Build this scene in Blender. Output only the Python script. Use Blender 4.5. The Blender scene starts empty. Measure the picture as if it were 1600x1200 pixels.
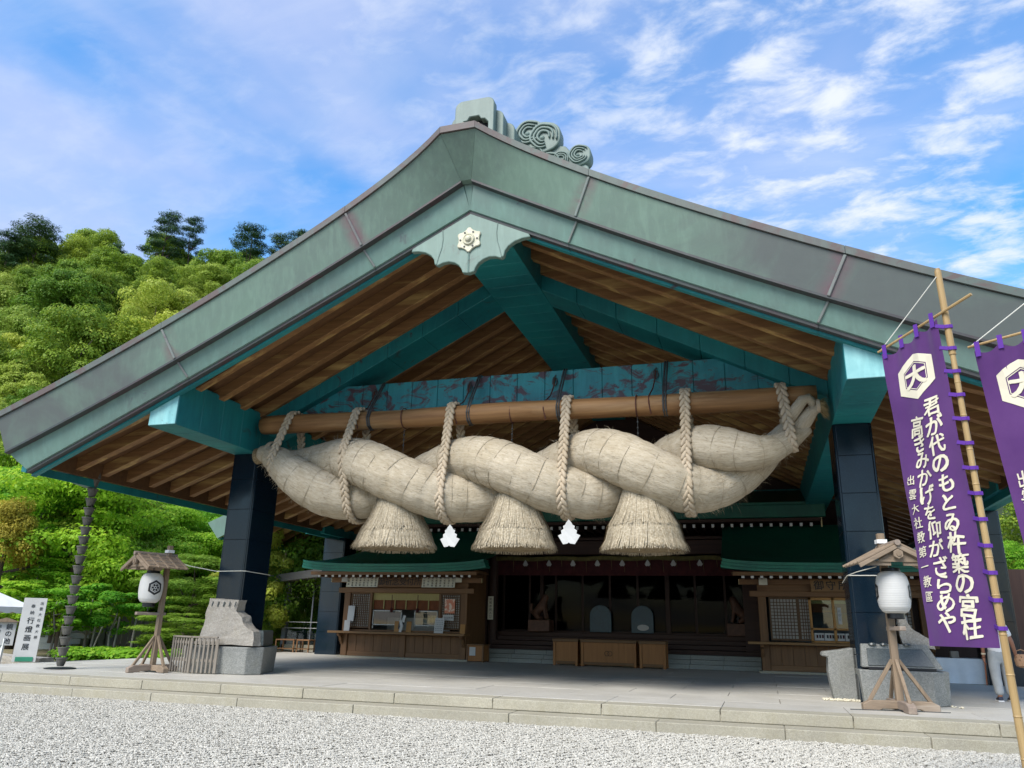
import bpy, bmesh, math, random
import numpy as np
from mathutils import Vector, Matrix

# ------------------------------------------------------------------ camera
scene = bpy.context.scene
col = scene.collection
CAM = Vector((5.331, -13.764, 1.238))
YAW, PITCH, ROLL = math.radians(-17.662), math.radians(17.427), math.radians(1.280)
fwd = Vector((math.sin(YAW) * math.cos(PITCH), math.cos(YAW) * math.cos(PITCH), math.sin(PITCH)))
rgt = Vector((math.cos(YAW), -math.sin(YAW), 0.0))
upv = rgt.cross(fwd)
r2 = math.cos(ROLL) * rgt + math.sin(ROLL) * upv
u2 = -math.sin(ROLL) * rgt + math.cos(ROLL) * upv
cd = bpy.data.cameras.new('camera')
cam = bpy.data.objects.new('camera', cd)
col.objects.link(cam)
cam.matrix_world = Matrix(((r2.x, u2.x, -fwd.x, CAM.x), (r2.y, u2.y, -fwd.y, CAM.y), (r2.z, u2.z, -fwd.z, CAM.z), (0, 0, 0, 1)))
cd.sensor_width = 36.0
cd.lens = 1204.0 / 1600.0 * 36.0
cd.clip_start = 0.1
cd.clip_end = 3000.0
scene.camera = cam

# ------------------------------------------------------------------ sky, sun, exposure
SUN_AZ, SUN_EL = math.radians(198.0), math.radians(46.0)     # compass-like: 0 = +y, clockwise; light comes from here
w = bpy.data.worlds.new('World')
scene.world = w
w.use_nodes = True
nt = w.node_tree
nt.nodes.clear()
N = nt.nodes.new
def L(a, b): nt.links.new(a, b)
out = N('ShaderNodeOutputWorld'); bg = N('ShaderNodeBackground')
bg.inputs['Strength'].default_value = 0.14
sky = N('ShaderNodeTexSky'); sky.sky_type = 'NISHITA'; sky.sun_disc = False
sky.sun_elevation = SUN_EL; sky.sun_rotation = SUN_AZ; sky.air_density = 1.3; sky.dust_density = 0.3; sky.ozone_density = 3.0
hs = N('ShaderNodeHueSaturation'); hs.inputs['Saturation'].default_value = 1.42; hs.inputs['Value'].default_value = 0.80
L(sky.outputs[0], hs.inputs['Color'])
tc = N('ShaderNodeTexCoord'); sep = N('ShaderNodeSeparateXYZ'); L(tc.outputs['Generated'], sep.inputs[0])
zz = N('ShaderNodeMath'); zz.operation = 'MAXIMUM'; L(sep.outputs['Z'], zz.inputs[0]); zz.inputs[1].default_value = 0.0
za = N('ShaderNodeMath'); za.operation = 'ADD'; L(zz.outputs[0], za.inputs[0]); za.inputs[1].default_value = 0.12
dx = N('ShaderNodeMath'); dx.operation = 'DIVIDE'; L(sep.outputs['X'], dx.inputs[0]); L(za.outputs[0], dx.inputs[1])
dy = N('ShaderNodeMath'); dy.operation = 'DIVIDE'; L(sep.outputs['Y'], dy.inputs[0]); L(za.outputs[0], dy.inputs[1])
cmb = N('ShaderNodeCombineXYZ'); L(dx.outputs[0], cmb.inputs[0]); L(dy.outputs[0], cmb.inputs[1])
def noise(scale, detail, rough, loc, sc=(1, 1, 1), dist=0.0, rz=0.0):
    mp = N('ShaderNodeMapping'); mp.inputs['Location'].default_value = loc; mp.inputs['Scale'].default_value = sc
    mp.inputs['Rotation'].default_value = (0, 0, rz)
    L(cmb.outputs[0], mp.inputs[0])
    n = N('ShaderNodeTexNoise'); n.inputs['Scale'].default_value = scale; n.inputs['Detail'].default_value = detail
    n.inputs['Roughness'].default_value = rough; n.inputs['Distortion'].default_value = dist
    L(mp.outputs[0], n.inputs['Vector'])
    return n.outputs['Fac']
def rng(s, a, b, c=0.0, d=1.0):
    m = N('ShaderNodeMapRange'); m.interpolation_type = 'SMOOTHSTEP'
    L(s, m.inputs['Value']); m.inputs['From Min'].default_value = a; m.inputs['From Max'].default_value = b
    m.inputs['To Min'].default_value = c; m.inputs['To Max'].default_value = d
    return m.outputs['Result']
def mth(op, a, b):
    m = N('ShaderNodeMath'); m.operation = op; m.use_clamp = True
    for i, v in enumerate((a, b)):
        if isinstance(v, (int, float)): m.inputs[i].default_value = v
        else: L(v, m.inputs[i])
    return m.outputs[0]
veil = rng(noise(1.1, 5, 0.55, (3.1, 1.7, 0), dist=0.4), 0.26, 0.64, 0.05, 0.78)
puff = rng(noise(8.0, 9, 0.60, (0.4, 2.2, 0), sc=(1.0, 1.5, 1), dist=0.25, rz=0.5), 0.40, 0.72)
puffmask = mth('MULTIPLY', rng(noise(0.9, 3, 0.5, (7.2, 4.1, 0)), 0.30, 0.55, 0.35, 1.0), rng(dx.outputs[0], -0.75, 0.15, 0.18, 1.0))
streak = rng(noise(2.0, 8, 0.6, (1.4, 5.2, 0), sc=(0.7, 1.7, 1), dist=0.6, rz=-0.6), 0.44, 0.88, 0.0, 0.38)
veil = mth('MULTIPLY', veil, rng(dx.outputs[0], -0.35, 0.35, 1.0, 0.55))
cl = mth('MAXIMUM', mth('MULTIPLY', puff, puffmask), streak)
m0 = N('ShaderNodeMix'); m0.data_type = 'RGBA'
L(veil, m0.inputs['Factor']); L(hs.outputs[0], m0.inputs['A']); m0.inputs['B'].default_value = (1.80, 2.05, 2.95, 1)
mx = N('ShaderNodeMix'); mx.data_type = 'RGBA'
L(mth('MULTIPLY', cl, 0.92), mx.inputs['Factor']); L(m0.outputs['Result'], mx.inputs['A']); mx.inputs['B'].default_value = (2.75, 2.9, 3.15, 1)
L(mx.outputs['Result'], bg.inputs['Color']); L(bg.outputs[0], out.inputs['Surface'])

sd = bpy.data.lights.new('sun', 'SUN'); sd.energy = 2.25; sd.angle = math.radians(32.0); sd.color = (1.0, 0.955, 0.88)
so = bpy.data.objects.new('sun', sd); col.objects.link(so)
so.location = (0, -40, 60)
sdir = Vector((math.sin(SUN_AZ) * math.cos(SUN_EL), math.cos(SUN_AZ) * math.cos(SUN_EL), math.sin(SUN_EL)))
so.rotation_euler = (-sdir).to_track_quat('-Z', 'Y').to_euler()

vs = scene.view_settings
vs.view_transform = 'Standard'; vs.look = 'None'; vs.exposure = 1.3; vs.gamma = 1.0; vs.use_curve_mapping = False
scene.render.engine = 'CYCLES'
scene.cycles.use_denoising = True
scene.cycles.max_bounces = 8
scene.cycles.transparent_max_bounces = 12
scene.cycles.caustics_reflective = False
scene.cycles.caustics_refractive = False

# ------------------------------------------------------------------ helpers
random.seed(7)
R = random.Random(11)
ORG = {}                                   # world origin of each parent

class MB:
    """collects faces in world coordinates"""
    def __init__(s): s.v = []; s.f = []; s.uv = None
    def add(s, vs_, fs):
        o = len(s.v); s.v.extend([tuple(p) for p in vs_]); s.f.extend([tuple(i + o for i in f) for f in fs]); return s
    def box(s, x0, x1, y0, y1, z0, z1):
        return s.add([(x0, y0, z0), (x1, y0, z0), (x1, y1, z0), (x0, y1, z0), (x0, y0, z1), (x1, y0, z1), (x1, y1, z1), (x0, y1, z1)],
                     [(3, 2, 1, 0), (4, 5, 6, 7), (0, 1, 5, 4), (1, 2, 6, 5), (2, 3, 7, 6), (3, 0, 4, 7)])
    def bar(s, p, q, wd, h, up=(0, 0, 1)):
        p = Vector(p); q = Vector(q); d = (q - p).normalized(); up = Vector(up)
        sd_ = d.cross(up)
        if sd_.length < 1e-4: sd_ = d.cross(Vector((1, 0, 0)))
        sd_.normalize(); u = sd_.cross(d)
        a, b = sd_ * (wd / 2), u * (h / 2)
        vs_ = [p - a - b, p + a - b, p + a + b, p - a + b, q - a - b, q + a - b, q + a + b, q - a + b]
        return s.add(vs_, [(0, 1, 2, 3), (7, 6, 5, 4), (4, 5, 1, 0), (5, 6, 2, 1), (6, 7, 3, 2), (7, 4, 0, 3)])
    def hexa(s, bot, top):
        n = len(bot)
        fs = [tuple(range(n))[::-1], tuple(range(n, 2 * n))]
        for i in range(n): j = (i + 1) % n; fs.append((i, j, n + j, n + i))
        return s.add(list(bot) + list(top), fs)
    def prism(s, poly, d0, d1, ax='y'):
        """polygon in the plane across axis ax, extruded from d0 to d1"""
        def P(a, b, d): return {'y': (a, d, b), 'x': (d, a, b), 'z': (a, b, d)}[ax]
        return s.hexa([P(a, b, d0) for a, b in poly], [P(a, b, d1) for a, b in poly])
    def tube(s, path, rad, n=10, caps=True, closed=False):
        path = [Vector(p) for p in path]; m = len(path)
        if not isinstance(rad, (list, tuple)): rad = [rad] * m
        rings = []; ref = None
        for i, p in enumerate(path):
            if closed: t = path[(i + 1) % m] - path[i - 1]
            else: t = path[min(i + 1, m - 1)] - path[max(i - 1, 0)]
            t.normalize()
            if ref is None:
                ref = Vector((0, 0, 1)) if abs(t.z) < 0.9 else Vector((1, 0, 0))
            a = t.cross(ref)
            if a.length < 1e-5: a = t.cross(Vector((0, 1, 0)))
            a.normalize(); b = a.cross(t).normalized(); ref = b
            rings.append([p + (a * math.cos(2 * math.pi * k / n) + b * math.sin(2 * math.pi * k / n)) * rad[i] for k in range(n)])
        vs_ = [q for r_ in rings for q in r_]; fs = []
        for i in range(m if closed else m - 1):
            j = (i + 1) % m
            for k in range(n):
                k2 = (k + 1) % n; fs.append((i * n + k, i * n + k2, j * n + k2, j * n + k))
        if caps and not closed:
            fs.append(tuple(range(n))[::-1]); fs.append(tuple((m - 1) * n + k for k in range(n)))
        return s.add(vs_, fs)
    def lathe(s, prof, c=(0, 0, 0), n=20, caps=True):
        vs_ = []; fs = []
        for r_, z in prof:
            for k in range(n):
                a = 2 * math.pi * k / n; vs_.append((c[0] + r_ * math.cos(a), c[1] + r_ * math.sin(a), c[2] + z))
        m = len(prof)
        for i in range(m - 1):
            for k in range(n):
                k2 = (k + 1) % n; fs.append((i * n + k, i * n + k2, (i + 1) * n + k2, (i + 1) * n + k))
        if caps:
            fs.append(tuple(range(n))[::-1]); fs.append(tuple((m - 1) * n + k for k in range(n)))
        return s.add(vs_, fs)
    def grid(s, rows, close=False):
        nr = len(rows); nc = len(rows[0]); vs_ = [p for r_ in rows for p in r_]; fs = []
        for i in range(nr - 1):
            for j in range(nc if close else nc - 1):
                j2 = (j + 1) % nc; fs.append((i * nc + j, i * nc + j2, (i + 1) * nc + j2, (i + 1) * nc + j))
        return s.add(vs_, fs)
    def xf(s, M, start=0):
        for i in range(start, len(s.v)): s.v[i] = tuple(M @ Vector(s.v[i]))
        return s

def mesh_of(name, mb, mat, org, smooth):
    m = bpy.data.meshes.new(name)
    m.from_pydata([(x - org[0], y - org[1], z - org[2]) for x, y, z in mb.v], [], mb.f)
    if mat: m.materials.append(mat)
    if smooth: m.polygons.foreach_set('use_smooth', [True] * len(m.polygons))
    m.update()
    if smooth == 'auto': m.set_sharp_from_angle(angle=math.radians(32))
    return m

def fix_normals(m):
    bm = bmesh.new(); bm.from_mesh(m); bmesh.ops.recalc_face_normals(bm, faces=bm.faces); bm.to_mesh(m); bm.free()

def worg(o):
    return ORG.get(o.name, Vector((0, 0, 0))) if o else Vector((0, 0, 0))

def put(name, mb, mat, parent=None, smooth=False, bevel=0.0, origin=None, kind=None, seg=1, fix=True, auto=None):
    """one mesh object from faces in world coordinates; parent origins are translations only"""
    po = worg(parent)
    org = Vector(origin) if origin is not None else po
    m = mesh_of(name, mb, mat, org, smooth)
    if fix: fix_normals(m)
    if smooth == 'auto': m.set_sharp_from_angle(angle=math.radians(32))
    o = bpy.data.objects.new(name, m); col.objects.link(o)
    if parent: o.parent = parent
    o.location = org - po
    ORG[o.name] = org
    if bevel:
        b = o.modifiers.new('edge', 'BEVEL'); b.width = bevel; b.segments = seg; b.limit_method = 'ANGLE'; b.angle_limit = math.radians(40)
    if kind: o['kind'] = kind
    return o

def thing(name, label, cat, loc=(0, 0, 0), group=None):
    o = bpy.data.objects.new(name, None); col.objects.link(o)
    o.empty_display_size = 0.3
    o.location = loc; ORG[o.name] = Vector(loc)
    o['label'] = label; o['category'] = cat
    if group: o['group'] = group
    return o

def tag(o, label, cat, group=None):
    o['label'] = label; o['category'] = cat
    if group: o['group'] = group
    return o

def clone(o, parent, delta=(0, 0, 0), rz=None):
    c = o.copy(); col.objects.link(c); c.parent = parent
    c.location = o.location + Vector(delta)
    if rz is not None: c.rotation_euler = (0, 0, rz)
    ORG[c.name] = worg(o) + Vector(delta)
    return c

# ------------------------------------------------------------------ materials
def new_mat(name):
    m = bpy.data.materials.new(name); m.use_nodes = True
    t = m.node_tree; t.nodes.clear()
    o = t.nodes.new('ShaderNodeOutputMaterial'); b = t.nodes.new('ShaderNodeBsdfPrincipled')
    t.links.new(b.outputs[0], o.inputs[0])
    return m, t, b, o

class G:
    """small node-graph helper"""
    def __init__(s, t): s.t = t
    def n(s, kind, **kw):
        k = s.t.nodes.new(kind)
        for a, v in kw.items(): setattr(k, a, v)
        return k
    def l(s, a, b): s.t.links.new(a, b)
    def coord(s, kind='Object', scale=(1, 1, 1), loc=(0, 0, 0), rot=(0, 0, 0), rnd=0.0):
        if kind == 'World':
            g = s.n('ShaderNodeNewGeometry'); src = g.outputs['Position']
        else:
            c = s.n('ShaderNodeTexCoord'); src = c.outputs[kind]
        if rnd:
            oi = s.n('ShaderNodeObjectInfo'); mm = s.n('ShaderNodeMath', operation='MULTIPLY'); mm.inputs[1].default_value = rnd
            s.l(oi.outputs['Random'], mm.inputs[0])
            va = s.n('ShaderNodeVectorMath', operation='ADD'); s.l(src, va.inputs[0]); s.l(mm.outputs[0], va.inputs[1]); src = va.outputs[0]
        mp = s.n('ShaderNodeMapping'); mp.inputs['Scale'].default_value = scale; mp.inputs['Location'].default_value = loc
        mp.inputs['Rotation'].default_value = rot
        s.l(src, mp.inputs[0]); return mp.outputs[0]
    def noise(s, vec, scale, detail=5, rough=0.55, dist=0.0):
        k = s.n('ShaderNodeTexNoise'); k.inputs['Scale'].default_value = scale; k.inputs['Detail'].default_value = detail
        k.inputs['Roughness'].default_value = rough; k.inputs['Distortion'].default_value = dist
        s.l(vec, k.inputs['Vector']); return k.outputs['Fac']
    def rng(s, v, a, b, c=0.0, d=1.0):
        k = s.n('ShaderNodeMapRange'); s.l(v, k.inputs['Value'])
        k.inputs['From Min'].default_value = a; k.inputs['From Max'].default_value = b
        k.inputs['To Min'].default_value = c; k.inputs['To Max'].default_value = d
        return k.outputs['Result']
    def mix(s, f, a, b, blend='MIX'):
        k = s.n('ShaderNodeMix', data_type='RGBA', blend_type=blend)
        if isinstance(f, (int, float)): k.inputs['Factor'].default_value = f
        else: s.l(f, k.inputs['Factor'])
        for key, v in (('A', a), ('B', b)):
            if isinstance(v, tuple): k.inputs[key].default_value = (*v, 1) if len(v) == 3 else v
            else: s.l(v, k.inputs[key])
        return k.outputs['Result']
    def math(s, op, a, b, clamp=False):
        k = s.n('ShaderNodeMath', operation=op); k.use_clamp = clamp
        for i, v in enumerate((a, b)):
            if isinstance(v, (int, float)): k.inputs[i].default_value = v
            else: s.l(v, k.inputs[i])
        return k.outputs[0]
    def bump(s, h, b, strength=0.3, dist=0.02):
        k = s.n('ShaderNodeBump'); k.inputs['Strength'].default_value = strength; k.inputs['Distance'].default_value = dist
        s.l(h, k.inputs['Height']); s.l(k.outputs[0], b.inputs['Normal'])

def plain(name, c1, c2=None, rough=0.7, scale=3.0, stretch=(1, 1, 1), bump=0.15, spec=0.4, metal=0.0, fine=40.0, rnd=3.0, fvar=0.12, lo=0.35, hi=0.65, coord='Object', bdist=0.01):
    """two-tone mottled surface with fine grain"""
    m, t, b, o = new_mat(name); g = G(t)
    c2 = c2 or tuple(x * 0.75 for x in c1)
    v = g.coord(coord, stretch, rnd=rnd)
    n1 = g.noise(v, scale, 6, 0.6, 0.3); n2 = g.noise(v, fine, 3, 0.6)
    cc = g.mix(g.rng(n1, lo, hi), c1, c2)
    cc = g.mix(g.rng(n2, 0.3, 0.7, 0, fvar * 2), cc, (0, 0, 0)) if fvar else cc
    g.l(cc, b.inputs['Base Color'])
    b.inputs['Roughness'].default_value = rough; b.inputs['Specular IOR Level'].default_value = spec; b.inputs['Metallic'].default_value = metal
    if bump: g.bump(n2, b, bump, bdist)
    return m

def wood(name, c1, c2, axis=0, scale=1.0, rough=0.65, worn=None, wornlo=0.6, bump=0.25, rnd=9.0):
    """grain runs along the object's axis"""
    m, t, b, o = new_mat(name); g = G(t)
    st = [14.0 * scale] * 3; st[axis] = 0.7 * scale
    v = g.coord('Object', tuple(st), rnd=rnd)
    n1 = g.noise(v, 1.0, 6, 0.65, 0.6)
    cc = g.mix(g.rng(n1, 0.3, 0.7), c1, c2)
    if worn:
        st2 = [3.0 * scale] * 3; st2[axis] = 0.35 * scale
        n3 = g.noise(g.coord('Object', tuple(st2), loc=(3, 1, 7), rnd=rnd), 1.0, 5, 0.6, 0.4)
        cc = g.mix(g.rng(n3, wornlo, wornlo + 0.18), cc, worn)
    g.l(cc, b.inputs['Base Color']); b.inputs['Roughness'].default_value = rough; b.inputs['Specular IOR Level'].default_value = 0.3
    g.bump(n1, b, bump, 0.008)
    return m

def flat(name, c, rough=0.6, spec=0.4, emit=0.0):
    m, t, b, o = new_mat(name)
    b.inputs['Base Color'].default_value = (*c, 1); b.inputs['Roughness'].default_value = rough; b.inputs['Specular IOR Level'].default_value = spec
    return m

M = {}
def copper(name, green, dull, brown, rust_lo=0.58, drift=0.0, stretch=(1, 1, 1), scale=1.0, rough=0.55, streaks=0.5):
    """aged copper sheet: verdigris, dull patches and brown oxide"""
    m, t, b, o = new_mat(name); g = G(t)
    v = g.coord('World', stretch)
    n1 = g.noise(v, 0.45 * scale, 6, 0.6, 0.6)
    n2 = g.noise(g.coord('World', stretch, loc=(9, 4, 2)), 1.3 * scale, 8, 0.65, 1.2)
    n3 = g.noise(g.coord('World', (5, 5, 0.7)), 1.5, 5, 0.6, 0.3)
    cc = g.mix(g.rng(n1, 0.35, 0.62), green, dull)
    cc = g.mix(g.rng(n3, 0.45, 0.75, 0, streaks), cc, tuple(min(1, x * 1.28 + 0.01) for x in green))
    k = g.rng(n2, rust_lo, rust_lo + 0.09)
    if drift:
        s = g.n('ShaderNodeSeparateXYZ'); gm = g.n('ShaderNodeNewGeometry'); g.l(gm.outputs['Position'], s.inputs[0])
        ax = g.math('ABSOLUTE', g.math('ADD', s.outputs['X'], 1.5), 0)
        d = g.rng(ax, 3.6, 8.0, -0.25, drift)
        k2 = g.rng(g.math('ADD', n1, d), 0.48, 0.78)
        cc = g.mix(g.math('MULTIPLY', k2, 0.85), cc, brown)
        k = g.math('MULTIPLY', k, 0.35)
    cc = g.mix(k, cc, brown)
    g.l(cc, b.inputs['Base Color']); b.inputs['Roughness'].default_value = rough; b.inputs['Specular IOR Level'].default_value = 0.45
    g.bump(g.noise(g.coord('World'), 2.2, 4, 0.5), b, 0.25, 0.03)
    return m
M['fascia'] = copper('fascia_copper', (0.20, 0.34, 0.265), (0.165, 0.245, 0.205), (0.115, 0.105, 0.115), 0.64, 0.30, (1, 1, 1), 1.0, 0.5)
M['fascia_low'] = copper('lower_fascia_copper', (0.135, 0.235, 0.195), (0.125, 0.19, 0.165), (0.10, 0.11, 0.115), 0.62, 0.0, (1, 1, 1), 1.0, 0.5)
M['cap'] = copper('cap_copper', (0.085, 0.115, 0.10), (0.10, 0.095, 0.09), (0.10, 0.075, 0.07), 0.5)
M['lip'] = copper('lip_copper', (0.035, 0.050, 0.048), (0.045, 0.036, 0.040), (0.055, 0.030, 0.036), 0.55)  # near-black copper: the shadow line below the upper board is in the colour
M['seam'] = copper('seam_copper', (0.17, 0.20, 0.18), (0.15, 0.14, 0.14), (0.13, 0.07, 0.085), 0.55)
M['teal'] = copper('teal_copper', (0.013, 0.220, 0.222), (0.010, 0.140, 0.158), (0.050, 0.040, 0.045), 0.63, 0.0, (1, 1, 1), 1.1, 0.5, 0.35)
M['tealpanel'] = copper('teal_panel_copper', (0.028, 0.255, 0.285), (0.018, 0.170, 0.210), (0.075, 0.045, 0.058), 0.49, 0.0, (1, 1, 1.6), 1.5, 0.5, 0.5)
M['tealpale'] = copper('pale_verdigris', (0.26, 0.52, 0.52), (0.15, 0.38, 0.40), (0.10, 0.07, 0.07), 0.62, 0.0, (1, 1, 1), 2.0, 0.6, 0.5)  # teal copper for the front ends, frontal light put into the paler colour
M['ornament'] = copper('ornament_copper', (0.15, 0.205, 0.18), (0.12, 0.165, 0.145), (0.10, 0.10, 0.095), 0.62)
M['gegyo'] = copper('pendant_copper', (0.155, 0.235, 0.20), (0.13, 0.20, 0.17), (0.10, 0.11, 0.10), 0.62)
M['roofgreen'] = copper('green_roof_copper', (0.010, 0.125, 0.080), (0.008, 0.085, 0.060), (0.02, 0.05, 0.05), 0.66, 0.0, (1, 1, 1), 1.0, 0.4, 0.3)
M['roofgreenlip'] = copper('green_eave_copper', (0.015, 0.20, 0.13), (0.012, 0.13, 0.10), (0.03, 0.07, 0.07), 0.66, 0.0, (1, 1, 1), 2.0, 0.45, 0.3)
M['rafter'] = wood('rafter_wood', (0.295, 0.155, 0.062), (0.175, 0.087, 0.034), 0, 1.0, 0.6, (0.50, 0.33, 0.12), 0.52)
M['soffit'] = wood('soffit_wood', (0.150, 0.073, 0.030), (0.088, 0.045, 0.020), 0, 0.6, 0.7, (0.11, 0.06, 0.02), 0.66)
M['log'] = wood('log_wood', (0.34, 0.185, 0.075), (0.17, 0.08, 0.032), 0, 0.6, 0.6, (0.44, 0.29, 0.15), 0.54)
M['kiosk'] = wood('kiosk_wood', (0.215, 0.112, 0.050), (0.125, 0.064, 0.029), 2, 0.8, 0.6, (0.17, 0.10, 0.045), 0.62)
M['kioskx'] = wood('kiosk_wood_level', (0.225, 0.120, 0.054), (0.135, 0.069, 0.032), 0, 0.8, 0.6, (0.19, 0.11, 0.05), 0.62)
M['counter'] = wood('counter_wood', (0.26, 0.145, 0.055), (0.19, 0.10, 0.04), 0, 0.8, 0.5)
M['amber'] = wood('amber_wood', (0.42, 0.215, 0.06), (0.33, 0.16, 0.045), 2, 1.0, 0.5)
M['box'] = wood('offering_box_wood', (0.33, 0.145, 0.045), (0.23, 0.10, 0.03), 2, 0.9, 0.5)
M['boxx'] = wood('offering_box_frame_wood', (0.16, 0.085, 0.034), (0.115, 0.06, 0.024), 0, 0.9, 0.5)
M['grey'] = wood('weathered_wood', (0.27, 0.20, 0.135), (0.17, 0.125, 0.085), 2, 0.9, 0.75, (0.40, 0.34, 0.28), 0.58)
M['greyx'] = wood('weathered_wood_level', (0.29, 0.22, 0.155), (0.18, 0.135, 0.095), 0, 0.9, 0.75, (0.42, 0.36, 0.30), 0.58)
M['greyy'] = wood('weathered_wood_deep', (0.30, 0.24, 0.19), (0.20, 0.155, 0.125), 1, 0.9, 0.75, (0.40, 0.34, 0.28), 0.58)
M['slat'] = wood('slat_wood', (0.27, 0.235, 0.195), (0.18, 0.155, 0.125), 2, 0.9, 0.75, (0.28, 0.26, 0.23), 0.6)
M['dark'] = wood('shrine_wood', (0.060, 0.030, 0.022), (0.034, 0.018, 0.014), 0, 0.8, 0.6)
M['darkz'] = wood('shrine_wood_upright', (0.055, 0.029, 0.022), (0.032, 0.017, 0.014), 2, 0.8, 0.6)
M['bamboo'] = wood('bamboo', (0.40, 0.28, 0.13), (0.29, 0.185, 0.075), 2, 1.0, 0.4)
M['bark'] = plain('bark', (0.10, 0.075, 0.055), (0.055, 0.042, 0.033), 0.9, 4, (1, 1, 0.3), 0.5)
M['palebark'] = plain('pale_bark', (0.34, 0.31, 0.27), (0.20, 0.175, 0.15), 0.9, 4, (1, 1, 0.3), 0.4)

def granite(name, c1, c2, c3, rough=0.7, scale=55.0, bump=0.2, stain=0.25):
    m, t, b, o = new_mat(name); g = G(t)
    v = g.coord('World')
    oi = g.n('ShaderNodeObjectInfo')
    vo = g.n('ShaderNodeTexVoronoi'); vo.inputs['Scale'].default_value = scale; g.l(v, vo.inputs['Vector'])
    n1 = g.noise(v, scale * 1.7, 3, 0.6); n2 = g.noise(v, 0.9, 6, 0.6, 0.5); n4 = g.noise(g.coord('World', (1.2, 1.2, 0.5)), 3.2, 6, 0.65, 0.4)
    sp = g.n('ShaderNodeSeparateColor'); g.l(vo.outputs['Color'], sp.inputs[0])
    cc = g.mix(g.rng(sp.outputs[0], 0.25, 0.75), c1, c2)
    cc = g.mix(g.rng(n1, 0.52, 0.66), cc, c3)
    cc = g.mix(g.rng(n2, 0.4, 0.7, 0, stain), cc, tuple(x * 0.55 for x in c2))
    cc = g.mix(g.rng(n4, 0.5, 0.72, 0, stain * 0.8), cc, tuple(x * y for x, y in zip(c2, (0.75, 0.72, 0.55))))
    cc = g.mix(g.rng(oi.outputs['Random'], 0, 1, 0, 0.16), cc, tuple(x * 0.6 for x in c2))
    g.l(cc, b.inputs['Base Color']); b.inputs['Roughness'].default_value = rough
    g.bump(n1, b, bump, 0.006)
    return m
M['kerb'] = granite('kerb_granite', (0.42, 0.39, 0.30), (0.345, 0.315, 0.24), (0.24, 0.22, 0.17), 0.75, 60, 0.2, 0.4)
M['slab'] = granite('paving_granite', (0.56, 0.535, 0.475), (0.49, 0.465, 0.41), (0.40, 0.38, 0.335), 0.5, 70, 0.08, 0.32)
M['granite'] = granite('grey_granite', (0.30, 0.30, 0.28), (0.21, 0.215, 0.20), (0.11, 0.115, 0.105), 0.75, 45, 0.35, 0.4)
M['roughstone'] = granite('rough_split_granite', (0.42, 0.39, 0.34), (0.33, 0.30, 0.26), (0.21, 0.19, 0.16), 0.85, 40, 0.9, 0.35)
M['darkstone'] = granite('dark_wet_granite', (0.10, 0.12, 0.12), (0.065, 0.08, 0.085), (0.04, 0.05, 0.052), 0.3, 45, 0.15, 0.4)
M['paleston'] = granite('pale_step_granite', (0.33, 0.35, 0.33), (0.27, 0.29, 0.27), (0.2, 0.21, 0.2), 0.7, 60, 0.1)
def polished():
    m, t, b, o = new_mat('polished_black_granite'); g = G(t)
    v = g.coord('World'); n = g.noise(v, 90, 2, 0.5); n2 = g.noise(g.coord('World', (1, 1, 0.35)), 1.6, 6, 0.7, 1.0)
    cc = g.mix(g.rng(n, 0.55, 0.7), (0.004, 0.012, 0.022), (0.010, 0.024, 0.038))
    cc = g.mix(g.rng(n2, 0.66, 0.80, 0, 0.5), cc, (0.05, 0.07, 0.08))
    g.l(cc, b.inputs['Base Color']); g.l(g.rng(n2, 0.4, 0.8, 0.10, 0.30), b.inputs['Roughness'])
    b.inputs['Specular IOR Level'].default_value = 0.32
    return m
M['black'] = polished()
M['white'] = plain('white_paper', (0.52, 0.52, 0.505), (0.47, 0.47, 0.455), 0.6, 3, bump=0.0, fvar=0.0)
M['cream'] = plain('cream_paper', (0.68, 0.66, 0.55), (0.58, 0.56, 0.46), 0.7, 5, bump=0.0, fvar=0.0)
M['ink'] = flat('black_ink', (0.012, 0.012, 0.014), 0.5)
M['blackpaint'] = flat('black_lacquer', (0.006, 0.007, 0.009), 0.3)
M['paleink'] = flat('ivory_dye', (0.60, 0.55, 0.42), 0.8)
M['gold'] = plain('gilt', (0.62, 0.52, 0.30), (0.48, 0.40, 0.22), 0.35, 6, metal=0.6, bump=0.05)
M['palegilt'] = plain('pale_gilt', (0.66, 0.63, 0.48), (0.5, 0.48, 0.35), 0.5, 9, bump=0.1)
M['steel'] = plain('steel_cable', (0.10, 0.11, 0.11), (0.06, 0.06, 0.065), 0.5, 9, bump=0.0, metal=0.3)
M['rustcable'] = plain('rusty_cable', (0.13, 0.045, 0.03), (0.08, 0.03, 0.025), 0.7, 9, bump=0.0)
M['alu'] = plain('white_frame', (0.62, 0.63, 0.60), None, 0.45, 5, bump=0.0)
M['bronze'] = plain('bronze_cup', (0.155, 0.145, 0.125), (0.10, 0.10, 0.088), 0.55, 7, bump=0.15, metal=0.2)
M['string'] = flat('white_string', (0.72, 0.70, 0.62), 0.8)
M['tape'] = flat('purple_tape', (0.085, 0.020, 0.24), 0.8)

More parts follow.
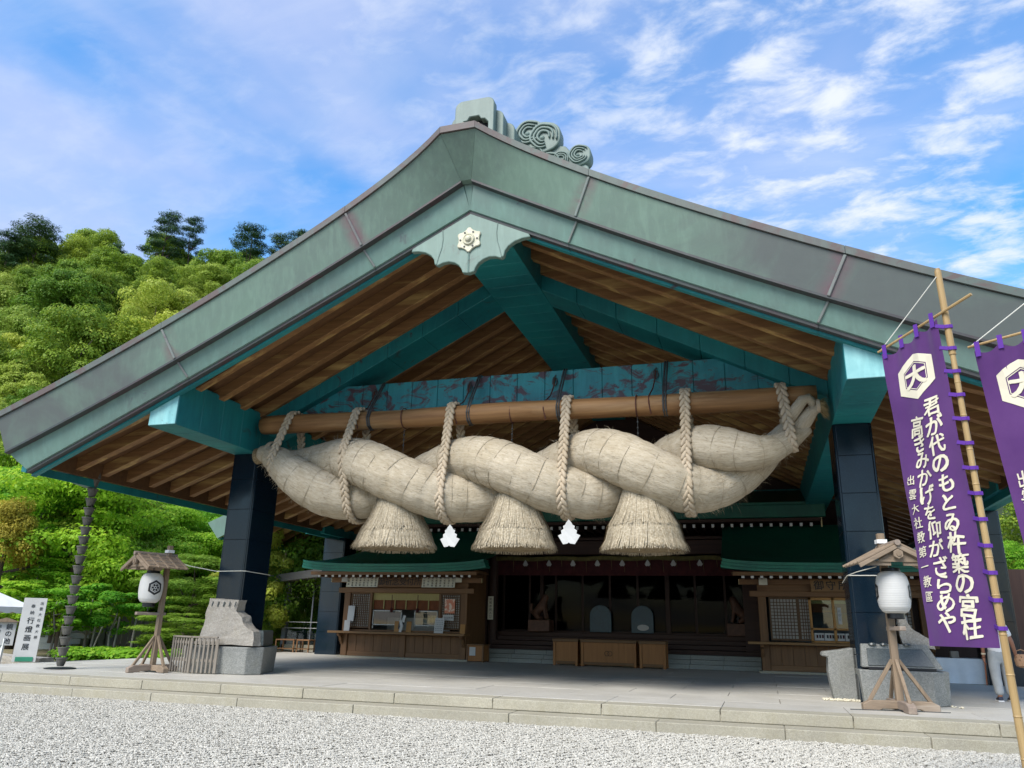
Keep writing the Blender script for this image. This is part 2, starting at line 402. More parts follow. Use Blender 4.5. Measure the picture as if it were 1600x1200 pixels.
def purple():
    m, t, b, o = new_mat('purple_cloth'); g = G(t)
    v = g.coord('World'); n = g.noise(v, 1.6, 5, 0.6); n2 = g.noise(g.coord('World', (1, 1, 1)), 220, 2, 0.5)
    cc = g.mix(g.rng(n, 0.3, 0.7), (0.120, 0.048, 0.175), (0.088, 0.031, 0.140))
    g.l(cc, b.inputs['Base Color']); b.inputs['Roughness'].default_value = 0.85; b.inputs['Specular IOR Level'].default_value = 0.15
    b.inputs['Sheen Weight'].default_value = 0.2
    g.bump(n2, b, 0.15, 0.003)
    tr = g.n('ShaderNodeBsdfTranslucent'); g.l(cc, tr.inputs[0]); ms = g.n('ShaderNodeMixShader'); ms.inputs[0].default_value = 0.3
    g.l(b.outputs[0], ms.inputs[1]); g.l(tr.outputs[0], ms.inputs[2]); g.l(ms.outputs[0], o.inputs[0])
    return m
M['purple'] = purple()

def paper_lantern():
    m, t, b, o = new_mat('lantern_paper'); g = G(t)
    v = g.coord('Object'); wv = g.n('ShaderNodeTexWave'); wv.bands_direction = 'Z'; wv.inputs['Scale'].default_value = 11.0; g.l(v, wv.inputs['Vector'])
    b.inputs['Base Color'].default_value = (0.66, 0.655, 0.63, 1); b.inputs['Roughness'].default_value = 0.7
    g.bump(wv.outputs['Fac'], b, 0.22, 0.012)
    tr = g.n('ShaderNodeBsdfTranslucent'); tr.inputs[0].default_value = (0.8, 0.78, 0.72, 1); ms = g.n('ShaderNodeMixShader'); ms.inputs[0].default_value = 0.25
    g.l(b.outputs[0], ms.inputs[1]); g.l(tr.outputs[0], ms.inputs[2]); g.l(ms.outputs[0], o.inputs[0])
    return m
M['lantern'] = paper_lantern()

def straw(name, c1, c2, c3, us, vs_, coord='UV', bump=0.6):
    m, t, b, o = new_mat(name); g = G(t)
    v = g.coord(coord, (us, vs_, 1)); n = g.noise(v, 1.0, 5, 0.65, 0.25)
    v2 = g.coord(coord, (us * 2.6, vs_ * 3.2, 1), loc=(5, 3, 0)); n2 = g.noise(v2, 1.0, 3, 0.6)
    n3 = g.noise(g.coord('World'), 1.7, 5, 0.6, 0.4)
    cc = g.mix(g.rng(n, 0.34, 0.68), c1, c2)
    cc = g.mix(g.rng(n2, 0.56, 0.72, 0, 0.75), cc, c3)
    cc = g.mix(g.rng(n3, 0.45, 0.72, 0, 0.35), cc, (c2[0] * 0.8, c2[1] * 0.75, c2[2] * 0.6))
    g.l(cc, b.inputs['Base Color']); b.inputs['Roughness'].default_value = 0.8; b.inputs['Specular IOR Level'].default_value = 0.2
    g.bump(g.math('ADD', n, g.math('MULTIPLY', n2, 0.6)), b, bump, 0.02)
    return m
M['straw'] = straw('rice_straw', (0.52, 0.455, 0.35), (0.37, 0.31, 0.222), (0.18, 0.135, 0.085), 5.0, 58.0, 'UV', 0.7)
M['strawlight'] = plain('loose_straw', (0.51, 0.445, 0.33), (0.28, 0.225, 0.145), 0.8, 26.0, bump=0, fvar=0.0, rnd=0, coord='World', fine=14)
M['strawend'] = plain('cut_straw', (0.42, 0.32, 0.18), (0.27, 0.20, 0.11), 0.85, 9.0, bump=0.6, fvar=0.4, fine=60, rnd=0)
M['strawtuft'] = plain('straw_tuft', (0.50, 0.37, 0.17), (0.36, 0.25, 0.11), 0.85, 6.0, bump=0.5, fvar=0.3, fine=50, rnd=0)
M['cord'] = straw('braided_cord', (0.52, 0.435, 0.325), (0.42, 0.34, 0.245), (0.33, 0.26, 0.18), 26.0, 26.0, 'Object', 0.4)
M['twine'] = flat('binding_twine', (0.34, 0.285, 0.20), 0.9)
M['greenstraw'] = plain('dried_grass', (0.20, 0.17, 0.055), (0.12, 0.105, 0.04), 0.9, 8, bump=0.3)

def leafmat(name, c1, c2, c3, trans=0.35, rough=0.55):
    m, t, b, o = new_mat(name); g = G(t)
    at = g.n('ShaderNodeAttribute'); at.attribute_name = 'tint'
    sp = g.n('ShaderNodeSeparateColor'); g.l(at.outputs['Color'], sp.inputs[0])
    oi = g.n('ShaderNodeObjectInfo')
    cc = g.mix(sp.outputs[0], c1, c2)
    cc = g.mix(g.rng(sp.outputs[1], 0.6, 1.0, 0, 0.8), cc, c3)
    h = g.n('ShaderNodeHueSaturation'); g.l(cc, h.inputs['Color'])
    g.l(g.rng(oi.outputs['Random'], 0, 1, 0.478, 0.522), h.inputs['Hue']); g.l(g.rng(oi.outputs['Random'], 0, 1, 1.2, 0.8), h.inputs['Value'])
    g.l(h.outputs[0], b.inputs['Base Color']); b.inputs['Roughness'].default_value = rough; b.inputs['Specular IOR Level'].default_value = 0.25
    tr = g.n('ShaderNodeBsdfTranslucent'); g.l(h.outputs[0], tr.inputs[0])
    ms = g.n('ShaderNodeMixShader'); ms.inputs[0].default_value = trans
    g.l(b.outputs[0], ms.inputs[1]); g.l(tr.outputs[0], ms.inputs[2]); g.l(ms.outputs[0], o.inputs[0])
    return m
M['leaf_maple'] = leafmat('maple_leaves', (0.25, 0.50, 0.028), (0.145, 0.36, 0.024), (0.45, 0.62, 0.06), 0.5)
M['leaf_broad'] = leafmat('broad_leaves', (0.235, 0.35, 0.028), (0.115, 0.215, 0.022), (0.40, 0.48, 0.06), 0.42)
M['leaf_lime'] = leafmat('young_leaves', (0.42, 0.50, 0.075), (0.30, 0.40, 0.045), (0.56, 0.60, 0.15), 0.45)
M['leaf_gpine'] = leafmat('garden_pine_needles', (0.25, 0.40, 0.035), (0.145, 0.27, 0.028), (0.42, 0.53, 0.08), 0.4)
M['leaf_pine'] = leafmat('pine_needles', (0.045, 0.105, 0.028), (0.022, 0.062, 0.020), (0.11, 0.155, 0.035), 0.2)
M['leaf_gold'] = leafmat('golden_leaves', (0.42, 0.39, 0.04), (0.27, 0.27, 0.03), (0.54, 0.52, 0.09), 0.45)

def gravelmat():
    m, t, b, o = new_mat('gravel_bed'); g = G(t)
    v = g.coord('World'); vo = g.n('ShaderNodeTexVoronoi'); vo.inputs['Scale'].default_value = 24.0; g.l(v, vo.inputs['Vector'])
    sp = g.n('ShaderNodeSeparateColor'); g.l(vo.outputs['Color'], sp.inputs[0])
    cc = g.mix(sp.outputs[0], (0.30, 0.285, 0.25), (0.46, 0.44, 0.39))
    cc = g.mix(g.rng(vo.outputs['Distance'], 0.35, 0.75), cc, (0.18, 0.17, 0.15))
    g.l(cc, b.inputs['Base Color']); b.inputs['Roughness'].default_value = 0.9
    g.bump(vo.outputs['Distance'], b, 0.7, 0.02)
    return m
M['gravel'] = gravelmat()
def pebblemat():
    m, t, b, o = new_mat('gravel_stone'); g = G(t)
    oi = g.n('ShaderNodeObjectInfo')
    cr = g.n('ShaderNodeValToRGB'); g.l(oi.outputs['Random'], cr.inputs[0])
    e = cr.color_ramp.elements; e[0].color = (0.225, 0.208, 0.172, 1); e[1].color = (0.60, 0.565, 0.485, 1)
    a = cr.color_ramp.elements.new(0.4); a.color = (0.43, 0.405, 0.345, 1)
    g.l(cr.outputs[0], b.inputs['Base Color']); b.inputs['Roughness'].default_value = 0.85
    return m
M['pebble'] = pebblemat()
M['soil'] = plain('garden_soil', (0.32, 0.26, 0.17), (0.20, 0.18, 0.09), 0.95, 0.7, bump=0.4, rnd=0)
M['forest'] = plain('forest_floor', (0.03, 0.045, 0.015), (0.018, 0.026, 0.010), 0.95, 0.4, bump=0.4, rnd=0)
# ------------------------------------------------------------------ ground
def struct(name, mb, mat, **k):
    return put(name, mb, mat, kind='structure', **k)
GZ = -0.352
gb = MB(); gb.add([(-700, -700, GZ), (700, -700, GZ), (700, 900, GZ), (-700, 900, GZ)], [(0, 1, 2, 3)])
ground = struct('ground', gb, M['gravel'])

# loose stones, scattered on the part of the bed that lies in front of the steps
def gravel_stones():
    pm = bpy.data.meshes.new('gravel_stone')
    bm = bmesh.new(); bmesh.ops.create_icosphere(bm, subdivisions=1, radius=1.0)
    rr = random.Random(3)
    for v_ in bm.verts: v_.co *= rr.uniform(0.75, 1.2); v_.co.z *= 0.62
    bm.to_mesh(pm); bm.free(); pm.materials.append(M['pebble'])
    po = bpy.data.objects.new('gravel_stone', pm)
    bed = MB(); bed.grid([[(-17, y, GZ), (9.6, y, GZ)] for y in (-7.6, -0.36)])
    o = put('gravel', bed, M['gravel'], kind='stuff')
    o['label'] = 'pale grey gravel spread in front of the stone steps'; o['category'] = 'gravel'
    ng = bpy.data.node_groups.new('scatter', 'GeometryNodeTree')
    ng.interface.new_socket('Geometry', in_out='INPUT', socket_type='NodeSocketGeometry')
    ng.interface.new_socket('Geometry', in_out='OUTPUT', socket_type='NodeSocketGeometry')
    A = ng.nodes.new
    gi = A('NodeGroupInput'); go = A('NodeGroupOutput')
    dp = A('GeometryNodeDistributePointsOnFaces'); dp.inputs['Density'].default_value = 3200.0
    ip = A('GeometryNodeInstanceOnPoints'); oi = A('GeometryNodeObjectInfo'); oi.inputs[0].default_value = po
    rv = A('FunctionNodeRandomValue'); rv.data_type = 'FLOAT_VECTOR'; rv.inputs[0].default_value = (-0.6, -0.6, 0); rv.inputs[1].default_value = (0.6, 0.6, 6.28)
    rs = A('FunctionNodeRandomValue'); rs.data_type = 'FLOAT'; rs.inputs[2].default_value = 0.007; rs.inputs[3].default_value = 0.018
    tr = A('GeometryNodeSetPosition')
    nz = A('ShaderNodeTexNoise'); nz.inputs['Scale'].default_value = 2.0
    sx = A('ShaderNodeCombineXYZ'); mm = A('ShaderNodeMath'); mm.operation = 'MULTIPLY_ADD'; mm.inputs[1].default_value = 0.035; mm.inputs[2].default_value = 0.004
    ps = A('GeometryNodeInputPosition'); sp = A('ShaderNodeSeparateXYZ'); ng.links.new(ps.outputs[0], sp.inputs[0])
    ph = A('ShaderNodeMath'); ph.operation = 'MULTIPLY_ADD'; ph.inputs[1].default_value = -0.55; ng.links.new(sp.outputs['Y'], ph.inputs[0]); ng.links.new(sp.outputs['X'], ph.inputs[2])
    fq = A('ShaderNodeMath'); fq.operation = 'MULTIPLY'; fq.inputs[1].default_value = 36.0; ng.links.new(ph.outputs[0], fq.inputs[0])
    sn = A('ShaderNodeMath'); sn.operation = 'SINE'; ng.links.new(fq.outputs[0], sn.inputs[0])
    rk_ = A('ShaderNodeMath'); rk_.operation = 'MULTIPLY_ADD'; rk_.inputs[1].default_value = 0.008; ng.links.new(sn.outputs[0], rk_.inputs[0]); ng.links.new(mm.outputs[0], rk_.inputs[2])
    ng.links.new(nz.outputs[0], mm.inputs[0]); ng.links.new(rk_.outputs[0], sx.inputs['Z'])
    ng.links.new(gi.outputs[0], dp.inputs['Mesh']); ng.links.new(dp.outputs['Points'], tr.inputs['Geometry']); ng.links.new(sx.outputs[0], tr.inputs['Offset'])
    ng.links.new(tr.outputs[0], ip.inputs['Points']); ng.links.new(oi.outputs['Geometry'], ip.inputs['Instance'])
    ng.links.new(rv.outputs[0], ip.inputs['Rotation']); ng.links.new(rs.outputs[1], ip.inputs['Scale'])
    jn = A('GeometryNodeJoinGeometry'); ng.links.new(ip.outputs[0], jn.inputs[0]); ng.links.new(gi.outputs[0], jn.inputs[0])
    ng.links.new(jn.outputs[0], go.inputs[0])
    md = o.modifiers.new('scatter', 'NODES'); md.node_group = ng
    o.location.z += 0.004
gravel_stones()

# ------------------------------------------------------------------ platform: bed, kerb stones, paving slabs
pb = MB(); pb.box(-13.8, 17.8, 0.30, 32, GZ - 0.3, -0.075)
pb.box(-13.8, 17.8, -0.22, 0.34, GZ - 0.3, -0.20)
platform = struct('platform', pb, M['kerb'])
def stones(edges, y0, y1, z0, z1, rr):
    for a, b in zip(edges[:-1], edges[1:]):
        s = MB(); dz = rr.uniform(-0.003, 0.003); dy = rr.uniform(-0.006, 0.006)
        s.box(a + 0.006, b - 0.006, y0 + dy, y1, z0, z1 + dz)
        put('kerb_stone', s, M['kerb'], platform, bevel=0.012, seg=2)
rr = random.Random(5)
top = [-13.8, -12.8, -10.85, -8.93, -7.04, -5.11, -3.23, -1.3, 0.63, 2.59, 4.56, 6.57, 8.58, 10.5, 12.5, 14.4, 16.2, 17.8]
low = [-13.8, -12.2, -10.25, -8.28, -6.31, -4.31, -1.85, 1.1, 3.58, 5.54, 7.55, 9.6, 11.6, 13.6, 15.6, 17.8]
stones(top, 0.28, 0.82, -0.178, 0.0, rr)
stones(low, -0.25, 0.27, GZ - 0.12, -0.18, rr)
# paving behind the kerb
rows = [0.82 + 0.012]
while rows[-1] < 13.0: rows.append(rows[-1] + 1.2)
for ri, (ya, yb) in enumerate(zip(rows[:-1], rows[1:])):
    off = 0.0 if ri % 2 == 0 else 0.97
    xs = [-13.8] + [t_ + off for t_ in top[1:-1] if t_ + off < 17.0] + [17.8]
    for a, b in zip(xs[:-1], xs[1:]):
        s = MB(); dz = rr.uniform(-0.003, 0.003)
        s.box(a + 0.005, b - 0.005, ya + 0.005, yb - 0.005, -0.07, dz)
        put('paving_slab', s, M['slab'], platform, bevel=0.003)
s = MB(); s.box(-13.8, 17.8, rows[-1] + 0.003, 31.9, -0.07, -0.001)
put('rear_paving', s, M['slab'], platform)

# garden soil beyond the platform and the hill behind
def hill_h(x, y):
    sdist = (x - CAM.x) * -0.62 + (y - CAM.y) * 0.785
    cross = (x - CAM.x) * 0.785 + (y - CAM.y) * 0.62
    t_ = max(0.0, sdist - 48.0)
    if t_ <= 0: return -0.9
    h = 0.655 * t_ if t_ < 68 else 0.655 * 68 + (t_ - 68) * 0.25 - 0.004 * (t_ - 68) ** 2
    if t_ > 0: h *= 1.0 - 0.10 * math.exp(-((t_ / 12.0) ** 2))
    h += min(1, t_ / 10) * (2.6 * math.sin(cross * 0.055 + 1.1) + 1.6 * math.sin(cross * 0.13 + sdist * 0.09) + 1.0 * math.sin(sdist * 0.21))
    return max(h, -0.9 + min(0.6, t_ * 0.1))
hb = MB(); rows_ = []
for i in range(46):
    row = []
    for j in range(56):
        x = -230 + j * 6.0; y = -30 + i * 6.0
        row.append((x, y, hill_h(x, y) - 0.06))
    rows_.append(row)
hb.grid(rows_); hill = struct('hill', hb, M['forest'], smooth=True)
sb = MB(); rows_ = []
for i in range(23):
    row = []
    for j in range(23):
        x = -52 + j * 38.0 / 22; y = 1.6 + i * 44.0 / 22
        row.append((x, y, -0.28 + 0.10 * math.sin(x * 1.3) * math.cos(y * 0.9) + 0.018 * max(0, y - 6)))
    rows_.append(row)
sb.grid(rows_); garden = struct('garden_ground', sb, M['soil'], smooth=True)
sb = MB(); sb.add([(17.8, 2, -0.26), (60, 2, -0.26), (60, 60, -0.2), (17.8, 60, -0.2)], [(0, 1, 2, 3)])
struct('garden_ground', sb, M['soil'])
# ------------------------------------------------------------------ the great hall
def quad_fit(pts):
    a = np.polyfit([p[0] for p in pts], [p[1] for p in pts], 2)
    return lambda x: float(np.polyval(a, x))
zT = quad_fit([(0.38, 10.97), (2.68, 9.705), (7.11, 7.41), (11.41, 5.62)])
zM = quad_fit([(0.114, 10.2), (2.35, 8.97), (6.79, 6.777), (11.22, 4.86)])
zB = quad_fit([(0.0, 9.65), (2.14, 8.57), (6.61, 6.41), (10.8, 4.48)])
zS_ = [(0, 9.95), (0.9, 9.49), (2.87, 8.47), (6.91, 6.41), (9.0, 5.57), (11.0, 4.80), (11.6, 4.58)]
def zS(a): return float(np.interp(a, [p[0] for p in zS_], [p[1] for p in zS_]))
def yT(a): return -0.70 - 0.58 * math.exp(-a / 1.1)
YM, YB = -0.523, -0.237
ST0 = [(0.38, 0.114, 0.0), (2.677, 2.35, 2.141), (7.115, 6.795, 6.614), (11.45, 11.22, 10.8)]
ST = []
for (p_, q_) in zip(ST0[:-1], ST0[1:]):
    for k in range(8): ST.append(tuple(a + (b - a) * k / 8 for a, b in zip(p_, q_)))
ST.append(ST0[-1])
hall = thing('shrine_hall', 'great shrine hall with green copper gable roof on black stone pillars', 'shrine hall', (0, 3.16, 0))

def fascia_mat():
    m = copper('bargeboard_copper', (0.122, 0.195, 0.148), (0.106, 0.155, 0.128), (0.082, 0.088, 0.088), 0.66, 0.30, (1, 1, 1), 1.0, 0.5)
    t = m.node_tree; g = G(t); b = [n for n in t.nodes if n.type == 'BSDF_PRINCIPLED'][0]
    src = b.inputs['Base Color'].links[0].from_socket
    gm = g.n('ShaderNodeNewGeometry'); s = g.n('ShaderNodeSeparateXYZ'); g.l(gm.outputs['Position'], s.inputs[0])
    ax = g.math('ABSOLUTE', s.outputs['X'], 0)
    masks = []
    for a0, z0 in ((2.35, 8.97), (6.795, 6.777)):
        line = g.math('ADD', g.math('MULTIPLY', g.math('SUBTRACT', s.outputs['Z'], z0), 0.46), a0)
        d = g.math('ABSOLUTE', g.math('SUBTRACT', ax, line), 0)
        masks.append(g.rng(d, 0.04, 0.30, 1.0, 0.0))
    k = g.math('MAXIMUM', masks[0], masks[1])
    k = g.math('MULTIPLY', k, g.rng(g.noise(g.coord('World', (1, 1, 1), loc=(3, 3, 3)), 1.6, 5, 0.6, 0.5), 0.35, 0.6), True)
    g.l(g.mix(g.math('MULTIPLY', k, 0.8), src, (0.15, 0.065, 0.085)), b.inputs['Base Color'])
    return m
M['barge'] = fascia_mat()

def section(k, s):
    aT, aM, aB = ST[k]
    return dict(T=(s * aT, yT(aT), zT(aT)), M=(s * aM, YM, zM(aM)), B=(s * aB, YB, zB(aB)))
def off(p, dy, dz): return (p[0], p[1] + dy, p[2] + dz)

def strips(rings):
    """closed skin through rings of equal length"""
    mb = MB(); mb.grid(rings, close=True); n = len(rings[0])
    mb.f.append(tuple(range(n))[::-1]); o_ = len(mb.v) - n; mb.f.append(tuple(o_ + i for i in range(n)))
    return mb
for s in (-1, 1):
    for i0, i1 in ((0, 8), (8, 16), (16, 24)):
        up, lo_, mold, strip, cap_ = [], [], [], [], []
        for k in range(i0, i1 + 1):
            q = section(k, s)
            sh = 0.004 * (1 if k == i0 else -1 if k == i1 else 0) * s
            T_ = (q['T'][0] + sh, q['T'][1], q['T'][2]); M_ = (q['M'][0] + sh, q['M'][1], q['M'][2]); B_ = (q['B'][0] + sh * (0 if k == 0 else 1), q['B'][1], q['B'][2])
            up.append([T_, M_, off(M_, 0.10, -0.035), off(T_, 0.22, 0.02)])
            lo_.append([off(M_, 0.125, 0.06), off(M_, 0.125, -0.03), B_, off(B_, 0.06, -0.02), off(M_, 0.22, 0.06)])
            mold.append([off(B_, 0.035, 0.0), off(B_, 0.045, -0.075), off(B_, 0.19, -0.085), off(B_, 0.19, 0.02)])
            strip.append([off(B_, 0.165, -0.06), off(B_, 0.17, -0.135), off(B_, 0.30, -0.135), off(B_, 0.30, 0.35)])
            cap_.append([off(T_, -0.045, 0.012), off(T_, -0.055, 0.155), off(T_, 0.6, 0.205), off(T_, 0.6, 0.0)])
        lipr = []
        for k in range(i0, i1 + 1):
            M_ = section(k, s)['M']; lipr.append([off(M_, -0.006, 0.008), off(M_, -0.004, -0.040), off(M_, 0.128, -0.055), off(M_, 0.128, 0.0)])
        put('lip_moulding', strips(lipr), M['lip'], hall, smooth='auto')  # dark strip laid in as the shadow line between the two boards
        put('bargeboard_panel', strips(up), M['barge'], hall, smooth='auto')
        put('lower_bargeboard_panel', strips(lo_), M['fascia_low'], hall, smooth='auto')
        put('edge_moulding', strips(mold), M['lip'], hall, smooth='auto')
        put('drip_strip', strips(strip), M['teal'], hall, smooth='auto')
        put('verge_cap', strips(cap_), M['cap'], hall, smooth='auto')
    for k in (8, 16):
        q = section(k, s); b1 = MB()
        n_ = Vector((0, -0.012, 0))
        b1.bar(Vector(q['T']) + n_, Vector(q['M']) + n_, 0.055, 0.035, (0, -1, 0.2)); put('seam_batten', b1, M['seam'], hall, bevel=0.01)
        b1 = MB(); b1.bar(Vector(off(q['M'], 0.105, -0.05)), Vector(q['B']) + n_, 0.05, 0.03, (0, -1, 0.4)); put('seam_batten', b1, M['seam'], hall, bevel=0.01)
# centre pieces of the gable
q0, q1 = section(0, -1), section(0, 1)
b1 = strips([[q0['T'], q0['M'], off(q0['M'], 0.1, -0.035), off(q0['T'], 0.22, 0.02)], [q1['T'], q1['M'], off(q1['M'], 0.1, -0.035), off(q1['T'], 0.22, 0.02)]])
put('bargeboard_panel', b1, M['barge'], hall)
apex = (0, YB, zB(0))
b1 = MB(); b1.hexa([off(q0['M'], 0.125, 0.06), apex, off(q1['M'], 0.125, 0.06)], [off(q0['M'], 0.2, 0.06), off(apex, 0.06, 0), off(q1['M'], 0.2, 0.06)])
put('lower_bargeboard_panel', b1, M['fascia_low'], hall)
b1 = strips([[off(q['T'], -0.045, 0.012), off(q['T'], -0.055, 0.155), off(q['T'], 0.6, 0.205), off(q['T'], 0.6, 0.0)] for q in (q0, q1)])
put('verge_cap', b1, M['cap'], hall)

# roof skin, soffit boards
YR = 27.0
AS = [0.0, 0.38, 1.0, 1.8, 2.68, 4.1, 5.6, 7.1, 8.6, 10.0, 11.45]
top_ = [(-a, zT(max(a, 0.38)) + 0.17) for a in reversed(AS)] + [(a, zT(max(a, 0.38)) + 0.17) for a in AS[1:]]
mb = MB()
rows_ = [[(x, -0.15, z) for x, z in top_], [(x, YR, z) for x, z in top_]]
mb.grid(rows_)
put('roof', mb, M['fascia'], hall)
for s in (-1, 1):
    AS2 = [0.3, 0.9, 1.9, 2.87, 4.2, 5.6, 6.91, 8.0, 9.0, 10.0, 11.12]
    # boards between rafters, laid along the slope
    y = 0.02
    while y < YR - 0.2:
        wdt = 0.425
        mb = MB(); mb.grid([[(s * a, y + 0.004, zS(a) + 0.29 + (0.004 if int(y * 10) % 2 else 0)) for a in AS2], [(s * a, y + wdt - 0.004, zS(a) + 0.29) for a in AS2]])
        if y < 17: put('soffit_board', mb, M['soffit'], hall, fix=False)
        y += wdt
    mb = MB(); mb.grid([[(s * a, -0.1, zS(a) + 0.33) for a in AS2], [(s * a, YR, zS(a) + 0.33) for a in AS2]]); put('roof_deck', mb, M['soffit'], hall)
    # one rafter, then copies
    rings = []
    for a in [0.62, 0.9, 1.9, 2.87, 4.2, 5.6, 6.91, 8.0, 9.0, 10.0, 11.05]:
        z = zS(a); rings.append([(s * a, 0.505, z), (s * a, 0.715, z), (s * a, 0.715, z + 0.3), (s * a, 0.505, z + 0.3)])
    rf = put('rafter', strips(rings), M['rafter'], hall, bevel=0.008)
    for k in range(1, 30):
        c = clone(rf, hall, (0, 0.85 * k, 0))
    # first pair sits right behind the drip strip
    # eave: brown end board and copper gutter
    mb = MB(); mb.box(min(s * 11.05, s * 11.13), max(s * 11.05, s * 11.13), 0.05, YR, zS(11.1) - 0.10, zS(11.1) + 0.34); put('eave_board', mb, M['soffit'], hall, bevel=0.008)
    mb = MB(); mb.prism([(s * 11.13, 4.46), (s * 11.30, 4.50), (s * 11.30, 4.66), (s * 11.13, 4.66)], 0.06, YR); put('eave_fascia', mb, M['teal'], hall, bevel=0.008)
    mb = MB(); mb.prism([(s * 11.13, 4.66), (s * 11.38, 4.72), (s * 11.46, 5.60), (s * 11.13, 5.2)], -0.06, YR); put('eave_edge', mb, M['cap'], hall, bevel=0.01)

# purlins over the pillars, clad in copper sheets
for s in (-1, 1):
    pu = put('purlin', MB().box(min(s * 7.03, s * 7.73), max(s * 7.03, s * 7.73), 0.06, 20.0, 5.44, 6.5), M['teal'], hall)
    y = 0.04
    x0, x1 = sorted((s * 7.0, s * 7.757))
    k = 0
    while y < 18.5:
        ln = (0.80, 0.74, 0.78, 0.80)[k % 4] if k < 4 else 1.1
        p_ = MB().box(x0, x1, y + 0.004, y + ln - 0.004, 5.415, 6.47)
        put('copper_sheet', p_, M['teal'], pu, bevel=0.008)
        y += ln; k += 1
    put('end_sheet', MB().box(x0 + 0.01, x1 - 0.01, 0.02, 0.045, 5.425, 6.44), M['tealpale'], pu, bevel=0.008)

# rake beams and tie beam
for s in (-1, 1):
    rk = put('rake_beam', strips([[(s * a, 3.2, zS(a) - 0.37), (s * a, 4.2, zS(a) - 0.37), (s * a, 4.2, zS(a) + 0.05), (s * a, 3.2, zS(a) + 0.05)] for a in (0.6, 7.0)]), M['teal'], hall)
    e = [0.62, 1.55, 2.5, 3.45, 4.4, 5.35, 6.25, 7.0]
    for a0, a1 in zip(e[:-1], e[1:]):
        n_ = 3
        rg = []
        for i in range(n_ + 1):
            a = a0 + 0.004 + (a1 - a0 - 0.008) * i / n_; z = zS(a)
            rg.append([(s * a, 3.16, z - 0.40), (s * a, 4.26, z - 0.40), (s * a, 4.26, z + 0.02), (s * a, 3.16, z + 0.02)])
        put('copper_sheet', strips(rg), M['teal'], rk, bevel=0.01)
tie = put('tie_beam', MB().box(-7.0, 7.0, 3.43, 4.05, 6.36, 7.12), M['teal'], hall)
xs = [-7.0 + 14.0 * i / 20 for i in range(21)]
for a, b in zip(xs[:-1], xs[1:]):
    put('copper_sheet', MB().box(a + 0.005, b - 0.005, 3.40, 4.08, 6.34, 7.15), M['tealpanel'], tie, bevel=0.008)
put('lower_flange', MB().box(-6.1, 6.1, 3.36, 4.1, 6.27, 6.335), M['teal'], tie, bevel=0.006)
rb = put('ridge_beam', MB().box(-0.62, 0.62, 0.45, 16.0, 9.23, 9.9), M['teal'], hall)
y = 0.4
k = 0
while y < 15.5:
    ln = 0.55 + 0.05 * ((k * 7) % 3)
    put('copper_sheet', MB().box(-0.65, 0.65, y + 0.003, y + ln - 0.003, 9.2, 9.86), M['teal'], rb, bevel=0.008)
    y += ln; k += 1

# pillars faced with polished black granite
def pillar(x0, x1, y0, y1, ztop, ch=0.06, zb=0.0):
    core = put('pillar', MB().box(x0 + 0.02, x1 - 0.02, y0 + 0.02, y1 - 0.02, zb, ztop), M['black'], hall)
    zs = [zb, 0.85, 1.63, 2.41, 3.19, 3.96, 4.74, ztop]
    zs = [z for z in zs if z < ztop - 0.1 or z == ztop]
    poly = [(x0 + ch, y0), (x1 - ch, y0), (x1, y0 + ch), (x1, y1 - ch), (x1 - ch, y1), (x0 + ch, y1), (x0, y1 - ch), (x0, y0 + ch)]
    for a, b in zip(zs[:-1], zs[1:]):
        put('granite_panel', MB().prism(poly, a + 0.004, b - 0.004, 'z'), M['black'], core, bevel=0.005)
for s in (-1, 1):
    x0, x1 = sorted((s * 7.0, s * 7.757)); pillar(x0, x1, 3.16, 4.26, 5.412)
pillar(-11.86, -10.87, 14.95, 16.0, 4.55)
pillar(11.0, 11.86, 11.0, 12.0, 4.62)
put('eave_bracket', MB().box(11.0, 11.8, 7.6, 12.6, 4.63, 5.2), M['teal'], hall, bevel=0.01)
put('eave_bracket', MB().box(-11.8, -10.95, 13.4, 17, 4.56, 4.9), M['teal'], hall, bevel=0.01)

# gable pendant
half = [(0, 9.60), (0.62, 9.29), (1.30, 8.94), (1.33, 8.85), (1.16, 8.84), (0.99, 8.79), (0.86, 8.70), (0.79, 8.60), (0.77, 8.49), (0.70, 8.45), (0.58, 8.50), (0.45, 8.51), (0.32, 8.47), (0.22, 8.40), (0.16, 8.31), (0.13, 8.22), (0, 8.19)]
poly = half + [(-x, z) for x, z in reversed(half[1:-1])]
pend = put('gable_pendant', MB().prism(poly, -0.19, -0.06), M['gegyo'], hall, bevel=0.02, seg=2)
for s in (-1, 1):
    b1 = MB(); b1.tube([(s * x, -0.192, z) for x, z in [(0.62, 9.27), (0.60, 9.05), (0.62, 8.85), (0.68, 8.65), (0.72, 8.48)]], 0.011, 6); put('raised_seam', b1, M['ornament'], pend)
b1 = MB(); b1.tube([(0, -0.192, 8.66), (0, -0.192, 8.2)], 0.02, 6); put('raised_seam', b1, M['gegyo'], pend)
hx = []
for k in range(48):
    t_ = 2 * math.pi * k / 48; r_ = 0.255 + 0.03 * math.cos(6 * (t_ - math.pi / 2)) + 0.008 * math.cos(12 * t_)
    hx.append((r_ * math.cos(t_), 8.95 + r_ * math.sin(t_)))
fl = put('hexagonal_crest', MB().prism(hx, -0.235, -0.185), M['palegilt'], pend, bevel=0.012)
for k in range(6):
    t_ = math.pi / 3 * k
    cx, cz = 0.185 * math.cos(t_), 8.95 + 0.185 * math.sin(t_)
    b1 = MB().lathe([(0.022, 0), (0.022, 0.012)], n=8); b1.xf(Matrix.Translation((cx, -0.232, cz)) @ Matrix.Rotation(math.pi / 2, 4, 'X')); put('pierced_heart', b1, M['ink'], fl)
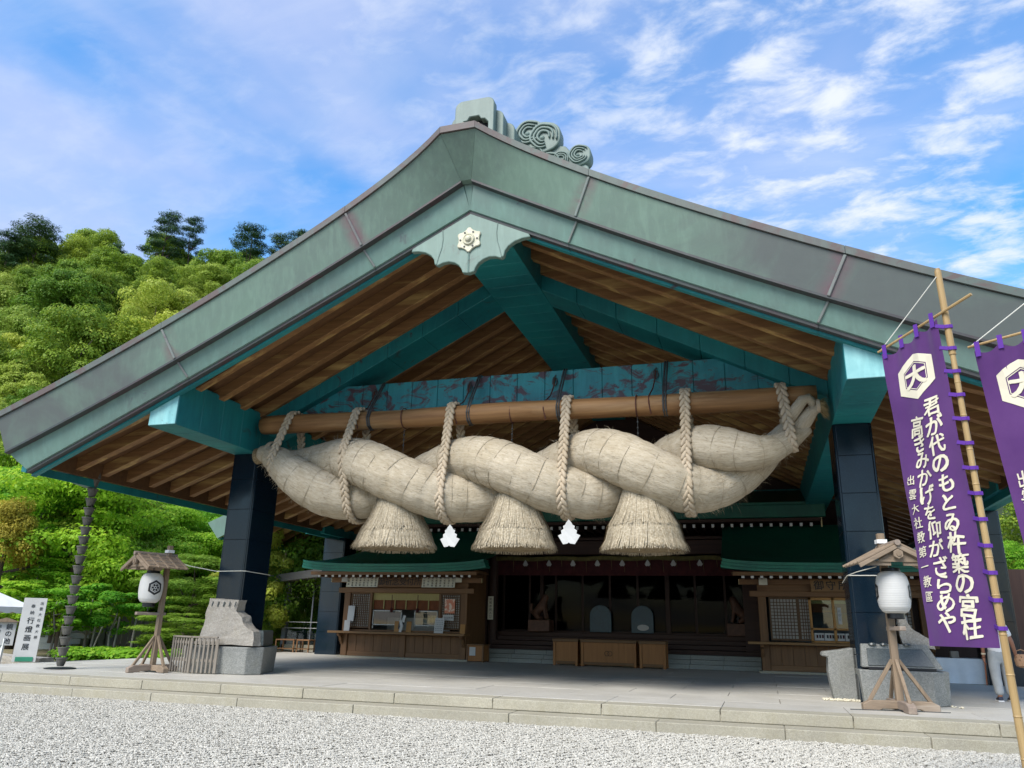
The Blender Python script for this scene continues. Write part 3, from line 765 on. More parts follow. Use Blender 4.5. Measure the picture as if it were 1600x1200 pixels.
b1 = MB().lathe([(0.135, 0), (0.13, 0.03), (0.105, 0.045), (0.10, 0.03), (0.07, 0.035), (0.065, 0.07), (0.04, 0.085), (0.0, 0.09)], n=24, caps=False); b1.xf(Matrix.Translation((0, -0.235, 8.95)) @ Matrix.Rotation(math.pi / 2, 4, 'X')); put('boss', b1, M['palegilt'], fl, smooth=True)

# ridge-end ornament and cloud scrolls
def rrect(hw, z0, z1, r_):
    p = [(-hw, z0), (hw, z0)]
    for k in range(7): t_ = math.pi / 2 * k / 6; p.append((hw - r_ + r_ * math.cos(t_), z1 - r_ + r_ * math.sin(t_)))
    for k in range(7): t_ = math.pi / 2 + math.pi / 2 * k / 6; p.append((-hw + r_ + r_ * math.cos(t_), z1 - r_ + r_ * math.sin(t_)))
    return p
ro = put('ridge_ornament', MB().prism(rrect(0.62, 10.9, 12.22, 0.2), -0.02, 0.75), M['ornament'], hall, bevel=0.02, seg=2)
fr = [(-0.46, 10.9), (-0.46, 12.27)] + [(-0.28 - 0.18 * math.cos(math.pi / 2 * k / 6), 12.27 + 0.18 * math.sin(math.pi / 2 * k / 6)) for k in range(1, 7)] + [(0.28 + 0.18 * math.sin(math.pi / 2 * k / 6), 12.27 + 0.18 * math.cos(math.pi / 2 * k / 6)) for k in range(0, 7)] + [(0.46, 10.9), (0.33, 10.9), (0.33, 11.80), (0.25, 11.90), (0.16, 11.91), (0.11, 12.0), (-0.11, 12.0), (-0.16, 11.91), (-0.25, 11.90), (-0.33, 11.80), (-0.33, 10.9)]
put('front_slab', MB().prism(fr, -0.22, -0.03), M['ornament'], ro, bevel=0.015)
put('shoulder_block', MB().prism(rrect(0.80, 10.9, 12.05, 0.22), 0.25, 1.1), M['ornament'], ro, bevel=0.02)
put('dark_niche', MB().box(-0.325, 0.325, -0.028, -0.012, 10.95, 12.0), M['ink'], ro)
put('ridge_cap', MB().hexa([(-0.24, -0.42, 11.1), (0.24, -0.42, 11.1), (0.24, -0.05, 11.1), (-0.24, -0.05, 11.1)], [(-0.2, -0.42, 11.74), (0.2, -0.42, 11.66), (0.2, -0.05, 11.66), (-0.2, -0.05, 11.74)]), M['kerb'], ro)
def curl(cx, cz, r_, s, a0, turns, y0, parent, lobes=5):
    """one breaking-cloud curl: scalloped outer disc with nested ridges that wind inwards"""
    def rim(rr0, n_=48): return [(cx + s * rr0 * (1 + 0.05 * abs(math.sin(lobes * t_ / 2))) * math.cos(t_), cz + rr0 * (1 + 0.05 * abs(math.sin(lobes * t_ / 2))) * math.sin(t_)) for t_ in [2 * math.pi * k / n_ for k in range(n_)]]
    c0 = put('cloud_curl', MB().prism(rim(r_), y0, y0 + 0.34), M['ornament'], parent, bevel=0.03, seg=2)
    for j in range(3):
        f = 0.80 - 0.22 * j; pts = []
        n_ = 30
        for k in range(n_):
            t_ = a0 + turns * 2 * math.pi * k / (n_ - 1); rr0 = r_ * f * (1 + 0.07 * abs(math.sin(lobes * t_ / 2)) - 0.16 * k / n_)
            pts.append((cx + s * rr0 * math.cos(t_), y0 - 0.025, cz + rr0 * math.sin(t_)))
        put('curl_ridge', MB().tube(pts, [r_ * 0.088 * (0.6 + 0.4 * math.sin(math.pi * k / (n_ - 1))) for k in range(n_)], 8), M['ornament'], c0, smooth=True)
    put('curl_eye', MB().lathe([(r_ * 0.17, 0), (r_ * 0.13, 0.03), (0, 0.045)], n=14, caps=False).xf(Matrix.Translation((cx - s * r_ * 0.08, y0, cz - r_ * 0.08)) @ Matrix.Rotation(math.pi / 2, 4, 'X')), M['ornament'], c0, smooth=True)
for s in (-1, 1):
    fin = [(s * 0.7, 10.4), (s * 0.7, 11.6), (s * 0.92, 11.9), (s * 1.25, 12.0), (s * 1.50, 11.85), (s * 1.66, 11.74), (s * 1.78, 11.72), (s * 1.88, 11.58), (s * 1.98, 11.25), (s * 2.1, 11.3), (s * 2.3, 11.1), (s * 2.42, 10.75), (s * 2.45, 10.0), (s * 1.2, 10.4)]
    fo = put('ridge_fin', MB().prism(fin, 1.0, 1.4), M['ornament'], hall, bevel=0.02)
    for cx, cz, r_, a0 in ((0.92, 12.17, 0.36, 2.4), (1.28, 12.0, 0.40, 1.2), (2.10, 11.40, 0.27, 2.2), (1.0, 11.5, 0.34, 0.6), (1.68, 11.36, 0.22, 1.0), (1.4, 11.3, 0.3, 1.6)):
        curl(s * cx, cz, r_, s, a0 - 1.6, 0.85, 0.94 - 0.1 * (r_ - 0.2) + 0.02 * (cz < 11.6), fo)

# rear gable wall that closes the hall above the inner shrine
mb = MB(); mb.prism([(-9.9, 4.2), (9.9, 4.2), (9.9, 5.3), (6.9, 6.5), (0.0, 9.9), (-6.9, 6.5), (-9.9, 5.3)], 17.2, 17.4)
put('rear_gable_wall', mb, M['dark'], hall)
for x in range(-6, 7, 2):
    put('wall_post', MB().box(x - 0.12, x + 0.12, 17.05, 17.2, 4.2, 9.0 - abs(x) * 0.5), M['darkz'], hall)
put('wall_beam', MB().box(-8.5, 8.5, 16.7, 17.0, 5.9, 6.35), M['teal'], hall, bevel=0.01)

# side wing behind, with a lower roof
wing = thing('side_wing', 'lower wing roof with copper edge beyond the rain chain side', 'building', (-14, 18, 0))
def zW(x): return 4.62 + 0.44 * (x + 16.3)
mb = MB(); mb.hexa([(-16.4, 14.0, 4.5), (-11.3, 14.0, zW(-11.3)), (-11.3, 14.15, zW(-11.3)), (-16.4, 14.15, 4.5)], [(-16.9, 13.9, 5.15), (-11.3, 13.9, zW(-11.3) + 0.55), (-11.3, 14.15, zW(-11.3) + 0.55), (-16.9, 14.15, 5.15)])
put('bargeboard', mb, M['fascia_low'], wing)
mb = MB(); mb.hexa([(-16.4, 14.2, 4.75), (-11.6, 14.2, zW(-11.6) + 0.2), (-11.6, 27, zW(-11.6) + 0.2), (-16.4, 27, 4.75)], [(-16.8, 14.2, 5.1), (-11.6, 14.2, zW(-11.6) + 0.5), (-11.6, 27, zW(-11.6) + 0.5), (-16.8, 27, 5.1)])
put('roof', mb, M['soffit'], wing)
for k in range(14):
    put('rafter', MB().bar((-16.3, 14.6 + 0.85 * k, 4.70), (-11.6, 14.6 + 0.85 * k, zW(-11.6) + 0.1), 0.16, 0.26), M['rafter'], wing)
put('eave_fascia', MB().box(-16.5, -16.38, 14.2, 27, 4.48, 4.72), M['teal'], wing)
put('pillar', MB().box(-16.2, -15.8, 26, 26.4, -0.3, 4.8), M['black'], wing)
from mathutils import noise as mnoise
# ------------------------------------------------------------------ straw rope, log, cords
LY, LZ, LR = 2.88, 6.02, 0.235
log = thing('hanging_log', 'long peeled log slung level under the copper tie beam', 'log', (0, LY, LZ))
pth = []; rad = []
for i in range(41):
    t_ = i / 40; x = -6.72 + 13.45 * t_
    pth.append((x, LY + 0.012 * math.sin(t_ * 9), LZ + 0.05 - 0.11 * t_ + 0.012 * math.sin(t_ * 13 + 1)))
    rad.append(LR + 0.008 * math.sin(t_ * 17) + 0.004 * math.sin(t_ * 41))
put('trunk', MB().tube(pth, rad, 28), M['log'], log, smooth=False)
for p in log.children[0].data.polygons: p.use_smooth = len(p.vertices) == 4
def logz(x): return LZ + 0.05 - 0.11 * (x + 6.72) / 13.45
for x in (-3.62, -1.0, 1.18, 3.58):
    mb = MB()
    for dx in (0.0, 0.055):
        zl = logz(x)
        lp = [(x + dx, LY, zl - LR - 0.02), (x + dx, LY - 0.18, zl - 0.18), (x + dx, LY - LR - 0.02, zl), (x + dx, LY - 0.16, zl + 0.22), (x + dx, 3.36, 7.13), (x + dx, 3.42, 7.175), (x + dx, 4.05, 7.175), (x + dx, 4.11, 7.1), (x + dx, 4.11, 6.4), (x + dx, 3.2, zl - 0.1)]
        mb.tube(lp, 0.022, 6, closed=True)
    put('suspension_cable', mb, M['steel'], log)
    mb = MB(); mb.tube([(x - 0.22, 3.36, 6.95), (x - 0.235, 3.3, 6.72), (x - 0.28, 3.16, 6.45), (x - 0.32, LY - 0.16, logz(x) + 0.17), (x - 0.31, LY - LR - 0.012, logz(x)), (x - 0.28, LY - 0.14, logz(x) - LR)], 0.016, 6); put('tie_wire', mb, M['rustcable'], log)
    mb = MB(); mb.tube([(x - 0.20, 3.37, 7.02), (x - 0.26, 3.34, 6.93), (x - 0.27, 3.33, 6.80), (x - 0.21, 3.33, 6.74), (x - 0.16, 3.34, 6.83), (x - 0.19, 3.37, 6.95)], 0.02, 6); put('shackle', mb, M['steel'], log)
for x in (-2.7, 0.06, 2.98):
    mb = MB(); lp = [(x, LY + (LR + 0.012) * math.cos(2 * math.pi * k / 20), logz(x) + (LR + 0.012) * math.sin(2 * math.pi * k / 20)) for k in range(20)]
    mb.tube(lp, 0.014, 6, closed=True); put('wire_ring', mb, M['rustcable'], log)
    mb = MB(); mb.tube([(x, LY, logz(x) - LR), (x, LY, 5.2)], 0.006, 5)
    for k in range(3): mb.lathe([(0.005, -0.03), (0.025, 0), (0.005, 0.03)], (x, LY, 5.62 - 0.13 * k), 8)
    put('hanger_wire', mb, M['steel'], log)

sh = thing('sacred_rope', 'huge twisted rice straw rope hanging across the hall front', 'straw rope', (0, 2.9, 4.5))
def itp(x, pts): return float(np.interp(x, [p[0] for p in pts], [p[1] for p in pts]))
ZC = [(-6.75, 5.28), (-6.4, 5.24), (-5.9, 5.03), (-5.3, 4.80), (-4.5, 4.62), (-3, 4.50), (0, 4.46), (3, 4.50), (4.4, 4.53), (5.1, 4.58), (5.6, 4.74), (6.0, 5.05), (6.25, 5.30), (6.5, 5.48), (6.9, 5.62)]
HR = [(-6.75, 0.10), (-6.3, 0.17), (-5.7, 0.32), (-5.0, 0.42), (-4.2, 0.46), (4.2, 0.45), (5.0, 0.36), (5.6, 0.27), (6.1, 0.19), (6.6, 0.09), (6.9, 0.05)]
SR = [(-6.75, 0.13), (-6.6, 0.19), (-6.3, 0.28), (-5.8, 0.42), (-5.1, 0.515), (-4.3, 0.545), (3.9, 0.535), (4.7, 0.475), (5.3, 0.385), (5.8, 0.285), (6.2, 0.20), (6.6, 0.12), (6.9, 0.08)]
PH = [(-6.75, -2.20), (-4.31, 0.0), (-1.06, math.pi), (1.87, 2 * math.pi), (4.27, 3 * math.pi), (5.6, 3 * math.pi + 1.5), (6.9, 3 * math.pi + 3.6)]
def smooth_itp(pts):
    xs_ = np.linspace(-6.75, 6.9, 400); ys_ = np.interp(xs_, [p[0] for p in pts], [p[1] for p in pts])
    k = np.ones(25) / 25; yp = np.pad(ys_, 12, mode='edge'); ys2 = np.convolve(yp, k, mode='valid')
    w_ = np.clip(np.minimum(np.arange(400), 399 - np.arange(400)) / 12.0, 0, 1)
    ys2 = ys2 * w_ + ys_ * (1 - w_)
    return lambda x: float(np.interp(x, xs_, ys2))
fZ, fH, fS, fP = smooth_itp(ZC), smooth_itp(HR), smooth_itp(SR), smooth_itp(PH)
def strand_c(x, which):
    p = fP(x) + (math.pi if which else 0.0)
    return Vector((x, 2.9 - fH(x) * math.sin(p), fZ(x) + fH(x) * math.cos(p)))
def uv_tube(name, path, rad, n, mat, parent, lumps=0.0, seed=1, x_end=None):
    m = len(path); mb = MB(); ref = None; rings = []; ulen = [0.0]
    rr_ = random.Random(seed); ph = [rr_.uniform(0, 6.28) for _ in range(6)]
    for i in range(m):
        t_ = (path[min(i + 1, m - 1)] - path[max(i - 1, 0)]).normalized()
        if i: ulen.append(ulen[-1] + (path[i] - path[i - 1]).length)
        a = t_.cross(Vector((0, 0, 1))).normalized(); b = a.cross(t_)
        ring = []
        for k in range(n):
            th = 2 * math.pi * k / n
            r_ = rad[i] * (1 + lumps * (0.5 * math.sin(3 * th + ph[0] + ulen[-1] * 1.3) + 0.35 * math.sin(7 * th + ph[1] - ulen[-1] * 2.1) + 0.25 * math.sin(ulen[-1] * 5.5 + ph[2] + 2 * th)))
            if lumps:
                q_ = Vector((ulen[-1] * 1.4 + seed * 7, math.cos(th) * rad[i] * 9, math.sin(th) * rad[i] * 9)); r_ *= 1 + lumps * 0.75 * mnoise.noise(q_) + lumps * 0.5 * mnoise.noise(q_ * 2.3)
            ring.append(path[i] + (a * math.cos(th) + b * math.sin(th)) * r_)
        rings.append(ring)
    mb.grid(rings, close=True)
    nq = len(mb.f)
    mb.f.append(tuple(range(n))[::-1]); mb.f.append(tuple((m - 1) * n + k for k in range(n)))
    o = put(name, mb, mat, parent, smooth=True, fix=False)
    me = o.data; uvl = me.uv_layers.new(name='uv'); d = np.zeros((len(me.loops), 2), dtype=np.float32)
    li = 0
    for fi in range(nq):
        i, k = divmod(fi, n)
        cs = ((i, k), (i, k + 1), (i + 1, k + 1), (i + 1, k))
        for (ii, kk) in cs:
            d[li] = (ulen[ii], kk / n); li += 1
    uvl.data.foreach_set('uv', d.ravel())
    fix_normals(me)
    return o, ulen
NSEG = 260
strands = []
for wch in (1, 0):
    xs = [-6.62 + 13.10 * i / NSEG for i in range(NSEG + 1)]
    path = [strand_c(x, wch) for x in xs]; rad = [fS(x) for x in xs]
    ul = [0.0]
    for a, b in zip(path[:-1], path[1:]): ul.append(ul[-1] + (b - a).length)
    rr_ = random.Random(wch + 40); ties = [0.35]
    while ties[-1] < ul[-1] - 0.3: ties.append(ties[-1] + rr_.uniform(0.36, 0.52))
    for i in range(len(rad)):
        d_ = min(abs(ul[i] - t_) for t_ in ties); rad[i] *= 1 - 0.030 * math.exp(-(d_ / 0.07) ** 2)
    for i in range(len(rad)):
        rad[i] *= 1.0 + 0.075 * math.sin(fP(xs[i]) + (math.pi if wch else 0.0)) * min(1, max(0, (6 - abs(xs[i])) / 2))
    o, ul = uv_tube('straw_strand', path, rad, 76, M['straw'], sh, 0.024, 5 + wch)
    strands.append(o)
    # binding twine pulled round the strand at intervals
    j = 0
    for s_ in ties[:-1]:
        while ul[j + 1] < s_: j += 1
        p = path[j]; t_ = (path[j + 1] - path[j - 1]).normalized() if j else (path[1] - path[0]).normalized()
        t2 = (t_ + Vector((rr_.uniform(-.1, .1), rr_.uniform(-.1, .1), rr_.uniform(-.12, .12)))).normalized()
        a = t2.cross(Vector((0, 0, 1))).normalized(); b = a.cross(t2)
        ring = []
        sl = rad[j]
        for k in range(26):
            th = 2 * math.pi * k / 26
            ring.append(p + (a * math.cos(th) + b * math.sin(th)) * (sl * 1.012 + 0.002 * math.sin(5 * th)) + t_ * (0.018 * math.sin(3 * th + j)))
        put('binding_twine', MB().tube(ring, 0.006, 5, closed=True), M['twine'], o)
# stray fibres that stand off the strands
rr_ = random.Random(77); mb = MB()
for i in range(4200):
    x = rr_.uniform(-6.3, 6.4); wch = rr_.randint(0, 1); c = strand_c(x, wch); r_ = fS(x)
    t_ = (strand_c(x + 0.05, wch) - c).normalized(); a = t_.cross(Vector((0, 0, 1))).normalized(); b = a.cross(t_)
    th = rr_.uniform(0, 6.283)
    if rr_.random() < 0.5: th = -math.pi / 2 + rr_.gauss(0, 0.7)
    nrm = a * math.cos(th) + b * math.sin(th)
    p = c + nrm * (r_ * 0.995); d = (t_ * rr_.uniform(-1, 1) * 0.9 + nrm * rr_.uniform(0.15, 0.6) + Vector((0, 0, -0.35 if math.sin(th) < -0.3 else 0))).normalized()
    ln = rr_.uniform(0.05, 0.20) * (1.0 if rr_.random() < 0.9 else 1.7); wv = t_.cross(d)
    if wv.length < 0.01: continue
    wv = wv.normalized() * rr_.uniform(0.003, 0.006)
    q = p + d * ln * 0.6; e_ = q + (d + Vector((0, 0, -0.5))).normalized() * ln * 0.4
    mb.add([p - wv, p + wv, q + wv, q - wv, e_], [(0, 1, 2, 3), (3, 2, 4)])
put('stray_straw', mb, M['strawlight'], sh, kind='stuff', fix=False)
# cut stump at one end, tail knot and tuft at the other
mb = MB().lathe([(0.17, -0.05), (0.205, 0.02), (0.20, 0.16), (0.21, 0.30)], n=24); mb.xf(Matrix.Translation((-6.52, 2.86, 5.28)) @ Matrix.Rotation(math.radians(-94), 4, 'Y'))
put('cut_end', mb, M['strawend'], sh, bevel=0.02)
def helix_band(name, cx, cy, cz, r_, wdt, tilt, turns, parent, mat, thick=0.022):
    mb = MB(); pts = []
    for k in range(int(turns * 28)):
        a = 2 * math.pi * k / 28; pts.append((wdt * (k / (turns * 28) - 0.5), r_ * math.cos(a), r_ * math.sin(a)))
    mb.tube(pts, thick, 6); mb.xf(Matrix.Translation((cx, cy, cz)) @ Matrix.Rotation(tilt, 4, 'Y')); return put(name, mb, mat, parent)
helix_band('end_lashing', -6.36, 2.88, 5.26, 0.345, 0.12, 0.1, 3, sh, M['cord'])
tail = [Vector(p) for p in [(6.05, 2.78, 5.36), (6.20, 2.66, 5.54), (6.32, 2.58, 5.68), (6.42, 2.55, 5.80), (6.54, 2.56, 5.84), (6.62, 2.60, 5.76), (6.60, 2.62, 5.62), (6.50, 2.66, 5.52)]]
mb = MB().tube(tail, [0.16, 0.145, 0.135, 0.13, 0.125, 0.12, 0.11, 0.08], 18)
uv_tube('tail_knot', tail, [0.13, 0.12, 0.115, 0.11, 0.105, 0.10, 0.09, 0.06], 24, M['straw'], sh, 0.05, 3)
tail = [Vector(p) for p in [(6.20, 2.88, 5.22), (6.36, 2.82, 5.34), (6.50, 2.74, 5.50), (6.62, 2.66, 5.62), (6.78, 2.64, 5.68)]]
mb = MB().tube(tail, [0.24, 0.24, 0.20, 0.14, 0.10], 18)
uv_tube('tail_knot', tail, [0.18, 0.18, 0.155, 0.12, 0.09], 24, M['straw'], sh, 0.05, 4)
helix_band('tail_lashing', 6.72, 2.64, 5.69, 0.125, 0.07, 0.0, 3, sh, M['cord'], 0.017)
mb = MB(); rr_ = random.Random(9)
for i in range(420):
    a = rr_.uniform(0, 6.283); r_ = 0.10 * math.sqrt(rr_.random()); sp = rr_.uniform(1.2, 2.6)
    p = Vector((6.73, 2.64 + r_ * math.cos(a), 5.69 + r_ * math.sin(a)))
    q = Vector((6.83 + rr_.uniform(-.03, .04), 2.64 + sp * 0.8 * r_ * math.cos(a), 5.64 + sp * r_ * math.sin(a)))
    e_ = q + Vector((rr_.uniform(0.02, 0.09), rr_.uniform(-.03, .03), rr_.uniform(-0.16, -0.02)))
    wv = Vector((0, math.sin(a), -math.cos(a))) * 0.006
    mb.add([p - wv, p + wv, q + wv, q - wv, e_], [(0, 1, 2, 3), (3, 2, 4)])
put('tail_tuft', mb, M['strawtuft'], sh, kind='stuff', fix=False)

# straw tassels under the rope
def tassel(cx, cy, zt, zb_, rt, rb_, tilt, seed):
    prof = [(rt * 0.80, zt + 0.35), (rt, zt), (rt * 1.16, zt - 0.20), (rt * 1.27, zt - 0.36), (rt * 1.30, zt - 0.40), (rt * 1.42, zt - 0.44), (rb_ * 0.93, zb_ + 0.16), (rb_, zb_ + 0.03), (rb_ * 0.985, zb_), (rb_ * 0.9, zb_ + 0.03), (0.02, zb_ + 0.05)]
    tz = put('tassel', MB().lathe([(r_ * 0.95, z) for r_, z in prof[:9]], (cx, cy, 0), 48, caps=False), M['strawlight'], sh, smooth=True)
    put('cut_face', MB().lathe([(rb_ * 0.97, zb_ + 0.012), (rb_ * 0.8, zb_ + 0.03), (rb_ * 0.4, zb_ + 0.022), (0.01, zb_ + 0.03)], (cx, cy, 0), 40, caps=False), M['strawend'], tz)
    rr_ = random.Random(seed); mb = MB()
    def rad_at(z): return float(np.interp(-z, [-p[1] for p in prof[:8]], [p[0] for p in prof[:8]]))
    def strip_(z0, z1, a, lift, wd, flick):
        pts = []
        for k in range(4):
            z = z0 + (z1 - z0) * k / 3; r_ = rad_at(max(z, zb_)) * (1 + 0.03 * math.sin(2 * a + seed) + 0.022 * math.sin(5 * a + seed * 2) + 0.02 * math.sin(9 * a)) + lift + (flick * (k / 3.0) ** 3)
            aa = a + 0.05 * math.sin(k * 1.3 + a * 9) * 0.4
            pts.append((Vector((cx + r_ * math.cos(aa), cy + r_ * math.sin(aa), z)), Vector((-math.sin(aa), math.cos(aa), 0)) * wd * (1 - 0.25 * k / 3)))
        vs_ = []
        for p, w_ in pts: vs_ += [p - w_, p + w_]
        mb.add(vs_, [(2 * k, 2 * k + 1, 2 * k + 3, 2 * k + 2) for k in range(3)])
    for i in range(1700):
        a = rr_.uniform(0, 6.283)
        strip_(zt - 0.38 + rr_.uniform(-.06, .03), zb_ + rr_.uniform(-0.06, 0.05), a, rr_.uniform(0.002, 0.030), rr_.uniform(0.004, 0.009), rr_.uniform(-0.02, 0.06))
    for i in range(900):
        a = rr_.uniform(0, 6.283)
        strip_(zt + 0.30, zt - 0.40 + rr_.uniform(-0.07, 0.03), a, rr_.uniform(0.004, 0.024), rr_.uniform(0.004, 0.008), rr_.uniform(0.0, 0.03))
    for i in range(10):
        a = rr_.uniform(0, 6.283); strip_(zb_ + 0.1, zb_ - rr_.uniform(0.04, 0.12), a, 0.01, 0.003, 0.02)
    put('tassel_straw', mb, M['strawlight'], tz, kind='stuff', fix=False)
    m_ = MB().tube([(cx + (rad_at(zt - 0.37) + 0.02) * math.cos(2 * math.pi * k / 40), cy + (rad_at(zt - 0.37) + 0.02) * math.sin(2 * math.pi * k / 40), zt - 0.37) for k in range(40)], 0.010, 5, closed=True)
    put('tassel_twine', m_, M['twine'], tz)
tassel(-2.68, 2.75, 3.72, 2.90, 0.54, 0.89, 0, 1)
tassel(0.22, 2.75, 3.70, 2.86, 0.54, 0.88, 0, 2)
tassel(3.06, 2.75, 3.74, 2.82, 0.53, 0.87, 0, 3)

# braided cords: a herringbone of plump loops along a belt round log and rope
def hull2(pts):
    pts = sorted(set((round(a, 4), round(b, 4)) for a, b in pts))
    def half_(seq):
        h = []
        for p in seq:
            while len(h) > 1 and (h[-1][0] - h[-2][0]) * (p[1] - h[-2][1]) - (h[-1][1] - h[-2][1]) * (p[0] - h[-2][0]) <= 0: h.pop()
            h.append(p)
        return h[:-1]
    return half_(pts) + half_(pts[::-1])
def lobe():
    m_ = MB(); prof = [(0.0, -1.0), (0.42, -0.9), (0.78, -0.55), (0.95, 0.0), (0.78, 0.55), (0.42, 0.9), (0.0, 1.0)]
    m_.lathe(prof[1:-1], n=8); return m_
LOBE = lobe()
def braid(x_top, x_bot, wdt, label, below=True):
    pts = []
    for k in range(40):
        a = 2 * math.pi * k / 40
        pts.append((LY + (LR + 0.055) * math.cos(a), logz(x_top) + (LR + 0.055) * math.sin(a)))
        for wch in (0, 1):
            c = strand_c(x_bot, wch); r_ = fS(x_bot) + 0.045
            pts.append((c.y + r_ * math.cos(a), c.z + r_ * math.sin(a)))
    h = hull2(pts); h.append(h[0])
    P = [Vector((0, a, b)) for a, b in h]; seg = [0.0]
    for i in range(1, len(P)): seg.append(seg[-1] + (P[i] - P[i - 1]).length)
    zmax = max(p.z for p in P); zmin = min(p.z for p in P)
    step = 0.062 * (wdt / 0.16); n_ = int(seg[-1] / step); mb = MB()
    def at(s_):
        s_ = s_ % seg[-1]; i = int(np.searchsorted(seg, s_)) or 1
        f = (s_ - seg[i - 1]) / max(1e-6, seg[i] - seg[i - 1]); p = P[i - 1].lerp(P[i], f)
        return Vector((x_top + (x_bot - x_top) * (zmax - p.z) / (zmax - zmin), p.y, p.z))
    cy_ = sum(p.y for p in P) / len(P); 
    for i in range(n_):
        s_ = i * seg[-1] / n_; p = at(s_); t_ = (at(s_ + 0.03) - at(s_ - 0.03)).normalized()
        nrm = Vector((1, 0, 0)).cross(t_).normalized()
        side = nrm.cross(t_).normalized()
        sg = 1 if i % 2 else -1
        ang = math.radians(27) * sg
        d = t_ * math.cos(ang) + side * math.sin(ang) if t_.z < 0 else t_ * math.cos(ang) - side * math.sin(ang) * -1
        sx = d.cross(nrm)
        Mx = Matrix(((sx.x, nrm.x, d.x, 0), (sx.y, nrm.y, d.y, 0), (sx.z, nrm.z, d.z, 0), (0, 0, 0, 1)))
        k0 = len(mb.v); mb.add(LOBE.v, LOBE.f)
        mb.xf(Matrix.Translation(p + side * sg * wdt * 0.235) @ Mx @ Matrix.Diagonal((wdt * 0.27, wdt * 0.30, wdt * 0.66, 1)), k0)
    o = put('braided_cord', mb, M['cord'], None, smooth=True, fix=False, origin=(x_top, LY, logz(x_top)))
    tag(o, label, 'cord', 'braided cords that sling the straw rope')
braid(-5.78, -5.98, 0.20, 'braided cord round the narrow stump end of the straw rope')
braid(-3.92, -3.92, 0.20, 'braided cord just before the first straw tassel, second from the stump end')
braid(-1.40, -1.40, 0.20, 'braided cord slung between the first and second straw tassels')
braid(1.42, 1.42, 0.20, 'braided cord slung between the second and third straw tassels')
braid(4.05, 4.05, 0.20, 'braided cord slung just past the third straw tassel')
braid(6.02, 6.16, 0.20, 'braided cord round the upturned tail of the straw rope')

# folded paper streamers
def shide(x, y, z, sc, label, cat='paper streamer', parent=None, mat='white', name='paper_streamer', rz=0.0):
    hp = [(0.0, 0.0), (0.05, -0.06), (0.07, -0.10), (0.11, -0.12), (0.10, -0.17), (0.15, -0.20), (0.14, -0.26), (0.21, -0.29), (0.13, -0.42), (0.11, -0.45), (0.03, -0.44), (0.0, -0.42)]
    poly = [(x + a * sc, z + b * sc) for a, b in hp] + [(x - a * sc, z + b * sc) for a, b in reversed(hp[1:-1])]
    f0 = [(a, y + 0.16 * abs(a - x), b) for a, b in poly]; mb = MB().hexa(f0, [(a, q_ + 0.006, b) for a, q_, b in f0])
    o = put(name, mb, M[mat], parent)
    if parent is None: tag(o, label, cat, 'paper streamers on the great straw rope')
    return o
shide(-1.15, 2.28, 3.36, 1.10, 'white folded paper streamer between the first two straw tassels')
shide(1.55, 2.28, 3.42, 1.15, 'white folded paper streamer between the last two straw tassels')
# ------------------------------------------------------------------ lettering
_glyphs = {}
def glyph(ch, weight=0.0):
    """outline of one character, filled; centred in a unit cell"""
    key = (ch, weight)
    if key in _glyphs: return _glyphs[key]
    cu = bpy.data.curves.new('lettering', 'FONT'); cu.body = ch; cu.offset = weight; cu.size = 1.0; cu.resolution_u = 3
    ob = bpy.data.objects.new('lettering', cu); col.objects.link(ob)
    dg = bpy.context.evaluated_depsgraph_get()
    me = bpy.data.meshes.new_from_object(ob.evaluated_get(dg))
    bm = bmesh.new(); bm.from_mesh(me); bmesh.ops.triangulate(bm, faces=bm.faces)
    xs_ = [v_.co.x for v_ in bm.verts] or [0, 1]; ys_ = [v_.co.y for v_ in bm.verts] or [0, 1]
    cx, cy = (min(xs_) + max(xs_)) / 2, (min(ys_) + max(ys_)) / 2
    bm.verts.ensure_lookup_table()
    vv = [(v_.co.x - cx, v_.co.y - cy) for v_ in bm.verts]; ff = [tuple(v_.index for v_ in f.verts) for f in bm.faces]
    bm.free(); bpy.data.meshes.remove(me); bpy.data.objects.remove(ob); bpy.data.curves.remove(cu)
    _glyphs[key] = (vv, ff)
    return _glyphs[key]
def copies(wt):
    """brush weight: the same stroke laid down a few times, slightly shifted"""
    if wt < 0.005: return [(0, 0)]
    return [(0, 0)] + [(wt * math.cos(t_), wt * 0.8 * math.sin(t_)) for t_ in [2 * math.pi * k / 6 + 0.4 for k in range(6 if wt > 0.01 else 3)]]
def column(text, x, y, size, pitch, weight=0.0, jitter=0.0, seed=0, sx=1.0, shear=0.0):
    """vertical line of writing in a flat (u, v) plane; v decreases downwards"""
    rr_ = random.Random(seed); V_, F_ = [], []
    for i, ch in enumerate(text):
        if ch == ' ': continue
        vv, ff = glyph(ch, 0.0)
        sc = size * (1 + jitter * rr_.uniform(-1, 1)); dx_ = jitter * size * 0.4 * rr_.uniform(-1, 1)
        if jitter:
            an = jitter * 1.1 * rr_.uniform(-1, 1); ca, sa = math.cos(an), math.sin(an); sd_ = rr_.uniform(0, 50)
            def hand(a, b):
                q_ = mnoise.noise_vector(Vector((a * 2.6 + sd_, b * 2.6, 0.0))) * 0.075 + mnoise.noise_vector(Vector((a * 7 + sd_, b * 7, 3.0))) * 0.018
                return (a * ca - b * sa + q_.x, a * sa + b * ca + q_.y)
            vv = [hand(a, b) for a, b in vv]
        for ci, (ox, oy) in enumerate(copies(weight)):
            o_ = len(V_)
            for a, b in vv: V_.append((x + dx_ + (a + ox) * sc * sx + b * sc * shear, y - i * pitch + (b + oy) * sc, ci * 0.0007))
            F_ += [tuple(k + o_ for k in f) for f in ff]
    return V_, F_
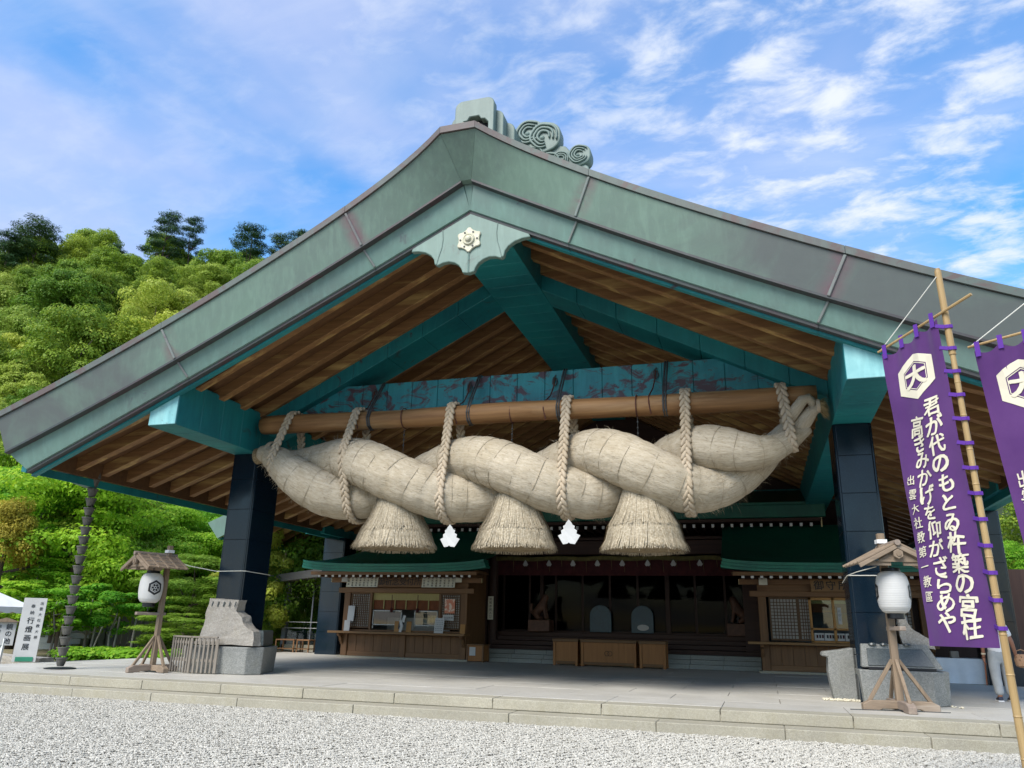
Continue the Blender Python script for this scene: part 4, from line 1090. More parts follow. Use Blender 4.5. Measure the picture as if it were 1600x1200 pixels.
def row(text, x, y, size, pitch, weight=0.0):
    V_, F_ = [], []
    for i, ch in enumerate(text):
        vv, ff = glyph(ch, 0.0)
        for ci, (ox, oy) in enumerate(copies(weight)):
            o_ = len(V_)
            V_ += [(x + i * pitch + (a + ox) * size, y + (b + oy) * size, ci * 0.0007) for a, b in vv]; F_ += [tuple(k + o_ for k in f) for f in ff]
    return V_, F_
def letter_obj(name, VF, fn, mat, parent, cuts=None):
    V_, F_ = VF
    V_ = [p if len(p) == 3 else (p[0], p[1], 0.0) for p in V_]
    if cuts:
        bm = bmesh.new(); vs_ = [bm.verts.new(p) for p in V_]
        for f in F_:
            try: bm.faces.new([vs_[i] for i in f])
            except ValueError: pass
        us = [p[0] for p in V_]; vv = [p[1] for p in V_]
        for ax, lo_, hi_, st in ((0, min(us), max(us), cuts), (1, min(vv), max(vv), cuts)):
            c = lo_ + st
            while c < hi_:
                co = (c, 0, 0) if ax == 0 else (0, c, 0); no = (1, 0, 0) if ax == 0 else (0, 1, 0)
                bmesh.ops.bisect_plane(bm, geom=bm.verts[:] + bm.edges[:] + bm.faces[:], plane_co=co, plane_no=no, dist=1e-5); c += st
        bm.verts.index_update()
        V_ = [tuple(v_.co) for v_ in bm.verts]; F_ = [tuple(v_.index for v_ in f.verts) for f in bm.faces]; bm.free()
    mb = MB(); mb.add([fn(a, b, l) for a, b, l in V_], F_)
    return put(name, mb, mat, parent, fix=False)

def board(name, w_, h_, th, T_, mat, parent, label=None, cat=None, bevel=0.004, group=None):
    """upright panel, local x across, z up from 0, face towards -y; T_ a world matrix"""
    mb = MB().box(-w_ / 2, w_ / 2, 0, th, 0, h_); mb.xf(T_)
    o = put(name, mb, mat, parent, bevel=bevel, origin=None if parent else T_.translation)
    if label: tag(o, label, cat, group)
    return o
def on_board(T_, dy=-0.003): return lambda a, b, l=0.0: T_ @ Vector((a, dy - l, b))
def TM(x, y, z, rz=0.0, rx=0.0): return Matrix.Translation((x, y, z)) @ Matrix.Rotation(rz, 4, 'Z') @ Matrix.Rotation(rx, 4, 'X')

# ------------------------------------------------------------------ glass
def glassmat(name, tint, refl):
    m, t, b, o = new_mat(name); g = G(t); t.nodes.remove(b)
    tr = g.n('ShaderNodeBsdfTransparent'); tr.inputs[0].default_value = (*tint, 1)
    gl = g.n('ShaderNodeBsdfGlossy'); gl.inputs['Roughness'].default_value = 0.02
    fr_ = g.n('ShaderNodeFresnel'); fr_.inputs[0].default_value = 1.5
    ms = g.n('ShaderNodeMixShader'); g.l(g.math('MULTIPLY', fr_.outputs[0], refl, True), ms.inputs[0])
    g.l(tr.outputs[0], ms.inputs[1]); g.l(gl.outputs[0], ms.inputs[2]); g.l(ms.outputs[0], o.inputs[0])
    return m
M['glass'] = glassmat('window_glass', (0.80, 0.86, 0.86), 1.0)
M['darkglass'] = glassmat('dark_window_glass', (0.42, 0.50, 0.54), 0.09)
M['noren'] = plain('brown_curtain', (0.20, 0.065, 0.025), (0.15, 0.05, 0.02), 0.9, 4, bump=0.1)
M['reed'] = plain('reed_blind', (0.46, 0.39, 0.16), (0.36, 0.29, 0.11), 0.8, 3, (30, 30, 1), bump=0.3)
M['redcloth'] = plain('dark_red_cloth', (0.085, 0.018, 0.020), (0.05, 0.012, 0.015), 0.9, 4, bump=0.1)
M['print'] = plain('printed_poster', (0.62, 0.22, 0.13), (0.75, 0.62, 0.5), 0.6, 9, bump=0, fvar=0.0, lo=0.5, hi=0.6)
M['bluewall'] = plain('grey_blue_wall', (0.20, 0.22, 0.24), (0.16, 0.18, 0.2), 0.8, 2, bump=0.05)
M['whitepaint'] = plain('white_paint', (0.78, 0.78, 0.76), (0.72, 0.72, 0.70), 0.6, 6, bump=0.0, fvar=0.03)

# ------------------------------------------------------------------ inner shrine
inner = thing('inner_shrine', 'dark inner shrine at the back of the hall above stone steps', 'shrine', (0, 14.2, 0))
for k in range(3):
    y0 = 14.0 + 0.33 * k
    xs = [-4.6, -3.4, -2.2, -1.0, 0.3, 1.6, 2.9, 4.0, 5.2]
    for a, b in zip(xs[:-1], xs[1:]):
        put('step_stone', MB().box(a + 0.004, b - 0.004, y0, y0 + 0.42, 0.14 * k - 0.02, 0.14 * (k + 1)), M['paleston'], inner, bevel=0.008)
for k in range(4):
    put('wooden_step', MB().box(-4.5, 5.2, 15.0 + 0.32 * k, 16.6, 0.42 + 0.16 * k, 0.42 + 0.16 * (k + 1) - 0.01), M['dark'], inner, bevel=0.01)
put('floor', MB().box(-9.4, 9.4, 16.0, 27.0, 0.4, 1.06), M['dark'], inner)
for x in (-4.55, 4.95):
    put('column', MB().lathe([(0.19, 0.4), (0.19, 4.2)], (x, 15.5, 0), 18), M['darkz'], inner, smooth=False)
for x in (-3.0, 1.95):
    put('column', MB().box(x - 0.07, x + 0.07, 16.9, 17.05, 1.06, 3.9), M['darkz'], inner, bevel=0.01)
put('head_beam', MB().box(-5.0, 5.4, 15.3, 15.7, 3.86, 4.36), M['dark'], inner, bevel=0.015)
put('head_rail', MB().box(-5.2, 5.6, 15.2, 15.45, 4.38, 4.48), M['dark'], inner, bevel=0.01)
# eave of the inner shrine with white-capped rafter ends
put('eave_fascia', MB().box(-8.2, 7.6, 14.25, 14.5, 4.98, 5.42), M['roofgreen'], inner, bevel=0.02)
put('eave_board', MB().box(-8.0, 7.45, 14.35, 14.5, 4.86, 4.97), M['dark'], inner, bevel=0.01)
mb = MB(); mb.hexa([(-8.2, 14.25, 5.42), (7.6, 14.25, 5.42), (7.6, 17.0, 6.3), (-8.2, 17.0, 6.3)], [(-8.2, 14.25, 5.5), (7.6, 14.25, 5.5), (7.6, 17.0, 6.4), (-8.2, 17.0, 6.4)])
put('roof', mb, M['roofgreen'], inner)
r0 = put('rafter_end', MB().box(-7.86, -7.78, 14.46, 16.8, 4.70, 4.80), M['dark'], inner)
c0 = put('white_cap', MB().box(-7.865, -7.775, 14.445, 14.46, 4.695, 4.805), M['whitepaint'], inner)
for k in range(1, 47):
    clone(r0, inner, (0.325 * k, 0, 0)); clone(c0, inner, (0.325 * k, 0, 0))
put('eave_gilt', MB().box(7.44, 7.48, 14.42, 14.5, 4.66, 4.98), M['gold'], inner)
# small straw rope with streamers, red valance
put('small_straw_rope', MB().tube([(-4.4 + 0.3 * k, 15.35, 3.72 + 0.02 * math.sin(k)) for k in range(33)], 0.085, 10), M['greenstraw'], inner)
for k in range(9):
    shide(-3.2 + 0.93 * k, 15.22, 3.66, 0.52, '', parent=inner, name='small_streamer')
for k in range(18):
    x = -3.7 + 0.475 * k
    put('straw_fringe', MB().tube([(x, 15.3, 3.66), (x + 0.02, 15.29, 3.2 + 0.1 * ((k * 5) % 3))], [0.012, 0.004], 5), M['greenstraw'], inner)
rows_ = []
for i in range(2):
    rows_.append([(-4.4 + 0.1 * j, 15.45 + 0.02 * math.sin(j * 1.9), (3.72, 3.10)[i]) for j in range(97)])
put('red_valance', MB().grid(rows_), M['redcloth'], inner, smooth=True)
# glazed screens behind, posts and rails
for k in range(9):
    x = -4.6 + 1.08 * k
    put('screen_post', MB().box(x - 0.04, x + 0.04, 17.0, 17.08, 1.06, 3.3), M['darkz'], inner)
    put('glass_pane', MB().box(x + 0.045, x + 1.03, 17.03, 17.045, 1.12, 3.2), M['darkglass'], inner)
put('screen_rail', MB().box(-4.7, 5.2, 16.98, 17.1, 1.06, 1.12), M['dark'], inner)
put('screen_rail', MB().box(-4.7, 5.2, 16.98, 17.1, 3.22, 3.9), M['dark'], inner)
for s in (-1, 1):
    x0, x1 = sorted((s * 4.72, s * 9.5))
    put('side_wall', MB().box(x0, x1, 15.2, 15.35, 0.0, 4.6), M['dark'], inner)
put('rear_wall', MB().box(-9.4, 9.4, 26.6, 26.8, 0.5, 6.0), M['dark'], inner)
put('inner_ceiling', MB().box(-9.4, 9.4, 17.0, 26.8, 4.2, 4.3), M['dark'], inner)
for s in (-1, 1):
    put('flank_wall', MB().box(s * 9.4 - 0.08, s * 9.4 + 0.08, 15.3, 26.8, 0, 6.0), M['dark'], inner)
# solid arched shapes added to stand in for reflections in the glass
M['archblue'] = plain('blue_arch_panel', (0.012, 0.075, 0.11), (0.009, 0.05, 0.08), 0.35, 14, bump=0.1, fvar=0.2)
for x, lab in ((-0.62, 'narrow blue arched panel standing behind the glass screen, nearer the stump end'), (0.98, 'blue arched panel with pale oval mark behind the glass screen')):
    th = thing('arched_panel', lab, 'panel', (x, 16.85, 1.08), 'arched panels inside the shrine')
    hw = 0.42
    poly = [(x - hw, 1.08), (x + hw, 1.08)] + [(x + hw * math.cos(math.pi * k / 14), 1.68 + 0.40 * math.sin(math.pi * k / 14)) for k in range(15)]
    put('arch', MB().prism(poly, 16.80, 16.86), M['archblue'], th, bevel=0.01)
    if x > 0:
        put('pale_oval', MB().prism([(x + 0.02 + 0.22 * math.cos(2 * math.pi * k / 24), 1.28 + 0.11 * math.sin(2 * math.pi * k / 24)) for k in range(24)], 16.785, 16.80), M['white'], th)
# guardian dogs on pedestals
M['statue'] = plain('carved_wood', (0.16, 0.075, 0.045), (0.09, 0.045, 0.03), 0.6, 6, bump=0.3)
def skin_mesh(name, verts, edges, radii, mat, parent, root=0, levels=2, origin=None):
    me = bpy.data.meshes.new(name); po = worg(parent) if parent else Vector(origin)
    me.from_pydata([tuple(Vector(v_) - po) for v_ in verts], edges, []); me.materials.append(mat)
    o = bpy.data.objects.new(name, me); col.objects.link(o)
    if parent: o.parent = parent
    else: o.location = po
    ORG[o.name] = po
    md = o.modifiers.new('skin', 'SKIN'); md.use_smooth_shade = True
    sl = me.skin_vertices[0].data if me.skin_vertices else None
    if sl is None:
        bm = bmesh.new(); bm.from_mesh(me); bm.verts.layers.skin.verify(); bm.to_mesh(me); bm.free(); sl = me.skin_vertices[0].data
    for i, r_ in enumerate(radii):
        sl[i].radius = r_ if isinstance(r_, tuple) else (r_, r_); sl[i].use_root = (i == root)
    sb_ = o.modifiers.new('round', 'SUBSURF'); sb_.levels = levels; sb_.render_levels = levels
    return o
def guardian(x, y, z, face, lab):
    th = thing('guardian_statue', lab, 'statue', (x, y, z))
    put('pedestal', MB().box(x - 0.42, x + 0.42, y - 0.35, y + 0.35, z, z + 0.42), M['statue'], th, bevel=0.02)
    f = face
    V_ = [(x - f * 0.22, y, z + 0.62), (x - f * 0.05, y, z + 0.85), (x + f * 0.12, y, z + 1.10), (x + f * 0.18, y, z + 1.28), (x + f * 0.30, y, z + 1.30),
          (x + f * 0.16, y - 0.11, z + 0.85), (x + f * 0.20, y - 0.12, z + 0.60), (x + f * 0.24, y - 0.12, z + 0.46),
          (x + f * 0.16, y + 0.11, z + 0.85), (x + f * 0.20, y + 0.12, z + 0.60), (x + f * 0.24, y + 0.12, z + 0.46),
          (x - f * 0.12, y - 0.17, z + 0.55), (x + f * 0.02, y - 0.18, z + 0.46), (x - f * 0.12, y + 0.17, z + 0.55), (x + f * 0.02, y + 0.18, z + 0.46),
          (x - f * 0.36, y, z + 0.70), (x - f * 0.40, y, z + 0.92), (x - f * 0.33, y, z + 1.02)]
    E_ = [(0, 1), (1, 2), (2, 3), (3, 4), (1, 5), (5, 6), (6, 7), (1, 8), (8, 9), (9, 10), (0, 11), (11, 12), (0, 13), (13, 14), (0, 15), (15, 16), (16, 17)]
    R_ = [0.17, 0.17, 0.15, 0.15, 0.09, 0.08, 0.06, 0.065, 0.08, 0.06, 0.065, 0.10, 0.065, 0.10, 0.065, 0.06, 0.08, 0.04]
    skin_mesh('body', V_, E_, R_, M['statue'], th, 0, 1)
guardian(-2.75, 15.9, 1.06, 1, 'carved guardian dog on a red pedestal inside, toward the stump end of the rope')
guardian(4.52, 16.2, 1.06, -1, 'carved guardian dog on a red pedestal inside, toward the tail end of the rope')

# offering boxes
def offering(x0, x1, y0, y1, h, lab, crest=False):
    th = thing('offering_box', lab, 'offering box', ((x0 + x1) / 2, (y0 + y1) / 2, 0), 'offering boxes before the steps')
    put('body', MB().box(x0 + 0.05, x1 - 0.05, y0 + 0.03, y1 - 0.03, 0.05, h - 0.08), M['box'], th)
    for xa in (x0, x1 - 0.09):
        for ya in (y0, y1 - 0.09): put('leg', MB().box(xa, xa + 0.09, ya, ya + 0.09, 0.0, h - 0.1), M['box'], th, bevel=0.008)
    put('top_rail', MB().box(x0 - 0.02, x1 + 0.02, y0 - 0.02, y0 + 0.09, h - 0.10, h), M['boxx'], th, bevel=0.01)
    put('top_rail', MB().box(x0 - 0.02, x1 + 0.02, y1 - 0.09, y1 + 0.02, h - 0.10, h), M['boxx'], th, bevel=0.01)
    put('lower_rail', MB().box(x0 + 0.09, x1 - 0.09, y0 + 0.012, y0 + 0.05, 0.06, 0.14), M['boxx'], th, bevel=0.006)
    n_ = int((x1 - x0) / 0.12)
    for k in range(n_): 
        xx = x0 + 0.06 + k * 0.12; put('grate_bar', MB().box(xx, xx + 0.05, y0 + 0.09, y1 - 0.09, h - 0.07, h - 0.02), M['boxx'], th)
    if crest:
        cx = (x0 + x1) / 2; mb = MB()
        for dx_ in (-0.05, 0.05): mb.tube([(cx + dx_ + 0.075 * math.cos(2 * math.pi * k / 20), y0 + 0.024, 0.42 + 0.075 * math.sin(2 * math.pi * k / 20)) for k in range(20)], 0.008, 5, closed=True)
        put('carved_crest', mb, M['dark'], th)
offering(-1.60, -0.74, 13.3, 13.95, 0.86, 'small offering box beside the wide one, nearer the stump end of the rope')
offering(-0.62, 1.25, 13.25, 13.95, 0.86, 'wide wooden offering box with carved crest, middle of the three', True)
offering(1.37, 2.23, 13.15, 13.85, 0.86, 'small offering box beside the wide one, nearer the tail end of the rope')
# ------------------------------------------------------------------ reception kiosks
M['lattice'] = wood('lattice_wood', (0.13, 0.072, 0.034), (0.085, 0.046, 0.022), 2, 1.0, 0.6)
M['shoji'] = plain('shoji_paper', (0.46, 0.45, 0.42), (0.38, 0.375, 0.35), 0.9, 3, bump=0, fvar=0)
def lattice(x0, x1, z0, z1, y, parent, nx, nz):
    la = put('lattice_frame', MB().box(x0, x1, y + 0.045, y + 0.05, z0, z1), M['shoji'], parent)
    for a, b, c, d in ((x0, x0 + 0.05, z0, z1), (x1 - 0.05, x1, z0, z1), (x0 + 0.05, x1 - 0.05, z0, z0 + 0.06), (x0 + 0.05, x1 - 0.05, z1 - 0.06, z1)):
        put('rail', MB().box(a, b, y, y + 0.045, c, d), M['lattice'], la, bevel=0.004)
    for k in range(1, nx):
        x = x0 + 0.05 + (x1 - x0 - 0.1) * k / nx; put('slat', MB().box(x - 0.012, x + 0.012, y + 0.008, y + 0.04, z0 + 0.05, z1 - 0.05), M['lattice'], la)
    for k in range(1, nz):
        z = z0 + 0.06 + (z1 - z0 - 0.12) * k / nz; put('slat', MB().box(x0 + 0.045, x1 - 0.045, y + 0.012, y + 0.036, z - 0.012, z + 0.012), M['lattice'], la)
def kiosk(s, xi, xo, label):
    """xi inner end, xo outer end of the front wall"""
    K = thing('reception_kiosk', label, 'kiosk', ((xi + xo) / 2, 13.2, 0))
    x0, x1 = sorted((xi, xo)); yf = 13.2
    put('stone_sill', MB().box(x0 - 0.1, x1 + 0.1, yf - 0.08, yf + 0.4, -0.02, 0.07), M['kerb'], K, bevel=0.01)
    posts = [x0, (x0 + x1) / 2 - 0.12, x1 - 0.25]
    for i, x in enumerate(posts):
        zt = 0.85 if i == 1 else 2.55
        put('post', MB().box(x, x + 0.25, yf - 0.02, yf + 0.22, 0.07, zt), M['kiosk'], K, bevel=0.015)
    for xa, xb in ((x0 + 0.25, posts[1]), (posts[1] + 0.25, x1 - 0.25)):
        put('skirting', MB().box(xa, xb, yf + 0.02, yf + 0.1, 0.07, 0.24), M['kioskx'], K, bevel=0.01)
        n_ = 6; wd = (xb - xa) / n_
        for k in range(n_):
            put('wall_board', MB().box(xa + k * wd + 0.003, xa + (k + 1) * wd - 0.003, yf + 0.05 + 0.006 * (k % 2), yf + 0.1, 0.24, 0.84), M['kiosk'], K, bevel=0.006)
    put('counter', MB().box(x0 - 0.38, x1 + 0.08, yf - 0.42, yf + 0.2, 0.855, 0.935), M['counter'], K, bevel=0.012)
    for x in (x0 - 0.02, x1 - 0.12):
        mb = MB(); mb.prism([(yf - 0.02, 0.45), (yf - 0.02, 0.85), (yf - 0.36, 0.85), (yf - 0.34, 0.78), (yf - 0.2, 0.72), (yf - 0.14, 0.6)], x, x + 0.1, 'x'); put('counter_bracket', mb, M['kiosk'], K, bevel=0.01)
    put('lintel', MB().box(x0 - 0.25, x1 + 0.25, yf - 0.06, yf + 0.24, 2.31, 2.49), M['kioskx'], K, bevel=0.015)
    put('head_board', MB().box(x0, x1, yf + 0.04, yf + 0.2, 2.49, 2.95), M['kioskx'], K)
    put('eave_beam', MB().box(x0 - 0.55, x1 + 0.55, yf - 0.12, yf + 0.03, 2.68, 2.86), M['kioskx'], K, bevel=0.012)
    for xe in (x0 - 0.56, x1 + 0.55): put('gilt_end', MB().box(xe, xe + 0.012, yf - 0.115, yf + 0.025, 2.69, 2.85), M['gold'], K)
    put('side_wall', MB().box(x0, x0 + 0.12, yf + 0.22, yf + 2.0, 0.05, 3.2), M['kiosk'], K)
    put('side_wall', MB().box(x1 - 0.12, x1, yf + 0.22, yf + 2.0, 0.05, 3.2), M['kiosk'], K)
    put('inner_wall', MB().box(x0 + 0.12, x1 - 0.12, yf + 1.9, yf + 2.0, 0.05, 3.0), M['bluewall'], K)
    put('inner_ceiling', MB().box(x0 + 0.12, x1 - 0.12, yf + 0.25, yf + 1.9, 2.5, 2.56), M['kioskx'], K)
    put('inner_floor', MB().box(x0 + 0.12, x1 - 0.12, yf + 0.25, yf + 1.9, 0.3, 0.36), M['kioskx'], K)
    # roof: concave green copper, upswept ends, hip on the outer side
    ex0, ex1 = (x0 - 1.25, x1 + 1.05) if s < 0 else (x0 - 1.05, x1 + 1.25)
    NX, NY = 40, 14
    def up(x):
        t_ = min((x - ex0), (ex1 - x)); return 0.16 * math.exp(-(t_ / 0.9))
    def top(x, d):
        y = 12.0 + d; dh = (x - ex0) if s < 0 else (ex1 - x)
        e_ = min(d, dh * 1.15 + 0.0)
        return 3.27 + up(x) * max(0, 1 - d / 2.0) + 0.16 * e_ + 0.115 * e_ * e_
    rows_ = []
    for i in range(NY + 1):
        d = 3.0 * (i / NY) ** 1.2
        rows_.append([(ex0 + (ex1 - ex0) * j / NX, 12.0 + d, top(ex0 + (ex1 - ex0) * j / NX, d)) for j in range(NX + 1)])
    rf = put('roof', MB().grid(rows_), M['roofgreen'], K, smooth=True)
    NS = 3
    for k in range(NS):
        rg = []
        for j in range(NX + 1):
            x = ex0 + (ex1 - ex0) * j / NX; xx = x + (0.03 * (NS - 1 - k) if j == NX else -0.03 * (NS - 1 - k) if j == 0 else 0) * -1
            zt = 3.27 + up(x) - 0.095 * k; yy = 11.985 + 0.03 * k
            rg.append([(xx, yy, zt + (0.006 if k == 0 else 0)), (xx, yy + 0.02, zt - 0.09), (xx, yy + 0.5, zt - 0.085), (xx, yy + 0.5, zt - 0.01)])
        put('eave_course', strips(rg), M['roofgreenlip'], rf, bevel=0.004)
    put('eave_soffit', MB().box(ex0 + 0.35, ex1 - 0.35, 12.12, 12.2, 2.90, 3.02), M['kioskx'], K, bevel=0.01)
    put('soffit_board', MB().box(ex0 + 0.3, ex1 - 0.3, 12.2, 13.3, 2.985, 3.01), M['kioskx'], K)
    n_ = int((ex1 - ex0 - 1.3) / 0.283)
    r0 = put('rafter', MB().box(ex0 + 0.62, ex0 + 0.69, 12.24, 13.2, 2.84, 2.93), M['kiosk'], K)
    c0 = put('rafter_cap', MB().box(ex0 + 0.61, ex0 + 0.70, 12.225, 12.24, 2.83, 2.935), M['whitepaint'], K)
    for k in range(1, n_ + 1): clone(r0, K, (0.283 * k, 0, 0)); clone(c0, K, (0.283 * k, 0, 0))
    return K
KL = kiosk(-1, -4.75, -9.70, 'wooden reception kiosk with green roof and paper price lists over the window')
KR = kiosk(1, 5.22, 10.15, 'wooden kiosk with amber window frame half hidden behind the black pillar and water basin')
# ---- fittings of the first kiosk
yf = 13.2
lattice(-9.42, -8.62, 1.05, 2.31, yf + 0.02, KL, 9, 14)
lattice(-5.78, -5.02, 1.05, 2.31, yf + 0.02, KL, 9, 14)
for x in (-8.62, -5.85): put('window_jamb', MB().box(x, x + 0.07, yf, yf + 0.12, 0.94, 2.31), M['kiosk'], KL)
put('window_sill', MB().box(-9.45, -5.0, yf - 0.02, yf + 0.12, 0.94, 1.0), M['kioskx'], KL, bevel=0.006)
put('reed_blind', MB().box(-8.55, -5.85, yf + 0.10, yf + 0.12, 2.06, 2.31), M['reed'], KL)
for k in range(6):
    xa = -8.55 + 0.45 * k
    rows_ = [[(xa + 0.02 + 0.41 * j / 8, yf + 0.13 + 0.012 * math.sin(j * 1.6 + k) * i, 2.12 - i * (0.40 + 0.02 * math.sin(k * 2.0))) for j in range(9)] for i in range(2)]
    put('door_curtain', MB().grid(rows_), M['noren'], KL, smooth=True)
    put('curtain_strip', MB().box(xa - 0.02, xa + 0.02, yf + 0.095, yf + 0.11, 1.74, 2.1), M['reed'], KL)
for xa, xb in ((-8.5, -7.33), (-6.82, -5.9)):
    sc_ = put('clear_screen', MB().box(xa + 0.02, xb - 0.02, yf + 0.065, yf + 0.072, 1.2, 1.66), M['glass'], KL)
    for a, b, c, d in ((xa, xa + 0.03, 1.05, 1.68), (xb - 0.03, xb, 1.15, 1.68), (xa, xb, 1.66, 1.695), (xa, xb, 1.17, 1.2)):
        put('screen_frame', MB().box(a, b, yf + 0.05, yf + 0.085, c, d), M['alu'], sc_)
put('inner_shelf', MB().box(-8.5, -5.9, yf + 1.3, yf + 1.6, 0.9, 1.45), M['shoji'], KL)
for k in range(14): put('charm_hook_row', MB().box(-6.8 + 0.06 * k, -6.77 + 0.06 * k, yf + 1.28, yf + 1.3, 1.1, 1.55), M['cream'], KL)
for x in (-7.72, -6.68):
    put('bell_tassel', MB().lathe([(0.012, 0.62), (0.012, 0.16), (0.05, 0.14), (0.055, 0.02), (0.05, 0.0)], (x, yf - 0.02, 1.62), 10), M['redcloth'], KL)
# sign board and paper lists
T_ = TM(-7.38, 12.98, 2.52, 0, math.radians(-6))
sg = board('sign_board', 1.80, 0.40, 0.03, T_, M['kioskx'], None, 'brown board lettered with six characters over the kiosk window', 'sign')
letter_obj('lettering', row('御祈念受付所', -0.735, 0.2, 0.30, 0.294, 0.012), on_board(T_), M['ink'], sg)
lists = ['初宮詣', '厄除開運', '家内安全', '交通安全', '商売繁昌', '良縁祈願', '心願成就', '五穀豊穣']
for cx, wd, lab, sd_ in ((-8.90, 1.30, 'cream paper list of prayers, side of the kiosk sign nearest the glass pavilion', 1), (-5.82, 1.30, 'cream paper list of prayers, side of the kiosk sign nearest the steps', 2)):
    T_ = TM(cx, 12.96, 2.51, 0, math.radians(-8))
    pl = board('paper_list', wd, 0.39, 0.008, T_, M['cream'], None, lab, 'paper list', group='paper lists on the kiosk')
    for k in range(8):
        letter_obj('lettering', column(lists[(k + sd_) % 8], wd / 2 - 0.09 - k * 0.16, 0.325, 0.075, 0.088 if len(lists[(k + sd_) % 8]) > 3 else 0.11, 0.006), on_board(T_), M['ink'], pl)
for x, lab in ((-9.62, 'small white card hung at the outer end of the paper lists'), (-5.02, 'small pale card hung at the inner end of the paper lists')):
    board('paper_card', 0.24, 0.17, 0.006, TM(x, 12.93, 2.69), M['white'] if x < -7 else M['cream'], None, lab, 'card')
# things standing on the counter
board('counter_sign', 0.26, 0.56, 0.03, TM(-9.32, 13.06, 1.28, 0.1, math.radians(-6)), M['white'], None, 'tall white card standing behind a smaller one at the counter end', 'card')
board('counter_sign', 0.22, 0.38, 0.03, TM(-9.38, 12.94, 0.937, 0.1, math.radians(-6)), M['white'], None, 'small white card standing on the counter end by the black pillar', 'card')
T_ = TM(-5.72, 12.95, 0.937, -0.05, math.radians(-10)); cs = board('counter_sign', 0.36, 0.52, 0.012, T_, M['white'], None, 'pale notice leaning on the counter below the red poster', 'notice')
for k in range(5): letter_obj('lettering', column('祈念受付案内', 0.12 - 0.06 * k, 0.44, 0.045, 0.07, 0.003), on_board(T_), M['ink'], cs)
T_ = TM(-5.42, 13.19, 1.62, 0, 0); po_ = board('poster', 0.40, 0.50, 0.008, T_, M['print'], None, 'orange red printed poster on the kiosk lattice', 'poster')
T_ = TM(-5.46, 13.185, 1.37); pc = board('poster', 0.42, 0.2, 0.008, T_, M['white'], None, 'white slip pinned under the orange red poster', 'notice')
letter_obj('lettering', row('受付時間', -0.13, 0.1, 0.08, 0.09, 0.004), on_board(T_), M['ink'], pc)
for x, h, mt, lab in ((-7.42, 0.38, 'amber', 'small amber wooden tablet on the counter beside the white charm'), (-6.95, 0.38, 'amber', 'small amber wooden tablet on the counter, nearer the pale notice'), (-4.86, 0.32, 'amber', 'small amber wooden stand on the counter corner near the steps')):
    board('wooden_tablet', 0.19, h, 0.03, TM(x, 13.08, 0.937, 0.1, math.radians(-8)), M[mt], None, lab, 'tablet')
th = thing('charm_stand', 'small stand of white and black slips in the counter middle', 'charm stand', (-7.2, 12.9, 0.937))
for k, (dx_, z, a, mt) in enumerate(((0, 0.0, 0.3, 'white'), (0.06, 0.17, -0.25, 'white'), (0.1, 0.34, 0.2, 'white'), (-0.05, 0.1, 0.15, 'ink'), (0.08, 0.27, 0.3, 'ink'))):
    mb = MB().box(-0.05, 0.05, 0, 0.02, 0, 0.24); mb.xf(Matrix.Translation((-7.2 + dx_, 12.9 + 0.01 * k, 0.945 + z)) @ Matrix.Rotation(a, 4, 'Y')); put('slip', mb, M[mt], th)
# ---- fittings of the second kiosk
lattice(5.55, 6.42, 0.98, 2.30, yf + 0.02, KR, 8, 12)
lattice(6.42, 6.80, 0.98, 2.30, yf + 0.05, KR, 4, 12)
for a, b, c, d in ((6.74, 6.82, 0.96, 2.3), (7.42, 7.50, 0.96, 2.3), (8.2, 8.28, 0.96, 2.3), (6.74, 8.28, 2.22, 2.3), (6.74, 8.28, 1.32, 1.38), (6.74, 8.28, 0.94, 1.0)):
    put('window_frame', MB().box(a, b, yf - 0.005, yf + 0.06, c, d), M['amber'], KR, bevel=0.005)
put('window_pane', MB().box(6.82, 8.2, yf + 0.025, yf + 0.03, 1.38, 2.22), M['glass'], KR)
put('door_curtain', MB().box(6.82, 8.2, yf + 0.12, yf + 0.13, 1.85, 2.15), M['noren'], KR); put('reed_blind', MB().box(6.82, 8.2, yf + 0.10, yf + 0.115, 2.12, 2.24), M['reed'], KR)
lattice(8.6, 9.7, 0.98, 2.30, yf + 0.02, KR, 10, 12)
for k in range(5):
    bx = board('charm_tray', 0.28, 0.22, 0.02, TM(6.98 + 0.30 * k, yf + 0.09, 1.01), M['white'], KR)
    for j in range(3): put('charm', MB().box(6.90 + 0.30 * k + 0.08 * j, 6.95 + 0.30 * k + 0.08 * j, yf + 0.075, yf + 0.088, 1.08, 1.18), M['ink'] if (k + j) % 2 else M['redcloth'], KR)
T_ = TM(7.42, 13.0, 2.47, 0, math.radians(-6)); sg = board('sign_board', 1.15, 0.40, 0.03, T_, M['counter'], None, 'pale brown sign board partly behind the black pillar by the water basin', 'sign')
letter_obj('lettering', row('御守所', -0.34, 0.2, 0.31, 0.36, 0.014), on_board(T_), M['ink'], sg)
board('paper_card', 0.26, 0.22, 0.006, TM(5.42, 12.93, 2.66), M['cream'], None, 'pale card hung at the corner of the second kiosk', 'card')
T_ = TM(7.62, yf - 0.03, 1.5, 0); sp = board('price_strip', 0.11, 0.5, 0.01, T_, M['white'], None, 'white paper strip on the amber window edge by the pillar', 'notice')
letter_obj('lettering', column('お守り', 0, 0.4, 0.09, 0.13, 0.004), on_board(T_), M['ink'], sp)
T_ = TM(9.30, 12.85, 1.15, 0, math.radians(-5)); sp = board('notice_board', 0.36, 0.62, 0.012, T_, M['white'], None, 'pale green notice standing on the counter behind the water basin', 'notice')
letter_obj('lettering', column('御朱印受付', 0, 0.52, 0.08, 0.1, 0.004), on_board(T_), M['ink'], sp)
